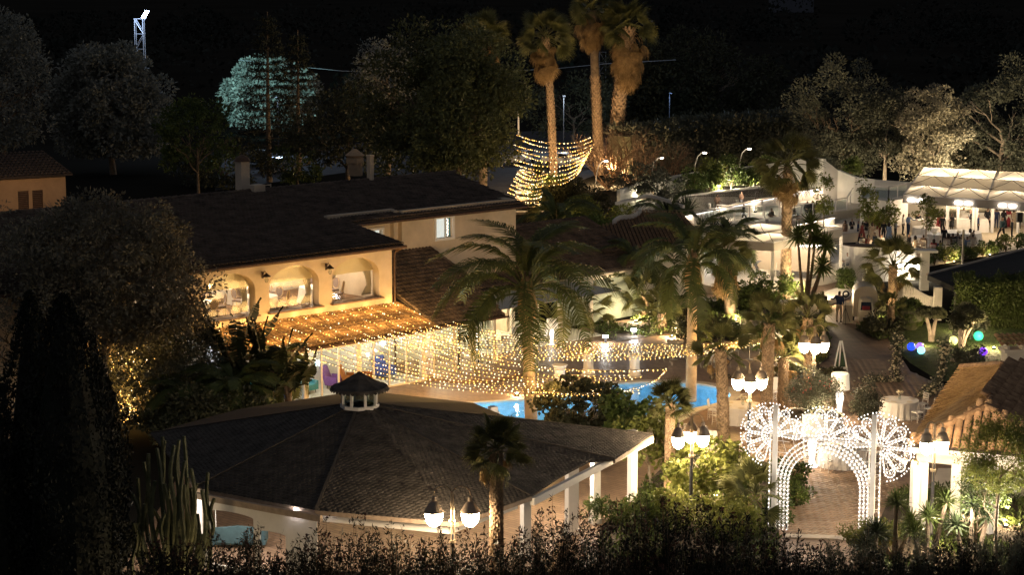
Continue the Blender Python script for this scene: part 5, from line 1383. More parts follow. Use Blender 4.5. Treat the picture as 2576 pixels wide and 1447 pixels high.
bistro(1270, 895, 'small bistro table in front of the garden room doors', 'the bistro table by the garden room', (.2, PI, 1.5))
bistro(1330, 868, 'small bistro table behind the big palm trunk', 'the bistro table behind the big palm', (0, 2.6))
bistro(1815, 540, 'small bar table on the upper terrace, left', 'the left upper terrace table', (0, PI), 1.3)
bistro(1885, 533, 'small bar table on the upper terrace beside the standing man', 'the middle upper terrace table', (0, PI), 1.3)
bistro(1960, 583, 'small table behind the railing on the middle terrace', 'the middle terrace table', (.3, PI - .3), .7)
bistro(2035, 566, 'small table in front of the dark-haired diners', 'the diners\' table', (0, PI), .7)
# tables under the small canopy and beside the large one
for px, py, r, lb, ds, an in ((1918, 690, .75, 'round table with two guests under the small canopy', 'the seated guests\' table under the canopy', (-.9, .4)), (2075, 688, .95, 'big round clothed table at the right end of the lounge platform', 'the big round platform table', (-1.7, -.9, 1.3)), (2105, 680, .7, 'second clothed table beside the canopy post', 'the table beside the canopy post', (-1.2, 2.0))):
    g = G(px, py, PZ); round_table(g, r, lb); ring_chairs(g, r + .42, an, ds, 'chairs on the lounge platform')
for px, py, r, h, lb in ((2330, 598, 1.0, .78, 'long white table left of the slim tree trunk'), (2420, 610, 1.35, .8, 'large round gathered table with vases in front of the canopy'), (2360, 612, .9, .7, 'low bright round table between the guests'), (2310, 620, .7, .7, 'round table at the dark corner of the dance floor')):
    round_table(G(px, py), r, lb, h)
for px, py, lb in ((2412, 596, 'glass vase with sprigs on the large gathered table'), (2350, 598, 'tall vase of greenery on the low bright table'), (2108, 664, 'green bottle bouquet on the canopy post table')): flowers_vase(G(px, py, .82), lb)
wht = M('white_leather', (.66, .60, .53), .6, .05, 3)
for px, py, lb in ((1985, 662, 'white bench seat where a woman in black sits'), (2010, 678, 'white square pouf in front of the seated woman')):
    g = G(px, py, PZ); o = MB().box((0, 0, .22), (1.3, .8, .44)).build('white_pouf', wht); o.location = g; tag(o, lb, 'pouf')
# terrace easel
g = G(2113, 957); h = HT(g, 858); e = empty('white_easel', g, 0, 'tall white wooden easel standing above the glowing lamp', 'easel')
for x in (-.42, .42): MB().bar((x, -.1, 0), (x * .12, 0, h), .10, .05).build('leg', white_paint, e)
MB().bar((0, .5, 0), (0, 0, h), .06, .04).build('leg', white_paint, e); MB().bar((-.3, -.08, h * .32), (.3, -.08, h * .32), .06, .09).build('crossbar', white_paint, e)
o = MB().box((0, 0, .45), (.45, .03, .8)).build('green_board', M('green_board', (.05, .09, .05), .7, .2, 3)); o.location = g + Vector((.1, .55, .45)); tag(o, 'dark green board leaning behind the white easel', 'board')
# planters
def planter(px, py, r, h, label, mat=None, boxy=False, w2=None):
    g = G(px, py); e = empty('planter', g, 0, label, 'planter')
    if boxy: MB().box((0, 0, h / 2), (r, w2 or r, h)).build('pot', mat or white_wall, e); MB().box((0, 0, h + .01), (r * .9, (w2 or r) * .9, .03)).build('planting_soil', soil, e)
    else: MB().lathe([(r * .95, 0), (r, h), (r * .93, h), (r * .92, h - .06)], 40).build('pot', mat or white_wall, e, smooth=False); MB().lathe([(r * .93, h - .05), (0, h - .03)], 24).build('planting_soil', soil, e)
    return g
PLG = planter(2040, 1085, 1.42, .75, 'big round white planter with oleander between the lamps')
PLY = planter(2012, 790, 2.2, .7, 'white box planter holding the branching yucca', boxy=True, w2=1.4)
planter(1940, 985, .62, .75, 'square pale planter with a slim tree beside the pool', boxy=True)
# rope posts beside the box planter
for px in (1998, 2037, 1970):
    e = empty('rope_post', G(px, 805), 0, 'slim brass rope post %s' % {1998: 'left of the dark-dressed person', 2037: 'nearest the dark-dressed person', 1970: 'at the left end of the box planter'}[px], 'post'); MB().lathe([(.13, 0), (.13, .03), (.02, .05), (.02, .95), (.04, .98), (0, 1.02)], 8).build('pole', brass, e)
# coloured globes on the lawn
for px, py, r, c, es, lb in ((2292, 882, .21, (.01, .04, .9), 2.2, 'deep blue glowing ball on the lawn edge'), (2314, 880, .19, (.25, .12, .9), 1.6, 'violet glowing ball behind the pale cyan one'), (2317, 891, .20, (.18, .62, .85), 2.6, 'pale cyan glowing ball on the lawn'), (2398, 868, .24, (.80, .82, .25), 1.3, 'yellow glowing ball on the lawn'), (2461, 857, .26, (.04, .75, .32), 1.4, 'green glowing ball beyond the cloud-pruned tree'), (2473, 894, .22, (.20, .04, .9), 2.0, 'purple glowing ball behind the round bush'), (2036, 948, .22, (.05, .55, .7), 2.2, 'turquoise glowing ball behind the palm trunk')):
    o = MB().lathe([(.0001, -r)] + [(r * math.cos(t), r * math.sin(t)) for t in LS(-1.4, 1.4, 13)] + [(.0001, r)], 20).build('glowing_ball', M('ball_' + lb.split()[0] + '_' + lb.split()[1], c, .4, 0, es=es * .36, ecol=c), smooth=True)
    g = G(px, py); o.location = g + Vector((0, 0, r * .95)); tag(o, lb, 'light ball')
o = MB().lathe([(.2, 0), (.18, .12), (.08, .2), (0, .21)], 12).build('boulder', pale_stone); o.location = G(2399, 910); tag(o, 'small pale rounded stone on the dark lawn', 'stone')
# path uplights and bollards
for px, py, lb in ((1523, 862, 'black bollard with a lit slot at the bed corner'), (1594, 845, 'small lit path light on the bed wall'), (2040, 1000, 'low lit path light beside the oleander')):
    e = empty('path_light', G(px, py), 0, lb, 'path light'); MB().box((0, 0, .2), (.12, .12, .4)).build('post', metal_dark, e); MB().box((0, -.07, .34), (.28, .03, .12)).build('lamp_glass', M('path_lamp_lit', (1, 1, 1), es=18, ecol=(.95, .95, 1), var=0), e); lamp(e, (0, -.3, .4), 25, (1, .95, .88), .05)
# canopy / gate tall mast, curved park lights, wires
g = G(2419, 720); o = MB().tube([(0, 0, 0), (0, 0, HT(g, 578))], .07, 8).build('tall_post', M('pale_mast', (.45, .38, .27), .6, .1, 3)); o.location = g; tag(o, 'tall pale mast rising from the hedge before the canopy guests', 'mast')
for px, py, tp in ((1748, 432, 383), (1861, 424, 373), (1640, 445, 396), (1500, 452, 404)):
    p = W(px, tp, 162 + (px > 1800) * 4); e = empty('curved_park_lamp', (p.x, p.y, p.z - 3), 0, 'slim bow-shaped park lamp ' + {1748: 'left of two behind the garden wall', 1861: 'right of two behind the garden wall', 1640: 'in the bare twigs', 1500: 'half hidden by bare shrubs at the palm foot'}[px], 'street lamp')
    pts = [(0, 0, -1.5), (0, 0, 1.2), (.05, 0, 2.0), (.2, 0, 2.6), (.5, 0, 2.95), (.75, 0, 3.0)]; MB().tube(pts, .035, 6).build('pole', metal_grey, e); lamp(e, (.85, -.2, 2.6), 55, (1, .80, .55), .1); MB().box((.8, 0, 2.95), (.3, .16, .1)).build('lamp_head', M('park_lamp_lit', (1, 1, 1), es=3, ecol=(1, .92, .75), var=0), e)
# ================================================================ interior furniture
velvet = {'purple': M('purple_velvet', (.16, .06, .28), .7, .1, 5), 'orange': M('orange_velvet', (.42, .14, .03), .7, .1, 5), 'teal': M('bright_teal_velvet', (.03, .24, .30), .7, .1, 5), 'blue': M('blue_velvet', (.05, .10, .38), .7, .1, 5)}
def armchair(x, y, rz, mat, label, z=.06):
    p = B_world(x, y, z); e = empty('armchair', p, TH + rz, label, 'armchair')
    MB().box((0, 0, .3), (.62, .6, .26)).build('seat', mat, e); MB().add([(-.34, .2, .2), (.34, .2, .2), (.30, .5, 1.0), (-.30, .5, 1.0), (-.34, .36, .2), (.34, .36, .2), (.32, .64, 1.02), (-.32, .64, 1.02)], [(0, 1, 2, 3), (7, 6, 5, 4), (0, 3, 7, 4), (1, 5, 6, 2), (3, 2, 6, 7)]).build('backrest', mat, e)
    for s in (-1, 1):
        MB().box((s * .38, .0, .38), (.14, .6, .42)).build('armrest', mat, e)
        for y_ in (-.25, .25): MB().tube([(s * .28, y_, .18), (s * .33, y_, 0)], .02, 5).build('leg', metal_dark, e)
armchair(-4.4, -1.0, .5, velvet['purple'], 'purple velvet wing armchair behind the veranda glass'); armchair(-3.6, -1.3, .8, velvet['orange'], 'orange velvet armchair beside the purple one in the veranda'); armchair(-2.9, -1.6, 1.0, velvet['orange'], 'second orange armchair near the open veranda door')
armchair(-8.7, -1.0, .2, velvet['teal'], 'teal sofa seat at the left end of the veranda'); armchair(-8.1, -1.6, -.3, velvet['blue'], 'dark blue armchair at the left end of the veranda'); armchair(-6.1, -1.1, .1, velvet['teal'], 'small teal armchair behind the pavilion cupola'); armchair(-1.2, -.9, 0, velvet['blue'], 'pale blue armchair behind the right veranda glass')
for x, y, lb in ((-6.9, -1.7, 'small round white table in the veranda, left'), (-7.6, -1.0, 'small round white table behind the blue armchair')):
    e = empty('side_table', B_world(x, y, .06), 0, lb, 'table'); MB().lathe([(.32, .56), (.33, .58), (0, .585)], 20).build('tabletop', white_paint, e)
    for k in range(3): t = k * 2.1; MB().tube([(.12 * math.cos(t), .12 * math.sin(t), .56), (.28 * math.cos(t), .28 * math.sin(t), 0)], .012, 4).build('leg', metal_dark, e)
wood_fr = M('pale_oak', (.50, .36, .22), .6, .15, 6); padm = M('taupe_fabric', (.20, .15, .13), .85, .1, 6)
OC = [None]
def oval_chair(x, y, rz, label):
    p = B_world(x, y, 3.69)
    if OC[0] is not None: return copy_tree(OC[0], p, TH + rz, label, 'oval back dining chairs in the arcade room')
    e = empty('oval_back_chair', p, TH + rz, label, 'chair', 'oval back dining chairs in the arcade room'); OC[0] = e
    for sx in (-.2, .2):
        for sy in (-.2, .2): MB().tube([(sx, sy, 0), (sx, sy, .45)], .02, 5).build('leg', wood_fr, e)
    MB().box((0, 0, .47), (.48, .46, .08)).build('seat', padm, e)
    MB().tube([(.23 * math.cos(t), .24 + .04 * math.sin(t), .80 + .27 * math.sin(t)) for t in LS(0, 2 * PI, 20)], .025, 5, cap=False).build('back_frame', wood_fr, e)
    MB().add([(0, .235, .80)] + [(.21 * math.cos(t), .235 + .04 * math.sin(t), .80 + .25 * math.sin(t)) for t in LS(0, 2 * PI, 17)[:-1]], [(0, k + 1, (k + 1) % 16 + 1) for k in range(16)]).build('back_pad', padm, e)
for x, y, r, lb in ((-6.8, 1.6, .85, 'white clothed round table behind the second arched window'), (-5.9, 4.2, .8, 'white clothed table at the back of the arcade room'), (-3.2, 2.0, .8, 'white clothed table behind the right arched window'), (-10, 2.2, .85, 'white clothed table behind the leftmost arch')):
    round_table(B_world(x, y, 3.69), r, lb)
pos = ['front left', 'front right', 'right', 'back right', 'back', 'left']
for tx, ty, nm, an in ((-6.8, 1.6, 'the second window table', (-2.2, -.9, .2, 1.2, 2.0)), (-5.9, 4.2, 'the back table', (-2.3, -1.4, -.5, .4)), (-3.2, 2.0, 'the right window table', (-1.9, -.9, .1, 1.0)), (-10, 2.2, 'the leftmost window table', (-1.5, -.4, .6))):
    for i, t in enumerate(an): oval_chair(tx + 1.15 * math.cos(t), ty + 1.15 * math.sin(t), t - PI / 2, 'taupe oval back chair, seat %s of %s' % (pos[i], nm))
# ================================================================ PLANTING
def warm_up(e_parent, loc, w=60, c=(1, .72, .40), r=.1, aim=None):
    return lamp(e_parent, loc, w, c, r, 'uplight')
def uplight(px, py, w, label, c=(1, .72, .40), z=0, loc=None, spot=None, aim=None, hz=.35, post=False):
    g = loc if loc is not None else G(px, py, z); e = empty('ground_uplight', g, 0, label, 'spotlight', 'small ground uplights among the plants')
    MB().lathe([(.10, 0), (.12, .10), (.09, .14), (.05, .10)], 10).build('housing', metal_dark, e); MB().lathe([(.085, .125), (0, .128)], 10).build('lamp_glass', M('uplight_lit', (1, 1, 1), es=25, ecol=(1, .85, .6), var=0), e)
    if post: MB().tube([(0, 0, .1), (0, 0, hz - .1)], .02, 5).build('pole', metal_dark, e)  # stem under the added terrace fill lights
    lamp(e, (0, 0, hz), w, c, .08, 'uplight', spot, aim); return e
# tall skirted fan palms at the top
fan_palm(1392, 478, 95, 'slender tall fan palm with tan skirt above the car park string lights', crown_px=1372, R_=1.5, r=.28, n=40, skirt=36, seed=2, bend=(.3, 0), pet=1.4, dens=8, bsz=.3, dpet=1.2, group='tall skirted fan palms behind the roofs')
fan_palm(1508, 440, 25, 'tall fan palm with a smooth upper trunk, second from the right at the top', crown_px=1490, R_=1.4, r=.40, n=36, skirt=38, seed=3, pet=1.2, dens=9, bsz=.34, boot=(0, .6), dpet=1.3, group='tall skirted fan palms behind the roofs')
fan_palm(1546, 445, 70, 'thickest tall fan palm with a broad brown skirt, rightmost at the top', crown_px=1582, R_=1.6, r=.58, n=44, skirt=50, seed=4, bend=(-.5, 0), pet=1.5, dens=10, bsz=.42, dpet=1.8, group='tall skirted fan palms behind the roofs')
fan_palm(1215, 470, 95, 'dim tall fan palm rising behind the dark conical tree', R_=1.5, r=.35, n=30, skirt=36, seed=5, pet=1.3, dens=0, dpet=1.3, group='tall skirted fan palms behind the roofs')
# centre and right fan palms
fan_palm(1975, 752, 418, 'large green fan palm with a hanging skirt in front of the terraces', R_=1.2, r=.25, n=36, skirt=16, seed=6, pet=1.15, dens=9, bsz=.22, boot=(0, .95), live=1.15)
fan_palm(1838, 800, 640, 'shaggy fan palm with yellow lit dead skirt right of the tall feather palm', crown_px=1828, R_=1.0, r=.28, n=20, skirt=26, seed=7, pet=.8, dens=0, dpet=.7)
fan_palm(2243, 800, 668, 'spreading dark fan palm beside the curved booth wall', R_=1.0, r=.2, n=26, skirt=4, seed=8, pet=1.1, dens=9, live=1.0)
fan_palm(1925, 1085, 815, 'fan palm with a thick brown shaggy trunk right of the pool', crown_px=1935, R_=.85, r=.22, n=17, skirt=2, seed=9, pet=.7, dens=9, bsz=.13)
fan_palm(1820, 1210, 878, 'slim shaggy fan palm between the pool and the lit arch', crown_px=1812, R_=.78, r=.19, n=15, skirt=2, seed=10, pet=.65, dens=9, bsz=.13, bend=(.1, 0))
fan_palm(1968, 1060, 900, 'short fan palm behind the left arch rosette', R_=.7, r=.19, n=15, skirt=1, seed=11, pet=.65, dens=9, bsz=.13)
fan_palm(2037, 1010, 800, 'fan palm standing behind the triple globe lamp', crown_px=2032, R_=.85, r=.2, n=18, skirt=8, seed=12, pet=.75, dens=9, bsz=.13)
fan_palm(1683, 1262, 1012, 'small dark fan palm with a hairy trunk over the bright shrubs', R_=.62, r=.15, n=26, skirt=0, seed=13, pet=.42, dens=10, bsz=.09, live=.95)
fan_palm(1249, 1425, 1128, 'small fan palm in front of the pavilion roof', loc=Vector((W(1249, 1300, 58.6).x, 58.6, 0)), R_=.72, r=.17, n=24, skirt=3, seed=14, pet=.5, dens=9, bsz=.12, live=.95)
fan_palm(1898, 1325, 1245, 'squat low fan palm left of the illuminated arch foot', R_=.8, r=.2, n=20, skirt=0, seed=15, pet=.65, dens=9, bsz=.12)
fan_palm(1620, 800, 745, 'low fan palm against the sage garden wall', R_=1.0, r=.2, n=20, skirt=0, seed=16, pet=.9, dens=6)
fan_palm(1480, 812, 778, 'silvery low fan palm by the garden room corner', R_=.95, r=.2, n=18, skirt=0, seed=17, pet=.8, dens=6)
fan_palm(1665, 835, 790, 'low dark fan palm in the curved bed behind the bistro tables', R_=1.0, r=.2, n=22, skirt=0, seed=18, pet=.9, dens=6)
fan_palm(2240, 840, 770, 'stubby fan palm sprouting beside the round clipped bush', R_=.5, r=.15, n=14, skirt=0, seed=19, pet=.5, dens=6)
fan_palm(1405, 560, 530, 'dark low fan palm on the garden steps', R_=1.5, r=.25, n=26, skirt=0, seed=20, pet=1.3, dens=0)
# feather palms
feather_palm(1338, 1092, 812, 'large feather palm with arching fronds standing at the pool edge', L=4.3, n=26, r=.235, seed=2, crown_px=1325, ll=.95, up0=1.4)
feather_palm(1738, 1010, 742, 'tall feather palm right of the cocktail tables', L=3.4, n=24, r=.22, seed=3, ll=.7, up0=1.3)
feather_palm(1400, 640, 560, 'distant dark feather palm behind the big pool palm', L=3.8, n=26, r=.2, seed=4, shaft=False)
feather_palm(1680, 640, 548, 'dark bushy feather palm above the white light curtain', L=2.8, n=15, r=.2, seed=5, shaft=False)
feather_palm(1840, 740, 600, 'feather palm with fine fronds in front of the small canopy', L=2.2, n=16, r=.18, seed=6, shaft=False)
feather_palm(1600, 790, 660, 'dense olive-brown feather palm in the middle of the garden', L=2.7, n=20, r=.2, seed=7, shaft=False)
# yuccas
yl = M('yucca_leaf', (.075, .105, .028), .5, .3, 1.0, trl=.2, hue=(.11, .14, .04)); yd = M('dark_yucca_leaf', (.03, .04, .018), .5, .3, 1.0, trl=.15)
yucca(2250, 1420, [(.0, 0, 2.1), (.55, .2, 1.4), (-.45, .1, 1.0)], 'bright spiky yucca clump left of the bar house post', yl, L=.62, n=80)
yucca(2330, 1440, [(0, 0, 1.9), (.6, .1, 2.4), (-.4, .2, 1.3)], 'tall multi-headed yucca below the twin lamp', yl, L=.62, n=80)
yucca(2440, 1450, [(0, 0, 2.4), (.5, 0, 2.0), (-.5, .1, 1.7)], 'dark spiky yucca in front of the bar house floor', yd, L=.66, n=80)
yucca(2200, 1470, [(0, 0, 1.7), (-.3, 0, 1.2)], 'dark yucca rosette at the right foot of the arch', yd, L=.7, n=90)
yucca(2025, 790, [(-.5, 0, 4.4), (.2, 0, 5.1), (1.1, .1, 3.9), (.9, -.1, 2.7), (.5, .1, 4.3)], 'branching yucca tree growing from the white box planter', yl, L=1.0, w=.07, n=90, z=.5, elmin=-.7)
yucca(1355, 478, [(0, 0, 1.2)], 'big dark spiky agave on the lit garden steps', yd, L=1.9, w=.09, n=60)
yucca(1700, 585, [(0, 0, 1.0), (.8, 0, 1.4), (-.6, 0, 1.2)], 'tall dark reeds in front of the upper terrace', yd, L=1.9, w=.05, n=60, elmin=.5)
yucca(1760, 610, [(0, 0, .8), (.9, 0, .9), (1.8, 0, .8)], 'spray of dark thin reeds beside the terrace railing', yd, L=1.5, w=.04, n=60, elmin=.4)
# dense trees in the background
tree('conical_tree', G(1165, 560), 15.5, (4.6, 4.6, 6.4), 'cyp', 'huge dark green conifer behind the restaurant ridge', lf_conif, 34000, 110, 1.3, .32, .24, 3, tr=.3, shell=.3)
tree('conical_tree', G(1080, 540), 15.0, (6.0, 5.0, 7.0), 'cyp2', 'broad black-green conifer left of the palms', lf_conif, 16000, 80, 1.5, .4, .22, 5, tr=.3, shell=.3)
tree('dark_tree', G(975, 440), HT(G(975, 440), 95), (3.6, 3, 3.4), 'bg1', 'faint silver-edged tree behind the conifers', lf_blue, 7000, 60, .9, .3, .22, 6, tr=.3)
tree('dark_tree', G(880, 500), 10, (5, 4, 4), 'bg2', 'low dark tree behind the round roof cowl', lf_dark, 7000, 50, 1.3, .36, .22, 7, tr=.25)
tree('olive_tree', G(285, 440), HT(G(285, 440), 82), (5.2, 5, 6.4), 'ol1', 'broad rounded grey-green tree below the floodlight mast', lf_blue, 42000, 150, 1.25, .40, .28, 8, tr=.35, shell=.45, zc=6.6)
tree('olive_tree', G(15, 470), HT(G(15, 470), 0), (3.9, 4, 7.6), 'ol2', 'tall grey-green tree at the far left edge', lf_blue, 14000, 80, 1.5, .4, .2, 9, tr=.35, shell=.45)
tree('teal_tree', G(678, 344), HT(G(678, 344), 148), (5.4, 4.5, 4.3), 'te1', 'round tree lit teal by the floodlight behind the araucarias', lf_blue, 30000, 110, 1.25, .42, .28, 10, tr=.4, shell=.5)
tree('dark_tree', G(500, 500), 8.5, (3.4, 3, 3.4), 'bg3', 'small glossy tree between the two large ones', lf_green, 5000, 40, .9, .34, .25, 11, tr=.15)
tree('dark_tree', G(560, 470), 5, (4.5, 3, 2.8), 'bg4', 'dark low tree beside the chimney', lf_dark, 5000, 40, .9, .3, .25, 12, tr=.15)
tree('dark_tree', G(750, 470), 4.0, (2.8, 2, 2.0), 'bg5', 'pale speckled shrub tree below the second araucaria', lf_green, 3000, 30, .6, .28, .25, 13, tr=.12)
for px, w_, h_, lb in ((1760, 9, 12, 'large dim tree behind the park hedge, left'), (1640, 7, 10, 'large dim tree behind the parked cars')):
    tree('dark_tree', G(px, 330), h_, (w_, 5, h_ * .5), 'dim%d' % px, lb, lf_dark, 9000, 60, 2.2, .6, .22, 14, tr=.4)
tree('poplar_tree', G(2110, 470), 11.8, (4.4, 3.5, 6.2), 'pop1', 'dark poplar group above the end of the garden wall', lf_olive, 17000, 70, 1.2, .30, .25, 15, tr=.3, shell=.4, up=.5)
tree('poplar_tree', G(2335, 488), 10.4, (3.5, 3.0, 5.4), 'pop2', 'bright silvery poplar lit from below beside the large canopy', lf_silver, 16000, 90, .85, .26, .28, 16, tr=.22, tm=bark_pale, shell=.35, up=.4)
tree('poplar_tree', G(2225, 478), 9.0, (2.6, 2.2, 3.6), 'pop3', 'lower leafy poplar joining the bright one', lf_olive, 8000, 50, .8, .26, .26, 17, tr=.2, tm=bark_pale, up=.4)
tree('poplar_tree', G(2520, 470), 12.0, (4.0, 3.5, 6.4), 'pop4', 'brownish poplar at the top right corner', lf_olive, 13000, 70, 1.1, .28, .26, 18, tr=.3, tm=bark_pale, up=.5)
tree('dark_tree', G(2480, 440), 5.5, (9, 3, 3.0), 'bg7', 'dark mass of trees behind the large canopy', lf_dark, 9000, 60, 1.2, .4, .22, 19, tr=.2)
tree('dark_tree', G(1440, 360), 7.0, (6, 3, 3.4), 'bg8', 'dim scrub behind the car park strings', lf_dark, 5000, 50, 1.4, .4, .22, 20, tr=.2)
P, g_ = crown_pts(26000, 1, 1, 1, 10, .1, 901)
rs = np.random.RandomState(902); cc = np.stack([rs.uniform(-150, 190, 160), rs.uniform(255, 620, 160), rs.uniform(1, 5, 160)], 1); rr_ = rs.uniform(3, 9, 160); ii = rs.randint(0, 160, 26000)
gg = rs.normal(size=(26000, 3)); gg /= np.linalg.norm(gg, axis=1)[:, None]; P = cc[ii] + gg * rr_[ii][:, None] * np.array([1.2, 1, .75]); P[:, 2] = np.abs(P[:, 2])
V, Fc = leaf_np(P, 1.1, .35, 903, .3, 0, 0, gg); o = link('distant_woods', np_mesh('distant_woods', V, [Fc], M('far_leaf', (.035, .04, .035), .9, .5, .05, spec=.05))); tag(o, 'dark scrubby woods on the unlit land far behind', 'woods', None, 'stuff')
# araucarias
def araucaria(px, py, top, label, seed, Y=None):
    g = G(px, py); h = HT(g, top); e = empty('araucaria_tree', g, 0, label, 'tree'); MB().tube([(0, 0, 0), (0, 0, h * .5), (.1, 0, h)], [.28, .18, .04], 8).build('trunk', bark, e)
    r = np.random.RandomState(seed); Vs = []; Fs = []; o = 0; mb = MB(); nt = int(h / .85)
    for k in range(nt):
        z = h * .22 + (h * .77) * k / nt; L_ = (h - z) * .26 + .5
        for j in range(6):
            a = j * PI / 3 + k * .5 + r.uniform(-.2, .2); d = np.array([math.cos(a), math.sin(a), .10 if z > h * .6 else -.08]); mb.tube([(0, 0, z), tuple(d * L_ * .6 + [0, 0, z]), tuple(d * L_ + [0, 0, z + .12 * L_])], [.035, .02, .01], 3, cap=False)
            P = d[None] * L_ * r.uniform(.35, 1.05, (60, 1)) + np.array([0, 0, z]) + r.normal(size=(60, 3)) * [.15, .15, .05]; V, Fc = leaf_np(P, .38, .12, seed + k * 7 + j, .35); Vs.append(V); Fs.append(Fc + o); o += len(V)
    mb.build('branch', bark, e)['kind'] = 'stuff'; link('needles', np_mesh('needles', np.concatenate(Vs), [np.concatenate(Fs)], M('araucaria_needle', (.03, .035, .022), .7, .3, 1)), e)['kind'] = 'stuff'; return e
araucaria(678, 458, 28, 'tall tiered araucaria in front of the teal tree, left of the pair', 3); araucaria(753, 452, 75, 'shorter tiered araucaria in front of the teal tree, right of the pair', 4)
# left garden: huge olive, cypresses, banana plants, cactus
tree('olive_tree', G(285, 1105), 10.3, (4.1, 3.4, 3.4), 'olbig', 'huge dark olive tree covering the left end of the restaurant', M('leaf_big_olive', (.15, .14, .10), .6, .35, .8, trl=.15, hue=(.19, .175, .125)), 46000, 190, .8, .20, .22, 21, tr=.2, tm=bark_pale, tree_n=8, shell=.45, zc=6.9)
tree('olive_tree', G(80, 1120), 9.6, (4.2, 3, 4.2), 'olbig2', 'dark leafy crown filling the left edge above the cypress', MATS['leaf_big_olive'], 18000, 90, .95, .17, .2, 22, tr=.2, zc=5.6)
def cypress(loc, h, r, label, seed, n=16000):
    e = empty('cypress_tree', loc, 0, label, 'tree'); rs = np.random.RandomState(seed); z = rs.uniform(0.02, 1, n); a = rs.uniform(0, 2 * PI, n); lob = 1 + .12 * np.sin(a * 5 + z * 9) + .1 * np.sin(z * 31 + a * 3)
    prof = np.minimum(1, (1 - z) * 2.4) ** .7 * (.75 + .25 * np.minimum(1, z * 4)); rad = r * prof * lob * rs.uniform(.72, 1, n)
    P = np.stack([rad * np.cos(a), rad * np.sin(a), z * h], 1); V, Fc = leaf_np(P, .16, .22, seed, 1.4); cm = M('cypress_leaf', (.016, .019, .011), .7, .4, 1); link('foliage', np_mesh('foliage', V, [Fc], cm), e)
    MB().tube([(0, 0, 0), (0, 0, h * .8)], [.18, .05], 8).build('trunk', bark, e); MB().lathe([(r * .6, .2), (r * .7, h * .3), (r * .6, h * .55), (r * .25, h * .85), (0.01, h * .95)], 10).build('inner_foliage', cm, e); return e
cypress(W(185, 1447, 58.5) * Vector((1, 1, 0)) if False else Vector((W(180, 1300, 59).x, 59, 0)), W(180, 745, 59).z, 1.75, 'big black cypress filling the lower left corner', 31)
cypress(Vector((W(95, 1300, 60.5).x, 60.5, 0)), W(100, 740, 60.5).z, 1.2, 'second black cypress peak just left of the big one', 32, 9000)
cypress(Vector((W(-12, 1300, 58).x, 58, 0)), W(0, 880, 58).z, .75, 'narrow black cypress cut by the left frame edge', 33, 6000)
cypress(Vector((W(255, 1300, 61).x, 61, 0)), W(262, 905, 61).z, .95, 'lower black cypress shoulder right of the big one', 34, 8000)
ban_m = M('banana_leaf', (.022, .030, .013), .45, .3, 1.2, trl=.15, hue=(.035, .045, .018))
def paddle(seed, L_=2.2, w=.42, droop=.6):
    r = random.Random(seed); mb = MB(); n = 16; pts = [Vector((L_ * (.30 + .70 * t) * (1 - .2 * droop * t * t), 0, L_ * (.95 * t - droop * .85 * t * t))) for t in LS(0, 1, n + 1)]
    mb.tube([Vector((0, 0, 0)), pts[0] * .6, pts[0]], [.05, .04, .03], 5)
    for i in range(n):
        t = (i + .5) / n; ww = w * math.sin(min(1, t * 1.15 + .08) * PI) ** .6
        for s in (-1, 1):
            a, b = pts[i], pts[i + 1]; g_ = (b - a) * (r.uniform(.02, .22)); o = Vector((0, s * ww, -.10 + ww * r.uniform(-.2, .25)))
            mb.add([a, b - g_, b - g_ + o + (b - a) * .5, a + o + (b - a) * .35], [(0, 1, 2, 3)])
    return mb
def banana(px, py, h, label, seed, n=9, L_=2.2, mat=None):
    g = G(px, py); e = empty('bird_of_paradise_plant', g, 0, label, 'plant', None); rr = random.Random(seed)
    for j in range(3): MB().tube([(rr.uniform(-.3, .3), rr.uniform(-.2, .2), 0), (rr.uniform(-.3, .3), 0, h * .6)], [.14, .09], 7).build('stem', bark, e)
    for k in range(n):
        key = ('pad', k % 4, L_); me = CACHE.get(key)
        if me is None: o = paddle(k % 4, L_, .36, .25 + .22 * (k % 4)).build('large_leaf', ban_m, e); CACHE[key] = o.data
        else: o = link('large_leaf', me, e)
        az = k * 2.399 + rr.uniform(-.3, .3); o.location = (rr.uniform(-.3, .3), rr.uniform(-.2, .2), h * rr.uniform(.42, .7)); o.rotation_euler = (rr.uniform(-.3, .3), -rr.uniform(-.2, .75), az)
banana(600, 1080, 5.4, 'tall dark bird of paradise plant against the left arched window', 1, 14, 2.3); banana(680, 1085, 4.4, 'bird of paradise clump with torn leaves beside the veranda roof', 2, 14, 2.0); banana(735, 1070, 3.0, 'low bird of paradise leaves in front of the veranda glass', 3, 12, 1.5); banana(640, 1100, 3.2, 'dense dark understory leaves at the veranda corner', 4, 14, 1.6)
feather_palm(590, 1110, 985, 'dark feathery plant in the shade left of the veranda', L=2.2, n=26, r=.12, seed=9, shaft=False)
feather_palm(480, 1110, 1010, 'dark feathery plant below the olive tree', L=2.2, n=26, r=.12, seed=10, shaft=False)
feather_palm(700, 1040, 925, 'dark cycad with comb-like fronds over the veranda glass', L=1.7, n=26, r=.12, seed=11, shaft=False)
shrub('dark_bush', 540, 1120, 3.0, 2.4, 'dark bushy mass between the olive and the pavilion roof', lf_dark, 6000, .2, .25, 30, 3)
shrub('dark_bush', 455, 1130, 2.2, 1.7, 'dark bush in front of the lit olive trunk', lf_dark, 4500, .2, .25, 30, 4)
cact_m = M('euphorbia_stem', (.07, .085, .04), .6, .35, 3, .3, 12, hue=(.12, .12, .06))
gC = Vector((W(430, 1300, 60.2).x, 60.2, 0)); e = empty('candelabra_cactus', gC, 0, 'tall branching candelabra cactus at the left end of the pavilion', 'cactus'); rr = random.Random(6)
zt_ = W(430, 1080, 60.2).z
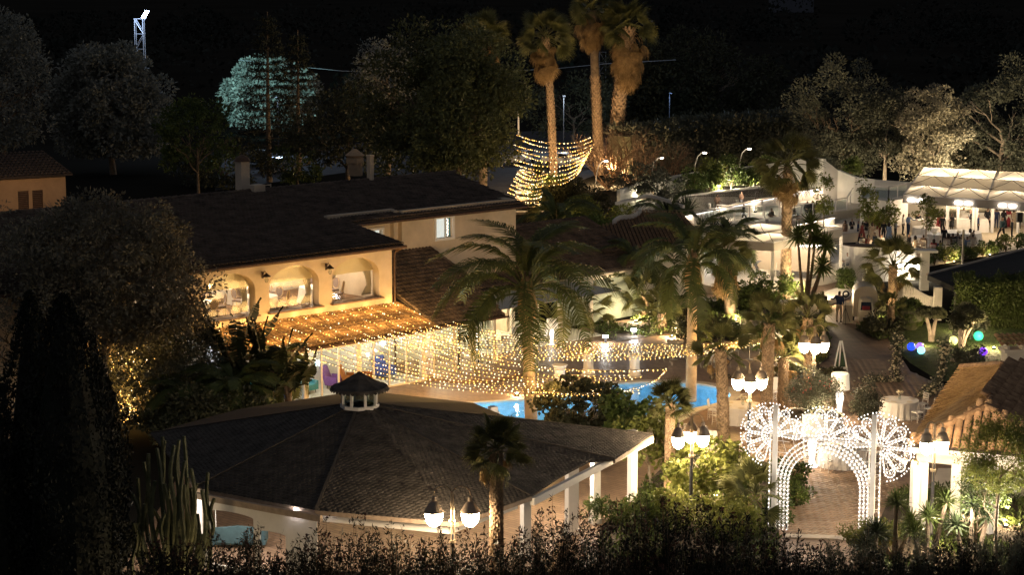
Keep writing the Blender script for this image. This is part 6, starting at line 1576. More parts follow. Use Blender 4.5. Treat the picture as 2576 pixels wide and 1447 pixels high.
for k in range(34):
    a = rr.uniform(-1.0, 1.0); dep = rr.uniform(-.6, .6); h2 = zt_ * (1 - .34 * a * a) * rr.uniform(.55, 1.0); hs = rr.uniform(.25, .6) * h2
    a2 = a * 1.25; pts = spline([(a * .12, dep * .1, 0), (a2 * .35, dep * .3, hs * .55), (a2 * .85, dep, hs), (a2 * 1.02, dep * 1.2, hs + .35 * (h2 - hs)), (a2 * .96 + rr.uniform(-.12, .12), dep * 1.2, hs + .7 * (h2 - hs)), (a2 * 1.0 + rr.uniform(-.12, .12), dep * 1.2, h2)], 4)
    n_ = len(pts); mb = MB(); mb.tube(pts, [.088 * (1 - .35 * i / n_) * (1 + .10 * (i % 2)) for i in range(n_)], 5); mb.build('stem', cact_m, e)
shrub('dark_bush', 385, 1078, 4.6, 3.0, 'tall dark shrub wall under the olive, left', lf_olive, 9000, .2, .24, 50, 301)
shrub('dark_bush', 490, 1072, 4.4, 2.6, 'tall dark shrub wall under the olive, right', lf_olive, 9000, .2, .24, 50, 302)
shrub('dark_bush', 315, 1060, 3.4, 1.9, 'dark shrub behind the lit olive trunk', lf_olive, 6000, .2, .24, 40, 303)
# pool side big-leaved shrub and bright bed shrubs
tree('fig_tree', G(1465, 1130), 3.1, (1.9, 1.3, 1.15), 'fig1', 'dark large-leaved shrub hiding the near pool edge', lf_dark, 3600, 46, .36, .24, .42, 41, tr=.07, tm=bark_pale, tree_n=10, cat='shrub', zc=1.75, shell=.6)
tree('fig_tree', G(1585, 1165), 3.0, (1.6, 1.2, 1.0), 'fig2', 'large-leaved shrub turning yellow green toward the lamp', lf_green, 3000, 36, .36, .24, .42, 42, tr=.07, tm=bark_pale, tree_n=9, cat='shrub', zc=1.75, shell=.6)
tree('fig_tree', G(1640, 1225), 2.9, (1.3, 1.2, 1.2), 'fig3', 'pale-branched fig shrub at the pavilion corner', lf_lime, 1700, 30, .35, .2, .42, 43, tr=.07, tm=bark_pale, tree_n=9, cat='shrub', zc=1.8, shell=.7)
tree('fig_tree', G(1765, 1285), 2.7, (1.5, 1.2, 1.1), 'fig4', 'lime green fig leaves under the triple globe lamp', lf_lime, 2400, 34, .35, .2, .45, 44, tr=.06, tm=bark_pale, tree_n=9, cat='shrub', zc=1.7, shell=.6)
k = 0
for px, py, h, r, mat, lb in ((1700, 1335, 1.5, 1.0, lf_lime, 'bright lime shrub at the foot of the hairy-trunked palm'), (1790, 1345, 1.3, 1.0, lf_lime, 'bright lime conifer-like shrub behind the dark hedge'), (1850, 1350, 1.4, .9, lf_lime, 'yellow-green shrub beside the slim shaggy palm'), (1870, 1262, .7, .9, lf_green, 'low white-flowering shrub behind the squat palm'),
    (1985, 1225, 1.0, .8, lf_green, 'rounded rosemary bush inside the left arch leg'), (2000, 1275, .9, .55, lf_green, 'clipped ball bush just inside the arch foot'), (1960, 1320, .9, .7, lf_green, 'low shrub behind the left arch foot'), (1640, 1330, 1.3, .9, lf_green, 'green shrub among the pavilion posts'), (1550, 1320, 1.1, 1.0, lf_green, 'green shrub behind the front pavilion posts'),
    (2090, 975 - 10, .8, .7, lf_dark, 'dark low bush beside the white easel'), (1745, 1235, 1.6, .7, lf_green, 'pale-lit shrub left of the lamp pole'), (1920, 765, 1.7, 2.0, lf_green, 'large feathery shrub below the lounge platform'), (1865, 775, 1.4, 1.5, lf_green, 'broad shrub below the small canopy post'), (1960, 880, 1.5, 1.4, lf_green, 'leafy shrub between the fan palms'), (1760, 850, 1.5, 1.5, lf_dark, 'dark shrub behind the tall palm trunk'), (2190, 800, 1.7, .7, lf_dark, 'thin dark shrub beside the three-wheeled truck'),
    (2225, 850, 1.5, 1.0, lf_dark, 'dark twiggy shrub right of the three-wheeled truck'), (2430, 850, 1.9, 1.0, lf_olive, 'dim conical bush behind the cloud-pruned trees'), (2440, 930, 1.2, .85, lf_olive, 'round grey bush hiding the purple ball'), (1500, 600, 3.0, 3.0, lf_lime, 'yellowish feathery shrub left of the annex roof'), (1520, 640, 2.5, 2.2, lf_green, 'green shrub in front of the annex roof'), (1460, 560, 3.4, 3.2, lf_dark, 'dark bush right of the garden steps'), (1385, 515, 2.5, 2.0, lf_green, 'dark glossy bush with lights beside the steps')):
    k += 1; shrub('shrub', px, py, h, r, lb, mat, int(900 + 700 * r * h), .15 if py > 900 else .24, .22, 18, 50 + k)
rs = np.random.RandomState(77); P = []
for bi, cnt in ((2, 9000), (0, 5000), (1, 5000), (3, 1500)):
    q = beds[bi]; xs_ = [p.x for p in q]; ys_ = [p.y for p in q]; c_ = 0
    while c_ < cnt:
        x, y = rs.uniform(min(xs_), max(xs_)), rs.uniform(min(ys_), max(ys_))
        if in_poly(x, y, q) and math.sin(x * 1.7) + math.sin(y * 1.3 + x) > -.5: P.append((x, y, rs.uniform(.03, .28))); c_ += 1
V, Fc = leaf_np(np.array(P), .2, .2, 78, 1.2); o = link('ground_cover', np_mesh('ground_cover', V, [Fc], lf_green)); tag(o, 'low leafy ground cover filling the garden beds', 'ground cover', None, 'stuff')
# lit shrubs along the terrace bed
for i, (px, py, h, r, mat, up_) in enumerate(((1600, 500, 2.6, 2.6, lf_olive, 1), (1655, 505, 2.0, 2.0, lf_olive, 0), (1740, 487, 1.8, 1.2, lf_green, 0), (1786, 482, 2.0, .8, lf_green, 0), (1806, 480, 2.6, 1.4, lf_lime, 1), (1838, 476, 2.9, 1.2, lf_green, 1), (1880, 470, 1.6, 1.0, lf_green, 0), (1900, 466, 1.8, .9, lf_lime, 1), (1935, 458, 2.4, 1.3, lf_green, 0), (2060, 446, 2.2, 1.4, lf_olive, 0), (2140, 450, 2.0, .7, lf_green, 0))):
    gz_ = G(px, py, 2.3); shrub('bed_shrub', px, py, h, r, ['olive green shrub at the dim left end of the wall bed', 'grey shrub beside the bare tree on the wall bed', 'small green shrub on the wall bed near the reeds', 'narrow cone shrub on the wall bed', 'bright spotlit shrub on the wall bed', 'tall rounded shrub right of the spotlit one', 'small dark shrub on the wall bed', 'lime shrub behind the big fan palm', 'dark shrub behind the big fan palm crown', 'brownish shrub at the highest wall corner', 'dark upright shrub beside the steps'][i], mat, 1600, .24, .25, 16, 80 + i, z=2.3)
    if up_: uplight(px, py + 3, 110, ['ground uplight in the dim left bed', '', '', '', 'ground uplight under the spotlit bed shrub', 'ground uplight under the tall rounded bed shrub', '', 'ground uplight behind the big fan palm'][i], (1, .86, .6), 2.3)
# long hedge behind the garden wall
def hedge_box(name, pts, h, w, n, label, mat, L=.2, seed=1, cat='hedge', z0=0):
    O = Vector(pts[0]); O.z = 0; rs = np.random.RandomState(seed); P = []
    seg = [((Vector(a) - O), (Vector(b) - O)) for a, b in zip(pts, pts[1:])]; tot = sum((b - a).length for a, b in seg)
    for a, b in seg:
        m_ = int(n * (b - a).length / tot); t = rs.uniform(0, 1, m_); d = (b - a); nn = Vector((-d.y, d.x, 0)).normalized()
        side = rs.randint(0, 4, m_); u = rs.uniform(-1, 1, m_); v = rs.uniform(0, 1, m_); hh = h * (1 + .07 * np.sin(t * tot * .9) + .05 * np.sin(t * tot * 2.7 + 1)) 
        off = np.where(side < 2, -w / 2, np.where(side == 2, u * w / 2, w / 2)); zz = np.where(side == 2, hh, v * hh); nz_ = rs.normal(size=(m_, 3)) * .10
        P.append(np.stack([a.x + d.x * t + nn.x * off, a.y + d.y * t + nn.y * off, zz + z0], 1) + nz_)
    P = np.concatenate(P); V, Fc = leaf_np(P, L, .26, seed, .6); e = empty(name, O, 0, label, cat); link('foliage', np_mesh('foliage', V, [Fc], mat), e)
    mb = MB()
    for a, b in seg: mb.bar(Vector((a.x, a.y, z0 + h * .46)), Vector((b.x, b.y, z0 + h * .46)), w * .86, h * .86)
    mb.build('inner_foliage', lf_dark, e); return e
hedge_box('park_hedge', [G(1560, 452), G(1760, 418), G(2020, 396)], 4.6, 2.6, 14000, 'long tall hedge behind the cream garden wall', lf_olive, .38, 2)
hg = [G(2400, 812), G(2500, 815), G(2700, 822)]
hedge_box('clipped_hedge', hg, HT(hg[0], 705), 2.6, 26000, 'tall thick green hedge beside the gate at the right edge', lf_green, .15, 3)
hedge_box('clipped_box_bush', [G(2108, 735), G(2145, 735)], 1.15, 1.0, 3500, 'square clipped bush in front of the curved wall', lf_green, .12, 4)
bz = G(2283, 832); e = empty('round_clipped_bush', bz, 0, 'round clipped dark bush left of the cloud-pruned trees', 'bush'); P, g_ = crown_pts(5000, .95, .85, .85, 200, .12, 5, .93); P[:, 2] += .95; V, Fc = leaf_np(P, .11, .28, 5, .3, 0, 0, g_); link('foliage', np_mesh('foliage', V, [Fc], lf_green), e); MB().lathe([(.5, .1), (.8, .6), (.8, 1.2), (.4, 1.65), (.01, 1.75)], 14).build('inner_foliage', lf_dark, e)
# cloud-pruned trees
def cloud_tree(px, py, heads, stems, label):
    g = G(px, py); e = empty('cloud_pruned_tree', g, 0, label, 'tree'); s = SC(g)
    for (hx, hy, r) in heads:
        x = (hx - px) / s; z = HT(g, hy); rr_ = r / s; P, g_ = crown_pts(2600, rr_, rr_ * .9, rr_ * .62, 160, .07, int(hx), .95); V, Fc = leaf_np(P, .09, .28, int(hx), .3, 0, 0, g_)
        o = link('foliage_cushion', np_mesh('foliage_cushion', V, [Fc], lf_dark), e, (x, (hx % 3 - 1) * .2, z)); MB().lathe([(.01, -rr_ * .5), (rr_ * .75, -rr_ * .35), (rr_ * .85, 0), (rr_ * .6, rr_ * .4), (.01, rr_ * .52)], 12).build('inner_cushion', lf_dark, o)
        MB().tube([(0, 0, 0), (x * .25, 0, z * .35), (x * .9, (hx % 3 - 1) * .2, z - rr_ * .3)], [.17, .12, .08], 7).build('trunk', bark_pale, e)
cloud_tree(2343, 860, [(2327, 787, 21), (2357, 791, 23)], 2, 'twin-headed cloud-pruned tree on the lawn, its pale trunks showing')
cloud_tree(2418, 875, [(2419, 816, 24), (2411, 802, 20), (2434, 784, 25), (2452, 798, 23)], 3, 'many-headed cloud-pruned tree on the lawn by the green ball')
# flower pillars
wf = M('cream_blossom', (.66, .58, .40), .8, .12, 6, trl=.2)
def flower_pillar(segs, label, n=150):
    g = G(*segs[0][:2]); s = SC(g); e = empty('flower_pillar', g, 0, label, 'flower arrangement'); rr = np.random.RandomState(int(segs[0][0])); C = []; 
    pts = [Vector(((px - segs[0][0]) / s, 0, HT(g, py) if i else .0)) for i, (px, py) in enumerate(segs)]
    pp = spline(pts, 8); MB().tube(pp, .09, 6).build('frame', lf_dark, e)
    for _ in range(n): p = pp[rr.randint(0, len(pp))]; C.append((p.x + rr.normal() * .15, p.y + rr.normal() * .15, max(.06, p.z + rr.normal() * .12)))
    bv = []; bf = []; 
    mb = MB(); mb.lathe([(.0, -.04), (.045, -.02), (.055, .01), (.03, .035), (0, .04)], 6); T = np.zeros((n, 3, 4)); sz = rr.uniform(.7, 1.4, n); T[:, 0, 0] = T[:, 1, 1] = T[:, 2, 2] = sz; T[:, :, 3] = C
    link('blossoms', repl_mesh('blossoms', mb.v, mb.f, T, wf), e)['kind'] = 'stuff'
    P = np.array([tuple(pp[rr.randint(0, len(pp))]) for _ in range(900)]) + rr.normal(size=(900, 3)) * .14; V, Fc = leaf_np(P, .12, .25, 3); link('foliage', np_mesh('foliage', V, [Fc], lf_olive), e)
flower_pillar([(2262, 962), (2250, 925), (2256, 895), (2250, 862), (2262, 848)], 'left pillar of cream roses standing beside the brick path'); flower_pillar([(2350, 985), (2366, 950), (2368, 910), (2376, 880), (2374, 864)], 'right pillar of cream roses standing at the lawn edge')
flower_pillar([(2175, 962), (2205, 956), (2240, 962)], 'low sweep of cream roses running left of the path', 90); flower_pillar([(2318, 1000), (2335, 985), (2352, 968)], 'low sweep of cream roses at the foot of the right pillar', 80); flower_pillar([(2075, 972), (2085, 958)], 'small clump of pale hydrangeas beside the easel', 40); flower_pillar([(1770, 1190), (1765, 1150)], 'white flower arrangement behind the lamp globes', 50)
# oleander in the round planter, slim trees
shrub('oleander_bush', 2040, 1082, 2.0, 1.02, 'spotlit pink-flowering oleander filling the round planter', lf_olive, 6500, .15, .14, 34, 90, loc=PLG + Vector((0, 0, .7)), up=.8); uplight(0, 0, 60, 'uplight inside the round oleander planter', (1, .78, .45), loc=PLG + Vector((.3, -.9, .72)))
P, g_ = crown_pts(60, .9, .9, .8, 20, .25, 6, .9); P[:, 2] = np.abs(P[:, 2]) + 1.7; V, Fc = leaf_np(P, .08, .5, 2); e = link('oleander_blossom', np_mesh('oleander_blossom', V, [Fc], M('coral_blossom', (.55, .12, .10), .7, .2, 5)), None, PLG); tag(e, 'coral blossoms scattered over the planter oleander', 'flowers', None, 'stuff')
tree('small_olive_tree', G(2176, 1092), 2.3, (.62, .6, .9), 'sot', 'small grey olive tree right of the glowing floor lamp', lf_olive, 3800, 40, .28, .11, .22, 61, tr=.05, tm=bark_pale, tree_n=7, shell=.4)
tree('small_tree', G(1940, 985), 3.2, (.9, .8, .7), 'slt', 'slim tree with a bare stem in the square planter', lf_green, 1200, 20, .25, .13, .25, 62, tr=.04, zc=2.5)
for px, py, tp, r, lb in ((2068, 600, 427, .8, 'slim young tree with lime leaves behind the small canopy'), (2178, 640, 405, .7, 'tall slim young tree at the service block corner'), (2235, 605, 500, .7, 'slender leafy tree in front of the cream block'), (2330, 625, 480, .9, 'thin tree in front of the long white table'), (2200, 600, 520, .6, 'second young tree between the suited guests')):
    g = G(px, py); h = HT(g, tp); tree('young_tree', g, h, (r, r * .8, h * .34), 'yt%d' % px, lb, lf_lime, 900, 20, .36, .2, .28, px, tr=.06, tree_n=7, zc=h * .62, group=None, shell=.3)
# bare twiggy shrubs near the palm feet
def bare_shrub(px, py, h, label, seed, n=12, spread=2.0, z=0):
    g = G(px, py, z); e = empty('bare_shrub', g, 0, label, 'shrub'); rr = random.Random(seed); mb = MB()
    def br(p, d, l, r_, k):
        q = p + d * l; m_ = p.lerp(q, .5) + Vector((rr.uniform(-.15, .15), rr.uniform(-.1, .1), 0)) * l; mb.tube([p, m_, q], [r_, r_ * .8, r_ * .55], 4, cap=False)
        if k:
            for _ in range(3 if k > 1 else 4): br(q if rr.random() < .6 else m_, (d + Vector((rr.uniform(-.8, .8), rr.uniform(-.6, .6), rr.uniform(-.35, .5)))).normalized(), l * rr.uniform(.55, .8), r_ * .55, k - 1)
    for i in range(n):
        t = rr.uniform(0, 2 * PI); br(Vector((0, 0, 0)), Vector((math.cos(t) * .8 * spread / h, math.sin(t) * .4, 1)).normalized(), h * .42, .09, 4)
    mb.build('branches', twig_m, e)['kind'] = 'stuff'; mb2 = MB(); mb2.tube([(0, 0, 0), (0, 0, h * .25)], [.15, .1], 6); mb2.build('trunk', bark, e)
bare_shrub(1530, 478, 5.6, 'large brown bare shrub at the feet of the tall palms', 1, 12, 5.5); bare_shrub(1665, 498, 4.4, 'pale bare-branched tree on the wall bed', 2, 7, 3.0, 1.5); bare_shrub(1590, 470, 4.6, 'tangled bare shrub left of the garden wall', 3, 9, 4.0)
# ================================================================ foreground hedge and right corner plants
def sprig_hedge(loc, h, r, n, label, mat, seed, L=.15, asp=.12, sprigs=90, group=None, flowers=True, name='oleander_shrub', ry=.9):
    e = empty(name, loc, 0, label, 'shrub', group); rs = np.random.RandomState(seed); Vs = []; Fs = []; o = 0; mb = MB(); tips = []
    for k in range(sprigs):
        a = rs.uniform(0, 2 * PI); q = rs.uniform(0, 1) ** .5; bx, by = math.cos(a) * q * r, math.sin(a) * q * ry; hh = h * (1 - .30 * q * q) * rs.uniform(.58, 1.08); tip = np.array([bx * 1.15, by * 1.1, hh]); base = np.array([bx * .35, by * .3, 0])
        m_ = int(n / sprigs); t = rs.uniform(.30, 1, m_) ** .75; P = base[None] * (1 - t[:, None]) + tip[None] * t[:, None] + rs.normal(size=(m_, 3)) * .04; dd = (tip - base) / np.linalg.norm(tip - base)
        V, Fc = leaf_np(P, L, asp, seed * 97 + k, .9); Vs.append(V); Fs.append(Fc + o); o += len(V); mb.tube([tuple(base), tuple(base * .5 + tip * .5), tuple(tip)], [.014, .010, .005], 3, cap=False); tips.append(tip)
    link('foliage', np_mesh('foliage', np.concatenate(Vs), [np.concatenate(Fs)], mat), e)
    mb.build('stems', twig_m, e)['kind'] = 'stuff'
    if flowers:
        P = np.concatenate([t_[None] + rs.normal(size=(9, 3)) * .045 for t_ in tips if rs.random() < .3]); V, Fc = leaf_np(P, .075, .5, seed, .3); link('flower_heads', np_mesh('flower_heads', V, [Fc], M('dry_flower_head', (.10, .045, .03), .8, .3, 4)), e)['kind'] = 'stuff'
hd = [(395, 1340, 57.0), (470, 1350, 58), (560, 1325, 57.2), (650, 1320, 58), (740, 1318, 57), (830, 1300, 57.8), (915, 1288, 57.2), (1000, 1310, 58), (1085, 1318, 57.0), (1160, 1330, 57.6), (1235, 1315, 57.2), (1310, 1305, 58), (1390, 1265, 57.2), (1465, 1275, 58.2), (1545, 1270, 57), (1620, 1245, 58), (1690, 1235, 57.2), (1760, 1255, 58.2), (1830, 1268, 57.4), (1900, 1285, 58.4), (1970, 1320, 57.6), (2030, 1345, 58)]
where = ['at the left end below the cactus', 'below the cactus, second from the left', 'below the lit slatted eave', 'below the teal sofa', 'right of the teal sofa', 'below the front pavilion corner', 'with the tall flowering shoot', 'left of the twin lamp', 'under the left globe of the twin lamp', 'under the right globe of the twin lamp', 'below the small pavilion palm', 'right of the small pavilion palm', 'below the white pavilion beam', 'below the first white pavilion post', 'below the second white pavilion post', 'below the hairy-trunked palm', 'tallest, left of the triple lamp pole', 'right of the triple lamp pole', 'below the lime shrubs', 'left of the arch foot', 'at the arch foot', 'at the right end beside the path']
for i, (px, tp, Y) in enumerate(hd):
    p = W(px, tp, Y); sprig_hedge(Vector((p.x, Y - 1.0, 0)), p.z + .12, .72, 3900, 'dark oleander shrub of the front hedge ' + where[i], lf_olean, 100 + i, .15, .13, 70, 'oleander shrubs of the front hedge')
rc = [(2090, 1400, 57.5, 1.0, lf_olean, 'dark shrub right of the path end in the foreground'), (2160, 1335, 59, 1.1, lf_olive, 'feathery greenish shrub at the right arch foot'), (2240, 1380, 57.5, 1.0, lf_olean, 'dark shrub in front of the tall yuccas'), (2330, 1350, 58, 1.0, lf_olive, 'brown-green shrub below the twin lamp'), (2420, 1330, 57.5, 1.1, lf_olean, 'dark shrub below the bar house floor'), (2510, 1330, 58, 1.1, lf_olive, 'brownish shrub in the lower right corner'), (2580, 1300, 58.5, 1.0, lf_olean, 'dark shrub cut by the right frame edge')]
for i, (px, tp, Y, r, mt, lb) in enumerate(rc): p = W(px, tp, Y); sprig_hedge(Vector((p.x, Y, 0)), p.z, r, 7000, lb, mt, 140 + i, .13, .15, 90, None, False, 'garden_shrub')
g = G(2185, 1395); sprig_hedge(g, 1.25, 1.0, 5000, 'rounded lime juniper beside the right arch foot', lf_lime, 150, .12, .16, 90, None, False, 'juniper_shrub')
tree('leafy_tree', Vector((W(2520, 1200, 62.5).x, 62.5, 0)), W(2520, 1040, 62.5).z, (1.35, 1.0, 1.45), 'lt1', 'fine-leaved bright green tree over the right end of the bar house', lf_lime, 15000, 90, .33, .085, .24, 71, tr=.08, shell=.35)
tree('leafy_tree', Vector((W(2475, 1200, 63.5).x, 63.5, 0)), W(2475, 1165, 63.5).z, (.7, .6, .9), 'lt2', 'smaller fine-leaved green branch mass below the tiled hip', lf_green, 6000, 60, .28, .085, .24, 72, tr=.06, shell=.35)
# grass on the lawn
rs = np.random.RandomState(8); xs_ = [p.x for p in lawn_poly]; ys_ = [p.y for p in lawn_poly]; P = []
while len(P) < 16000:
    x, y = rs.uniform(min(xs_), max(xs_)), rs.uniform(min(ys_), max(ys_))
    if in_poly(x, y, lawn_poly): P.append((x, y, .012))
V, Fc = leaf_np(np.array(P), .07, .12, 9, 2.2); o = link('grass', np_mesh('grass', V, [Fc], M('grass_blade', (.045, .075, .015), .6, .4, 2, trl=.2, hue=(.07, .10, .02)))); tag(o, 'short green lawn grass under the glowing balls', 'grass', None, 'stuff')
# small plants along the dance floor edge
rr = random.Random(12)
edge = [G(2350, 668), G(2420, 655), G(2480, 642), G(2560, 628)]
for i in range(9):
    t = i / 8 * 2.99; k = int(t); p = edge[k].lerp(edge[k + 1], t - k); s = rr.uniform(.7, 1.5)
    shrub('edge_plant', 0, 0, s, .55, 'small uplit border plant, number %s along the dance floor edge from the mast side' % ['one', 'two', 'three', 'four', 'five', 'six', 'seven', 'eight', 'nine'][i], lf_lime if i % 3 == 1 else lf_green, 700, .16, .25, 10, 200 + i, loc=p)
uplight(2400, 662, 26, 'uplight among the dance floor border plants, left'); uplight(2490, 645, 26, 'uplight among the dance floor border plants, middle')
# ---- garden uplights and added fill lights
uplight(2330, 500, 1700, 'strong uplight below the bright poplar', (1, .74, .44), hz=1.0, loc=G(2330, 500) + Vector((1.5, -6.5, 0)))  # hidden fill added to brighten the silvery poplar
uplight(2420, 500, 500, 'uplight below the brownish poplar', (1, .84, .58), hz=1.0)  # fill added to lift the brownish poplar
uplight(2180, 480, 120, 'uplight below the dark poplar group', (1, .80, .54), hz=1.0, loc=G(2170, 470) + Vector((0, -5, 0)))  # weak fill added for the dark poplars
uplight(1380, 505, 900, 'uplight at the foot of the slender tall palm', (1, .66, .34), hz=1.2); uplight(1530, 470, 1500, 'uplight between the two thick tall palms', (1, .66, .34), hz=1.2); uplight(1240, 520, 500, 'uplight behind the restaurant below the conifer', (1, .66, .34), hz=1.2)
uplight(1430, 600, 240, 'uplight in the dark bed behind the garden room'); uplight(1850, 810, 150, 'uplight below the shaggy lit palm', (1, .74, .42)); uplight(1990, 740, 420, 'uplight beside the large green fan palm', (1, .78, .46), hz=1.0, loc=G(1990, 752) + Vector((.9, -2.4, 0))); uplight(1600, 812, 110, 'uplight in the curved palm bed'); uplight(1690, 850, 100, 'uplight behind the bistro tables'); uplight(1960, 905, 60, 'uplight in the fan palm bed'); uplight(1800, 1255, 60, 'uplight in the lime shrubs near the slim palm'); uplight(1680, 1290, 60, 'uplight under the hairy-trunked palm')
uplight(2230, 812, 50, 'uplight at the booth wall palm'); uplight(2320, 872, 45, 'uplight on the lawn before the twin cloud tree'); uplight(2500, 880, 200, 'uplight on the lawn in front of the tall hedge', hz=.6); uplight(2425, 838, 90, 'uplight close to the left end of the tall hedge', hz=.6); uplight(1800, 545, 75, 'floor light on the left of the upper terrace', (1, .82, .6), 1.3, hz=1.7, post=True); uplight(1900, 535, 75, 'floor light in the middle of the upper terrace', (1, .82, .6), 1.3, hz=1.7, post=True); uplight(2070, 500, 75, 'floor light on the right of the upper terrace', (1, .82, .6), 1.3, hz=1.7, post=True); uplight(470, 1290, 30, 'uplight at the foot of the candelabra cactus', loc=gC + Vector((.9, -1.2, 0))); uplight(1760, 600, 90, 'uplight among the dark reeds'); uplight(1700, 720, 120, 'uplight behind the tall feather palm'); uplight(1480, 700, 160, 'uplight behind the pool palm crown', loc=G(1500, 760)); uplight(1300, 996, 30, 'uplight at the foot of the big pool palm'); uplight(2080, 640, 40, 'uplight under the slim young tree'); uplight(2245, 640, 60, 'uplight at the cream service block'); uplight(2340, 1395, 60, 'uplight below the yuccas'); uplight(2530, 1330, 70, 'uplight below the fine-leaved tree')  # lawn, tall hedge, upper terrace and cactus lights are added fill
# ================================================================ PEOPLE
skin_m = M('skin', (.42, .26, .18), .6, .05, 5); hair_m = M('dark_hair', (.03, .02, .015), .6, .2, 9); hair_g = M('grey_hair', (.30, .28, .26), .6, .1, 9)
C_ = lambda n, c: M('cloth_' + n, c, .85, .12, 6)
clo = {k: C_(k, v) for k, v in dict(black=(.022, .022, .026), navy=(.03, .045, .10), white=(.70, .68, .64), maroon=(.16, .03, .03), red=(.30, .04, .05), grey=(.14, .14, .15), beige=(.45, .36, .26), blue=(.16, .22, .34), brown=(.16, .10, .07), teal=(.05, .10, .12)).items()}
def skeleton(pose):
    S = dict(pelvis=(0, 0, .95), chest=(0, .0, 1.28), neck=(0, 0, 1.46), head=(0, -.02, 1.60), htop=(0, -.01, 1.70),
             shL=(-.18, 0, 1.40), shR=(.18, 0, 1.40), elL=(-.24, .02, 1.12), elR=(.24, .02, 1.12), haL=(-.25, -.06, .87), haR=(.25, -.06, .87),
             hiL=(-.09, 0, .90), hiR=(.09, 0, .90), knL=(-.10, -.01, .50), knR=(.10, -.01, .50), anL=(-.11, .02, .09), anR=(.11, .02, .09), toL=(-.13, -.16, .04), toR=(.13, -.16, .04))
    if pose == 'plate': S.update(elL=(-.24, -.02, 1.12), haL=(-.10, -.28, 1.14), elR=(.24, -.02, 1.12), haR=(.08, -.30, 1.16))
    if pose == 'reach': S.update(elR=(.38, -.14, 1.22), haR=(.60, -.30, 1.20), elL=(-.25, .04, 1.13), haL=(-.14, -.16, 1.0))
    if pose == 'walk': S.update(knL=(-.09, -.26, .54), anL=(-.09, -.34, .12), toL=(-.10, -.50, .08), knR=(.09, .12, .49), anR=(.09, .42, .14), toR=(.10, .34, .02), haL=(-.26, .16, .90), haR=(.26, -.22, .95))
    if pose == 'bow': S.update(chest=(0, -.14, 1.25), neck=(0, -.24, 1.40), head=(0, -.32, 1.50), htop=(0, -.36, 1.59), shL=(-.18, -.2, 1.36), shR=(.18, -.2, 1.36), elL=(-.24, -.28, 1.10), haL=(-.14, -.44, .95), elR=(.24, -.28, 1.10), haR=(.14, -.44, .95))
    if pose == 'sit':
        for k in ('pelvis', 'chest', 'neck', 'head', 'htop', 'shL', 'shR', 'elL', 'elR'): x, y, z = S[k]; S[k] = (x, y, z - .40)
        S.update(hiL=(-.09, -.02, .52), hiR=(.09, -.02, .52), knL=(-.12, -.42, .52), knR=(.12, -.42, .52), anL=(-.12, -.42, .09), anR=(.12, -.42, .09), toL=(-.12, -.60, .04), toR=(.12, -.60, .04), haL=(-.16, -.34, .74), haR=(.16, -.34, .74))
    return S
EDG = [('pelvis', 'chest', .15, .165), ('chest', 'neck', .165, .06), ('neck', 'head', .058, .095), ('head', 'htop', .095, .07), ('chest', 'shL', .12, .075), ('chest', 'shR', .12, .075), ('shL', 'elL', .062, .045), ('shR', 'elR', .062, .045), ('elL', 'haL', .045, .028), ('elR', 'haR', .045, .028), ('pelvis', 'hiL', .13, .105), ('pelvis', 'hiR', .13, .105), ('hiL', 'knL', .098, .062), ('hiR', 'knR', .098, .062), ('knL', 'anL', .060, .040), ('knR', 'anR', .060, .040), ('anL', 'toL', .042, .032), ('anR', 'toR', .042, .032)]
BODY = {}
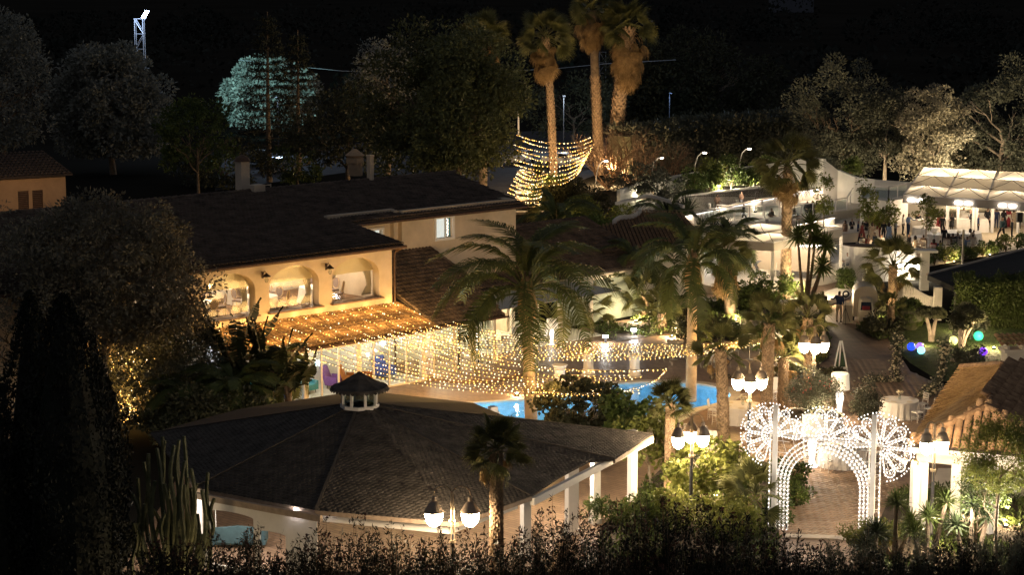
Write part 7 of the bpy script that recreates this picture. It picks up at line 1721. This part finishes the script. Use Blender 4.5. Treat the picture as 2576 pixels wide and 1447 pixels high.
def body_mesh(pose):
    if pose in BODY: return BODY[pose]
    S = skeleton(pose); names = list(S); idx = {n: i for i, n in enumerate(names)}; V = [Vector(S[n]) for n in names]; E = [(idx[a], idx[b]) for a, b, _, _ in EDG]; rad = {}
    for a, b, ra, rb in EDG: rad[a] = max(rad.get(a, 0), ra); rad[b] = rb if b not in rad else rad[b]
    rad.update(chest=.155, neck=.055, head=.10, htop=.065, pelvis=.14, haL=.035, haR=.035)
    for h, el in (('haL', 'elL'), ('haR', 'elR')):   # palm, four fingers and a thumb
        d = (Vector(S[h]) - Vector(S[el])).normalized(); s = d.cross(Vector((0, 0, 1))); s = s.normalized() if s.length > .2 else Vector((0, 1, 0))
        base = len(V); V.append(Vector(S[h]) + d * .06); E.append((idx[h], base)); names.append(h + 'p'); rad[h + 'p'] = .030
        for k, (o, l) in enumerate(((-.028, .065), (-.010, .075), (.010, .072), (.028, .058))): V.append(V[base] + s * o + d * l + Vector((0, 0, -.012))); E.append((base, len(V) - 1)); names.append(h + 'f%d' % k); rad[h + 'f%d' % k] = .009
        V.append(Vector(S[h]) + s * .05 + d * .05); E.append((idx[h], len(V) - 1)); names.append(h + 't'); rad[h + 't'] = .011
    me = bpy.data.meshes.new('tmp'); me.from_pydata([tuple(v) for v in V], E, []); o = bpy.data.objects.new('tmp', me); COL.objects.link(o)
    m = o.modifiers.new('s', 'SKIN'); sv = me.skin_vertices[0].data
    for i, n in enumerate(names): sv[i].radius = (rad[n] * (1.15 if n in ('chest', 'pelvis') else 1), rad[n] * (.78 if n in ('chest', 'pelvis') else 1)); sv[i].use_root = (n == 'pelvis')
    m.use_smooth_shade = True; ss = o.modifiers.new('b', 'SUBSURF'); ss.levels = 1
    dg = bpy.context.evaluated_depsgraph_get(); em = bpy.data.meshes.new_from_object(o.evaluated_get(dg)); bpy.data.objects.remove(o)
    seg = [(Vector(S[a]), Vector(S[b]), a, b) for a, b, _, _ in EDG]; mi = []
    for p in em.polygons:
        c = p.center; best = None; bd = 9
        for a, b, na, nb in seg:
            d = b - a; t = max(0, min(1, (c - a).dot(d) / d.length_squared)); q = (c - (a + d * t)).length
            if q < bd: bd = q; best = (na, nb, t)
        na, nb, t = best; hd_ = Vector(S['head'])
        if nb in ('head', 'htop') and (na != 'neck' or t > .15): mi.append(3 if (c.z > hd_.z + .045 or c.y > hd_.y + .035) else 2)
        elif na == 'chest' and nb == 'neck' and t > .82 or na == 'neck': mi.append(2)
        elif nb in ('haL', 'haR') and t > .85: mi.append(2)
        elif nb in ('toL', 'toR') or (nb in ('anL', 'anR') and t > .88): mi.append(4)
        elif nb[:2] in ('kn', 'an', 'hi'): mi.append(1)
        else: mi.append(0)
    BODY[pose] = (em, mi); return BODY[pose]
PN = [0]
def person(px, feet, top, pose, rz, topc, botc, label, z=0, hair=None, dress=None, loc=None, H=None, shirt=None):
    g = loc if loc is not None else G(px, feet, z); em, mi = body_mesh(pose); me = em.copy(); me.name = 'person'; me.materials.clear()
    for m in (clo[topc], clo[botc], skin_m, hair or hair_m, clo['black']): me.materials.append(m)
    me.polygons.foreach_set('material_index', mi); me.polygons.foreach_set('use_smooth', [True] * len(mi)); o = link('person', me, None, g, rz); h = H or (HT(g, top) if top else 1.72); h = max(1.5, min(1.9, h)) if pose != 'sit' and not H else (H or 1.7); k = h / 1.72; o.scale = (k, k, k); tag(o, label, 'person')
    if dress:
        z0, r0 = (.08, .34) if dress == 'long' else (.55, .24)
        if pose != 'sit': MB().lathe([(r0, z0), (r0 * .8, .6 if dress == 'long' else .7), (.19, .95), (.15, 1.12), (.15, 1.16)], 18, wob=lambda t, i: 1 + (.08 if i == 0 else .03) * math.cos(t * 7)).build('skirt', clo[botc], o, smooth=True)
        hd_ = .40 if pose == 'sit' else 0; MB().lathe([(.10, 1.40 - hd_), (.12, 1.52 - hd_), (.115, 1.66 - hd_), (.05, 1.74 - hd_), (0.001, 1.75 - hd_)], 12, (0, .03, 0)).build('long_hair', hair or hair_m, o, smooth=True)
    if shirt: MB().add([(-.05, -.128, 1.42), (.05, -.128, 1.42), (.0, -.150, 1.16)], [(0, 2, 1)]).build('shirt_front', clo['white'], o)
    return o
P_ = person
P_(2110, 813, 731, 'reach', 2.6, 'navy', 'beige', 'man in navy jacket and beige trousers seen from behind beside the truck')
P_(2068, 815, 726, 'stand', 2.9, 'black', 'black', 'person in black seen from behind, left of the truck')
P_(1865, 530, 485, 'plate', .4, 'brown', 'grey', 'man in brown top standing on the upper terrace', z=1.3)
P_(1870, 562, 522, 'walk', 1.2, 'black', 'black', 'waiter in black waistcoat walking on the middle terrace', z=.9, shirt=True)
P_(2142, 600, 556, 'plate', .3, 'black', 'black', 'man in dark suit standing at the small canopy corner', shirt=True)
P_(2125, 606, 564, 'stand', -.8, 'brown', 'brown', 'woman in brown dress behind the small canopy corner', dress='long')
P_(2209, 600, 540, 'plate', .1, 'maroon', 'maroon', 'man in maroon suit between the young trees', shirt=True)
P_(2271, 592, 538, 'stand', 1.2, 'white', 'black', 'man in white shirt at the buffet corner')
P_(2284, 598, 536, 'reach', .9, 'blue', 'navy', 'man in blue suit reaching to the buffet')
P_(2307, 582, 532, 'bow', .1, 'black', 'black', 'waiter in waistcoat serving behind the buffet', shirt=True)
P_(2361, 588, 546, 'stand', 2.0, 'red', 'red', 'woman in a dark red dress beside the man in black', dress='long')
P_(2370, 590, 547, 'stand', 2.8, 'black', 'black', 'broad man in black suit seen from behind near the posts')
P_(2394, 586, 546, 'plate', -.9, 'black', 'black', 'woman with long dark hair in a short black dress', dress='short')
P_(2421, 566, 519, 'bow', 0, 'white', 'white', 'chef in white behind the back buffet')
P_(2441, 585, 527, 'plate', -1.2, 'black', 'black', 'man in tuxedo holding a plate left of the centre posts', shirt=True)
P_(2483, 580, 522, 'walk', 2.4, 'black', 'black', 'man in black suit with one leg crossed at the buffet')
P_(2506, 575, 524, 'stand', 2.9, 'navy', 'navy', 'man in navy suit queueing at the white counter')
P_(2524, 575, 526, 'plate', 2.6, 'black', 'black', 'woman in a long black dress in the buffet queue', dress='long')
P_(2536, 572, 527, 'stand', 2.7, 'red', 'red', 'woman in a red dress in the buffet queue', dress='long')
P_(2550, 574, 528, 'stand', 2.2, 'beige', 'beige', 'woman in a beige dress in the buffet queue', dress='long')
P_(2563, 577, 529, 'stand', 3.0, 'black', 'black', 'man in black at the right end of the queue')
P_(2520, 607, 545, 'walk', -1.1, 'teal', 'black', 'man in grey jacket striding across the pale dance floor')
P_(2374, 622, 578, 'stand', 3.0, 'black', 'black', 'person in black standing with back turned before the big gathered table')
P_(2440, 628, 582, 'bow', 1.9, 'beige', 'beige', 'woman in a long beige gown bending beside the mast', dress='long')
CHS = ((2385, 634, 'brown', 'brown', 'seated guest with bare shoulders before the gathered table', 'short'), (2396, 632, 'black', 'black', 'seated dark-haired guest left of the bald one', None), (2408, 630, 'grey', 'grey', 'seated guest in grey facing the dance floor', None), (2418, 634, 'black', 'black', 'seated guest in black beside the mast', None), (2446, 634, 'beige', 'beige', 'seated guest in pale clothes right of the mast', None), (2432, 640, 'blue', 'navy', 'seated guest holding a blue-lit phone', None), (2348, 648, 'red', 'red', 'seated guest at the dark left corner of the dance floor', 'short'), (2364, 650, 'navy', 'navy', 'seated guest in navy beside the dark corner', None))
for i, (px, py, a, b, lb, dr) in enumerate(CHS):
    g = G(px, py); chair_at(g, PI + (i % 3 - 1) * .5, 'white chair under the ' + lb, 'chairs under the dance floor guests'); P_(0, 0, None, 'sit', PI + (i % 3 - 1) * .5 , a, b, lb, loc=g, dress=dr, H=1.7)
for px, py, z, rz, a, b, lb, dr, hr in ((1949, 668, PZ, 2.9, 'navy', 'navy', 'bald man in navy seated at the platform table', None, skin_m), (2009, 672, PZ, 1.2, 'black', 'black', 'woman in black dress seated on the white pouf with long hair', 'short', hair_m), (2084, 672, PZ, -.2, 'white', 'grey', 'grey-haired man in white shirt seated at the round platform table', None, hair_g), (2132, 685, PZ, -1.3, 'white', 'navy', 'boy in white shirt seated at the platform edge', None, hair_m), (1896, 690, PZ, .8, 'blue', 'blue', 'woman bending over beside the strollers', 'short', hair_m),
    (1804, 530, 1.3, .3, 'brown', 'brown', 'guest seated at the left upper terrace table', 'short', hair_m), (1940, 566, .7, .5, 'brown', 'black', 'guest seated behind the middle terrace railing', None, hair_m), (2030, 548, .9, .2, 'black', 'black', 'dark-haired diner on the left of three', None, hair_m), (2043, 546, .9, -.2, 'black', 'black', 'dark-haired diner in the middle of three', None, hair_m), (2054, 548, .9, -.6, 'brown', 'brown', 'dark-haired diner on the right of three', 'short', hair_m), (1998, 568, .7, 1.0, 'beige', 'beige', 'pale-dressed guest seated behind the palm skirt', 'short', hair_m)):
    g = G(px, py, z); P_(0, 0, None, 'sit', rz, a, b, lb, loc=g, dress=dr, H=1.7, hair=hr)
    if px not in (2009,): mchair(g, rz, 'pale chair under the ' + lb, 'chairs under seated terrace guests')
for px, py, tp, pose, rz, a, b, lb, dr in ((2158, 606, 566, 'stand', 1.4, 'navy', 'navy', 'man in navy suit in the group beside the small canopy', None), (2168, 610, 572, 'plate', -1.3, 'maroon', 'maroon', 'woman in wine red dress in the group beside the small canopy', 'long'), (2178, 603, 562, 'stand', 2.6, 'black', 'black', 'man in black with back turned near the slim young tree', None), (2193, 612, 574, 'plate', .6, 'beige', 'beige', 'woman in pale dress between the young trees', 'short'), (2222, 606, 563, 'stand', -.6, 'black', 'black', 'man in black suit beside the maroon-suited man', None), (2236, 612, 572, 'stand', 2.2, 'blue', 'blue', 'woman in blue dress before the cream block', 'long'), (2252, 603, 560, 'plate', 1.0, 'grey', 'black', 'man in grey jacket before the cream block', None), (2336, 592, 550, 'stand', .8, 'white', 'black', 'waiter in white shirt at the long white table', None), (2460, 590, 545, 'stand', 1.2, 'navy', 'black', 'man in navy jacket between the tuxedo man and the buffet', None), (2545, 600, 556, 'stand', -2.0, 'black', 'black', 'guest in black near the loudspeaker', None)):
    P_(px, py, tp, pose, rz, a, b, lb, dress=dr)
for i, (px, py, a, lb, dr) in enumerate(((2166, 632, 'black', 'guest in black seated left of the booth palm', None), (2182, 636, 'maroon', 'guest in wine red seated near the booth palm', 'short'), (2200, 630, 'navy', 'guest in navy seated beyond the booth wall', None), (2216, 634, 'white', 'guest in white seated beyond the booth wall', None), (2286, 634, 'black', 'guest in black seated at the dance floor corner', None), (2302, 640, 'beige', 'guest in beige seated at the dance floor corner', 'short'), (2322, 636, 'brown', 'guest in brown seated below the thin tree', None))):
    g = G(px, py); chair_at(g, PI + i, 'white chair under the ' + lb, 'chairs under the dance floor guests'); P_(0, 0, None, 'sit', PI + i, a, a, lb, loc=g, dress=dr, H=1.7)
# two people by the white car
P_(1432, 425, 385, 'stand', .3, 'white', 'blue', 'person in white top beside the silver car under the string lights', H=1.75)
# ================================================================ VEHICLES
tyre = M('tyre_rubber', (.02, .02, .02), .9, .1, 5); chrome = M('chrome', (.6, .6, .6), .2, .05, 4, metal=.9); car_glass = M('car_glass', (.01, .012, .015), .1, 0, spec=.8)
def wheel(parent, loc, r, w, ax='y'):
    mb = MB(); mb.lathe([(r * .6, -w / 2), (r * .95, -w / 2), (r, -w / 4), (r, w / 4), (r * .95, w / 2), (r * .6, w / 2)], 20); mb.v = [(x + loc[0], z + loc[1], y + loc[2]) if ax == 'y' else (z + loc[0], x + loc[1], y + loc[2]) for x, y, z in mb.v]; o = mb.build('wheel', tyre, parent)
    mb = MB(); mb.lathe([(r * .6, -w * .52), (r * .15, -w * .40), (r * .15, w * .40), (r * .6, w * .52)], 12); mb.v = [(x + loc[0], z + loc[1], y + loc[2]) if ax == 'y' else (z + loc[0], x + loc[1], y + loc[2]) for x, y, z in mb.v]; mb.build('rim', chrome, o)
def car(loc, rz, mat, label, suv=False, z=0):
    e = empty('parked_car', loc, rz, label, 'car', None); H_ = 1.65 if suv else 1.45
    prof = [(-2.15, .35), (-2.2, .75), (-2.0, .95), (-1.1, 1.02), (-.45, H_ - .06), (.2, H_), (1.2, H_ - .04 if suv else H_ - .10), (1.95 if suv else 1.6, 1.05), (2.15, .95), (2.2, .4)]
    def hull(P, w0, w1, zb):
        mb = MB(); n_ = len(P); ring = []
        for s in (-1, 1):
            for (x, z_) in P: t = max(0, (z_ - .95) / (H_ - .95)); ring.append((x, s * (w0 * (1 - t) + w1 * t), z_))
        fs = [tuple(range(n_)), tuple(range(2 * n_ - 1, n_ - 1, -1))] + [(i, i + n_, (i + 1) % n_ + n_, (i + 1) % n_) for i in range(n_)]
        mb.add(ring, fs); return mb
    hull(prof, .88, .66, .3).build('body', mat, e)
    for s in (-1, 1):
        MB().add([(-.98, s * .885, 1.04), (-.42, s * .72, H_ - .12), (.35, s * .70, H_ - .07), (.35, s * .885, 1.02)], [(0, 1, 2, 3)]).build('window', car_glass, e); MB().add([(.42, s * .885, 1.02), (.42, s * .70, H_ - .07), (1.15, s * .71, H_ - .12), (1.6, s * .88, 1.06)], [(0, 1, 2, 3)]).build('window', car_glass, e)
        for x in (-1.35, 1.35): wheel(e, (x, s * .82, .33), .33, .22)
        MB().box((-2.12, s * .62, .72), (.12, .34, .14)).build('headlight', chrome, e); MB().box((2.12, s * .66, .82), (.10, .28, .14)).build('tail_light', M('tail_light', (.25, .02, .02), .3, 0), e)
    MB().add([(-1.12, -.74, 1.06), (-.50, -.62, H_ - .09), (-.50, .62, H_ - .09), (-1.12, .74, 1.06)], [(0, 1, 2, 3)]).build('windscreen', car_glass, e)
    MB().box((-2.2, 0, .5), (.02, .5, .11)).build('number_plate', white_paint, e)
silver = M('silver_paint', (.45, .48, .52), .3, .05, 2, metal=.3, spec=.6); darkp = M('dark_car_paint', (.02, .03, .05), .25, .05, 2, spec=.7); whitep = M('white_car_paint', (.65, .67, .70), .3, .03, 2, spec=.6)
car(G(1420, 420), 2.7, whitep, 'silver-white car parked beyond the string lights entrance'); car(G(1470, 405), 2.9, darkp, 'dark car half hidden right of the silver-white one'); car(G(1310, 412), 1.2, whitep, 'pale car nose behind the conifer edge')
car(G(655, 418), 2.2, darkp, 'dark SUV parked beyond the chimney', True); car(G(700, 432), .9, darkp, 'dark car bonnet beside the SUV with glowing number plate')
car(G(1705, 362), 2.9, darkp, 'dark car parked behind the blue container'); car(G(1870, 350), 2.9, darkp, 'dark SUV parked beyond the hedge, left of two', True); car(G(1935, 343), 2.9, darkp, 'dark SUV parked beyond the hedge, right of two', True); car(G(1665, 352), 2.8, silver, 'silver car roof behind the bare shrubs')
g = G(1690, 398); e = empty('blue_container', g, .1, 'pale blue container standing behind the bare branches', 'container'); MB().box((0, 0, 1.1), (3.0, 2, 2.2)).build('body', M('blue_sheet', (.12, .20, .42), .5, .1, 2), e)
for k in range(14): MB().box((-1.4 + k * .215, -1.02, 1.1), (.06, .04, 2.0)).build('rib', MATS['blue_sheet'], e)
g = G(1752, 400); e = empty('wooden_crate_stack', g, .1, 'brown slatted box beside the blue container', 'crate'); MB().box((0, 0, .9), (2.2, 1.4, 1.8)).build('body', dark_wood, e)
for k in range(7): MB().box((0, -.72, .15 + k * .26), (2.2, .04, .16)).build('slat', twig_m, e)
sheet('car_park', [G(540, 480), G(560, 400), G(900, 360), G(1330, 330), G(2050, 325), G(2050, 380), G(1500, 440), G(1420, 470), G(1300, 520), G(1280, 520), G(900, 430)], [], .02, asphalt)
# garden steps below the car park
e = empty('garden_steps', G(1335, 520), 0, 'white lit garden steps under the string lights beside the roof', 'steps')
for k in range(7):
    p = G(1335, 538 - k * 14); MB().box((p.x - G(1335, 520).x, p.y - G(1335, 520).y, .1 + k * .12), (2.6, 1.0, .2)).build('step', pale_stone, e)
# three-wheeled truck bar
g = G(2176, 818); e = empty('three_wheeled_truck', g, -.12, 'cream three-wheeled truck bar with rounded box roof and red windscreen panel', 'truck')
cream = M('cream_enamel', (.60, .52, .38), .4, .06, 2, spec=.5)
mb = MB(); prof = [(-.66, .45), (-.66, 1.7)] + [(-.66 * math.cos(t), 1.7 + .48 * math.sin(t)) for t in LS(.1, PI - .1, 12)] + [(.66, 1.7), (.66, .45)]
n_ = len(prof); vs = [(x, .15, z) for x, z in prof] + [(x, 2.0, z) for x, z in prof]; mb.add(vs, [tuple(range(n_)), tuple(range(2 * n_ - 1, n_ - 1, -1))] + [(i, i + n_, (i + 1) % n_ + n_, (i + 1) % n_) for i in range(n_)]); mb.build('body', cream, e)
mb = MB(); pr2 = [(-.40, .35), (-.43, .9), (-.40, 1.35), (-.30, 1.55), (0, 1.62), (.30, 1.55), (.40, 1.35), (.43, .9), (.40, .35)]; n_ = len(pr2)
vs = [(x * .8, -.62 + .10 * (z > 1.2), z) for x, z in pr2] + [(x, -.45 + .12 * (z > 1.2), z) for x, z in pr2] + [(x, .15, z) for x, z in pr2]
mb.add(vs, [tuple(range(n_))] + [(i + k * n_, i + (k + 1) * n_, (i + 1) % n_ + (k + 1) * n_, (i + 1) % n_ + k * n_) for i in range(n_) for k in (0, 1)]); mb.build('cabin', cream, e)
MB().add([(-.30, -.632, .95), (.30, -.632, .95), (.27, -.545, 1.40), (-.27, -.545, 1.40)], [(0, 1, 2, 3)]).build('windscreen', car_glass, e); MB().add([(-.22, -.64, .98), (.22, -.64, .98), (.21, -.60, 1.18), (-.21, -.60, 1.18)], [(0, 1, 2, 3)]).build('red_panel', clo['red'], e)
wheel(e, (0, -.78, .24), .24, .14, 'x'); wheel(e, (-.62, 1.4, .27), .27, .16, 'x'); wheel(e, (.62, 1.4, .27), .27, .16, 'x')
MB().box((0, -.72, .48), (.34, .3, .14)).build('front_mudguard', metal_dark, e); MB().lathe([(.0, -.04), (.09, -.02), (.09, .03)], 12, (0, -.78, .64)).build('headlight', chrome, e)
MB().box((-.95, 1.0, 1.0), (.55, 1.2, .05)).box((-.95, .42, .5), (.55, .05, 1.0)).build('serving_shelf', cream, e); MB().tube([(-.69, .4, 1.7), (-1.1, .5, 2.0), (-1.1, 1.8, 2.0), (-.69, 1.8, 1.7)], .03, 5).build('hatch', cream, e)
g = G(2126, 815); e = empty('tripod_ring_light', g, 0, 'black tripod with a round lamp head between the man and the truck', 'tripod')
for k in range(3): t = k * 2.1 + .4; MB().tube([(0, 0, .9), (.35 * math.cos(t), .35 * math.sin(t), 0)], .015, 5).build('leg', metal_dark, e)
MB().tube([(0, 0, .8), (0, 0, 1.55)], .018, 5).build('pole', metal_dark, e); MB().tube([(.16 * math.cos(t), 0, 1.7 + .16 * math.sin(t)) for t in LS(0, 2 * PI, 18)], .045, 6, cap=False).build('lamp_head', metal_dark, e)
# strollers
def stroller(px, py, z, col, label, rz=0):
    g = G(px, py, z); e = empty('pushchair', g, rz, label, 'pushchair'); MB().add([(-.25, -.2, .45), (.3, -.2, .4), (.3, .2, .4), (-.25, .2, .45), (-.45, -.2, .95), (-.45, .2, .95)], [(0, 1, 2, 3), (0, 3, 5, 4)]).box((.0, 0, .32), (.5, .36, .14)).build('seat', col, e)
    MB().add([(-.45 + .35 * (1 - math.cos(t)), y, .80 + .30 * math.sin(t)) for t in LS(0, PI * .6, 7) for y in (-.22, .22)], [(2 * i, 2 * i + 1, 2 * i + 3, 2 * i + 2) for i in range(6)]).build('hood', col, e)
    MB().tube([(-.55, -.2, 1.05), (-.2, -.2, .5), (.35, -.2, .12)], .014, 4).tube([(-.55, .2, 1.05), (-.2, .2, .5), (.35, .2, .12)], .014, 4).tube([(-.55, -.2, 1.05), (-.55, .2, 1.05)], .018, 4).tube([(.25, -.2, .4), (-.35, -.2, .12)], .014, 4).tube([(.25, .2, .4), (-.35, .2, .12)], .014, 4).build('frame', metal_dark, e)
    for x in (-.36, .36):
        for y in (-.22, .22): wheel(e, (x, y, .12), .12, .05)
stroller(1812, 955, 0, clo['navy'], 'dark blue pushchair parked at the far pool corner', 2.8); stroller(1915, 700, PZ, clo['grey'], 'grey pushchair beside the bending woman on the platform', .4)
# loudspeaker stand at the right
g = G(2562, 610); e = empty('loudspeaker', g + Vector((0, 0, 1.5)), 0, 'black loudspeaker raised on a thin pole at the dance floor edge', 'loudspeaker'); MB().box((0, 0, .35), (.4, .35, .7)).build('cabinet', metal_dark, e); MB().tube([(0, 0, 0), (0, 0, -1.5)], .02, 6).build('pole', metal_dark, e)
# far masts and power line
def lattice(px, top, bot, Y, w, label, mat, name='lattice_mast'):
    a = W(px, top, Y); b = W(px, bot, Y); h = a.z - b.z; e = empty(name, (a.x, Y, b.z), 0, label, 'mast'); 
    for x, y in ((-w / 2, -w / 2), (w / 2, -w / 2), (w / 2, w / 2), (-w / 2, w / 2)): MB().tube([(x, y, -3), (x * .9, y * .9, h)], w * .045, 4).build('mast_leg', mat, e)
    n_ = int(h / (w * 1.3)); mb = MB()
    for k in range(n_):
        z0, z1 = h * k / n_, h * (k + 1) / n_; s = 1 if k % 2 else -1; mb.tube([(-w / 2 * s, -w / 2, z0), (w / 2 * s, -w / 2, z1)], w * .03, 3); mb.tube([(-w / 2, -w / 2, z1), (w / 2, -w / 2, z1)], w * .03, 3); mb.tube([(-w / 2 * s, w / 2, z0), (w / 2 * s, w / 2, z1)], w * .03, 3)
    mb.build('bracing', mat, e)['kind'] = 'stuff'; return e, h
gal = M('galvanised', (.42, .45, .48), .5, .1, 3, metal=.4)
e, h = lattice(350, 46, 160, 208, .95, 'galvanised lattice mast carrying the blue-white floodlight', gal, 'floodlight_mast')
MB().add([(0.3, -.5, h + .1), (.75, -.5, h + .85), (1.1, -.2, h + .8), (.65, -.2, h)], [(0, 1, 2, 3)]).build('floodlight_head', M('floodlight_lit', (1, 1, 1), es=9, ecol=(.45, .62, 1.0), var=0), e)
tgt = W(650, 215, 232) - Vector((W(350, 46, 208).x, 208, W(350, 46, 208).z)); lamp(e, (.8, -.8, h + .8), 12000, (.42, .85, .88), .4, 'floodlight', 36, tgt); lamp(e, (.6, -1.8, h - .4), 130, (.55, .7, 1), .2)  # second lamp is a fill added to make the mast show
lattice(1516, 130, 262, 260, .9, 'thin far lattice pylon between the two thick palms', gal)
o = MB().tube([tuple(W(x, y, 230)) for x, y in ((600, 150), (700, 162), (860, 178), (1050, 182), (1240, 180), (1400, 172), (1520, 160), (1700, 150))], .035, 4, cap=False).build('power_line', gal); tag(o, 'single pale cable crossing the dark sky behind the palms', 'cable')
o = MB().tube([(0, 0, -1), (0, 0, W(1304, 278, 190).z - W(1304, 312, 190).z)], .09, 6).build('white_marker_post', M('marker_white', (.7, .7, .7), .5, 0)); o.location = W(1304, 312, 190); tag(o, 'short white upright post above the string lights', 'post')
fb = G(1990, 30); o = MB().box((0, 0, 4), (18, 8, 8)).build('distant_house', M('far_wall', (.10, .11, .13), .9, .1, .3)); o.location = fb; tag(o, 'faint distant house at the top edge right of the palms', 'building')
# car park lamps (bluish light falls there)
for px, py, w_, c in ((690, 400, 260, (.55, .75, 1)), (1420, 395, 420, (.70, .85, 1)), (1690, 385, 160, (.35, .55, 1))):
    p = G(px, py); e = empty('car_park_lamp', p, 0, {690: 'lamp lighting the dark SUV car park corner', 1420: 'lamp lighting the car under the string lights', 1690: 'lamp lighting the blue container'}[px], 'street lamp')
    MB().tube([(0, 4, 0), (0, 4, 6), (0, 3, 6.3)], .06, 6).build('pole', metal_dark, e); lamp(e, (0, 1.5, 5.6), w_, c, .2)
    MB().box((0, 2.8, 6.25), (.3, .5, .08)).build('lamp_head', metal_dark, e)
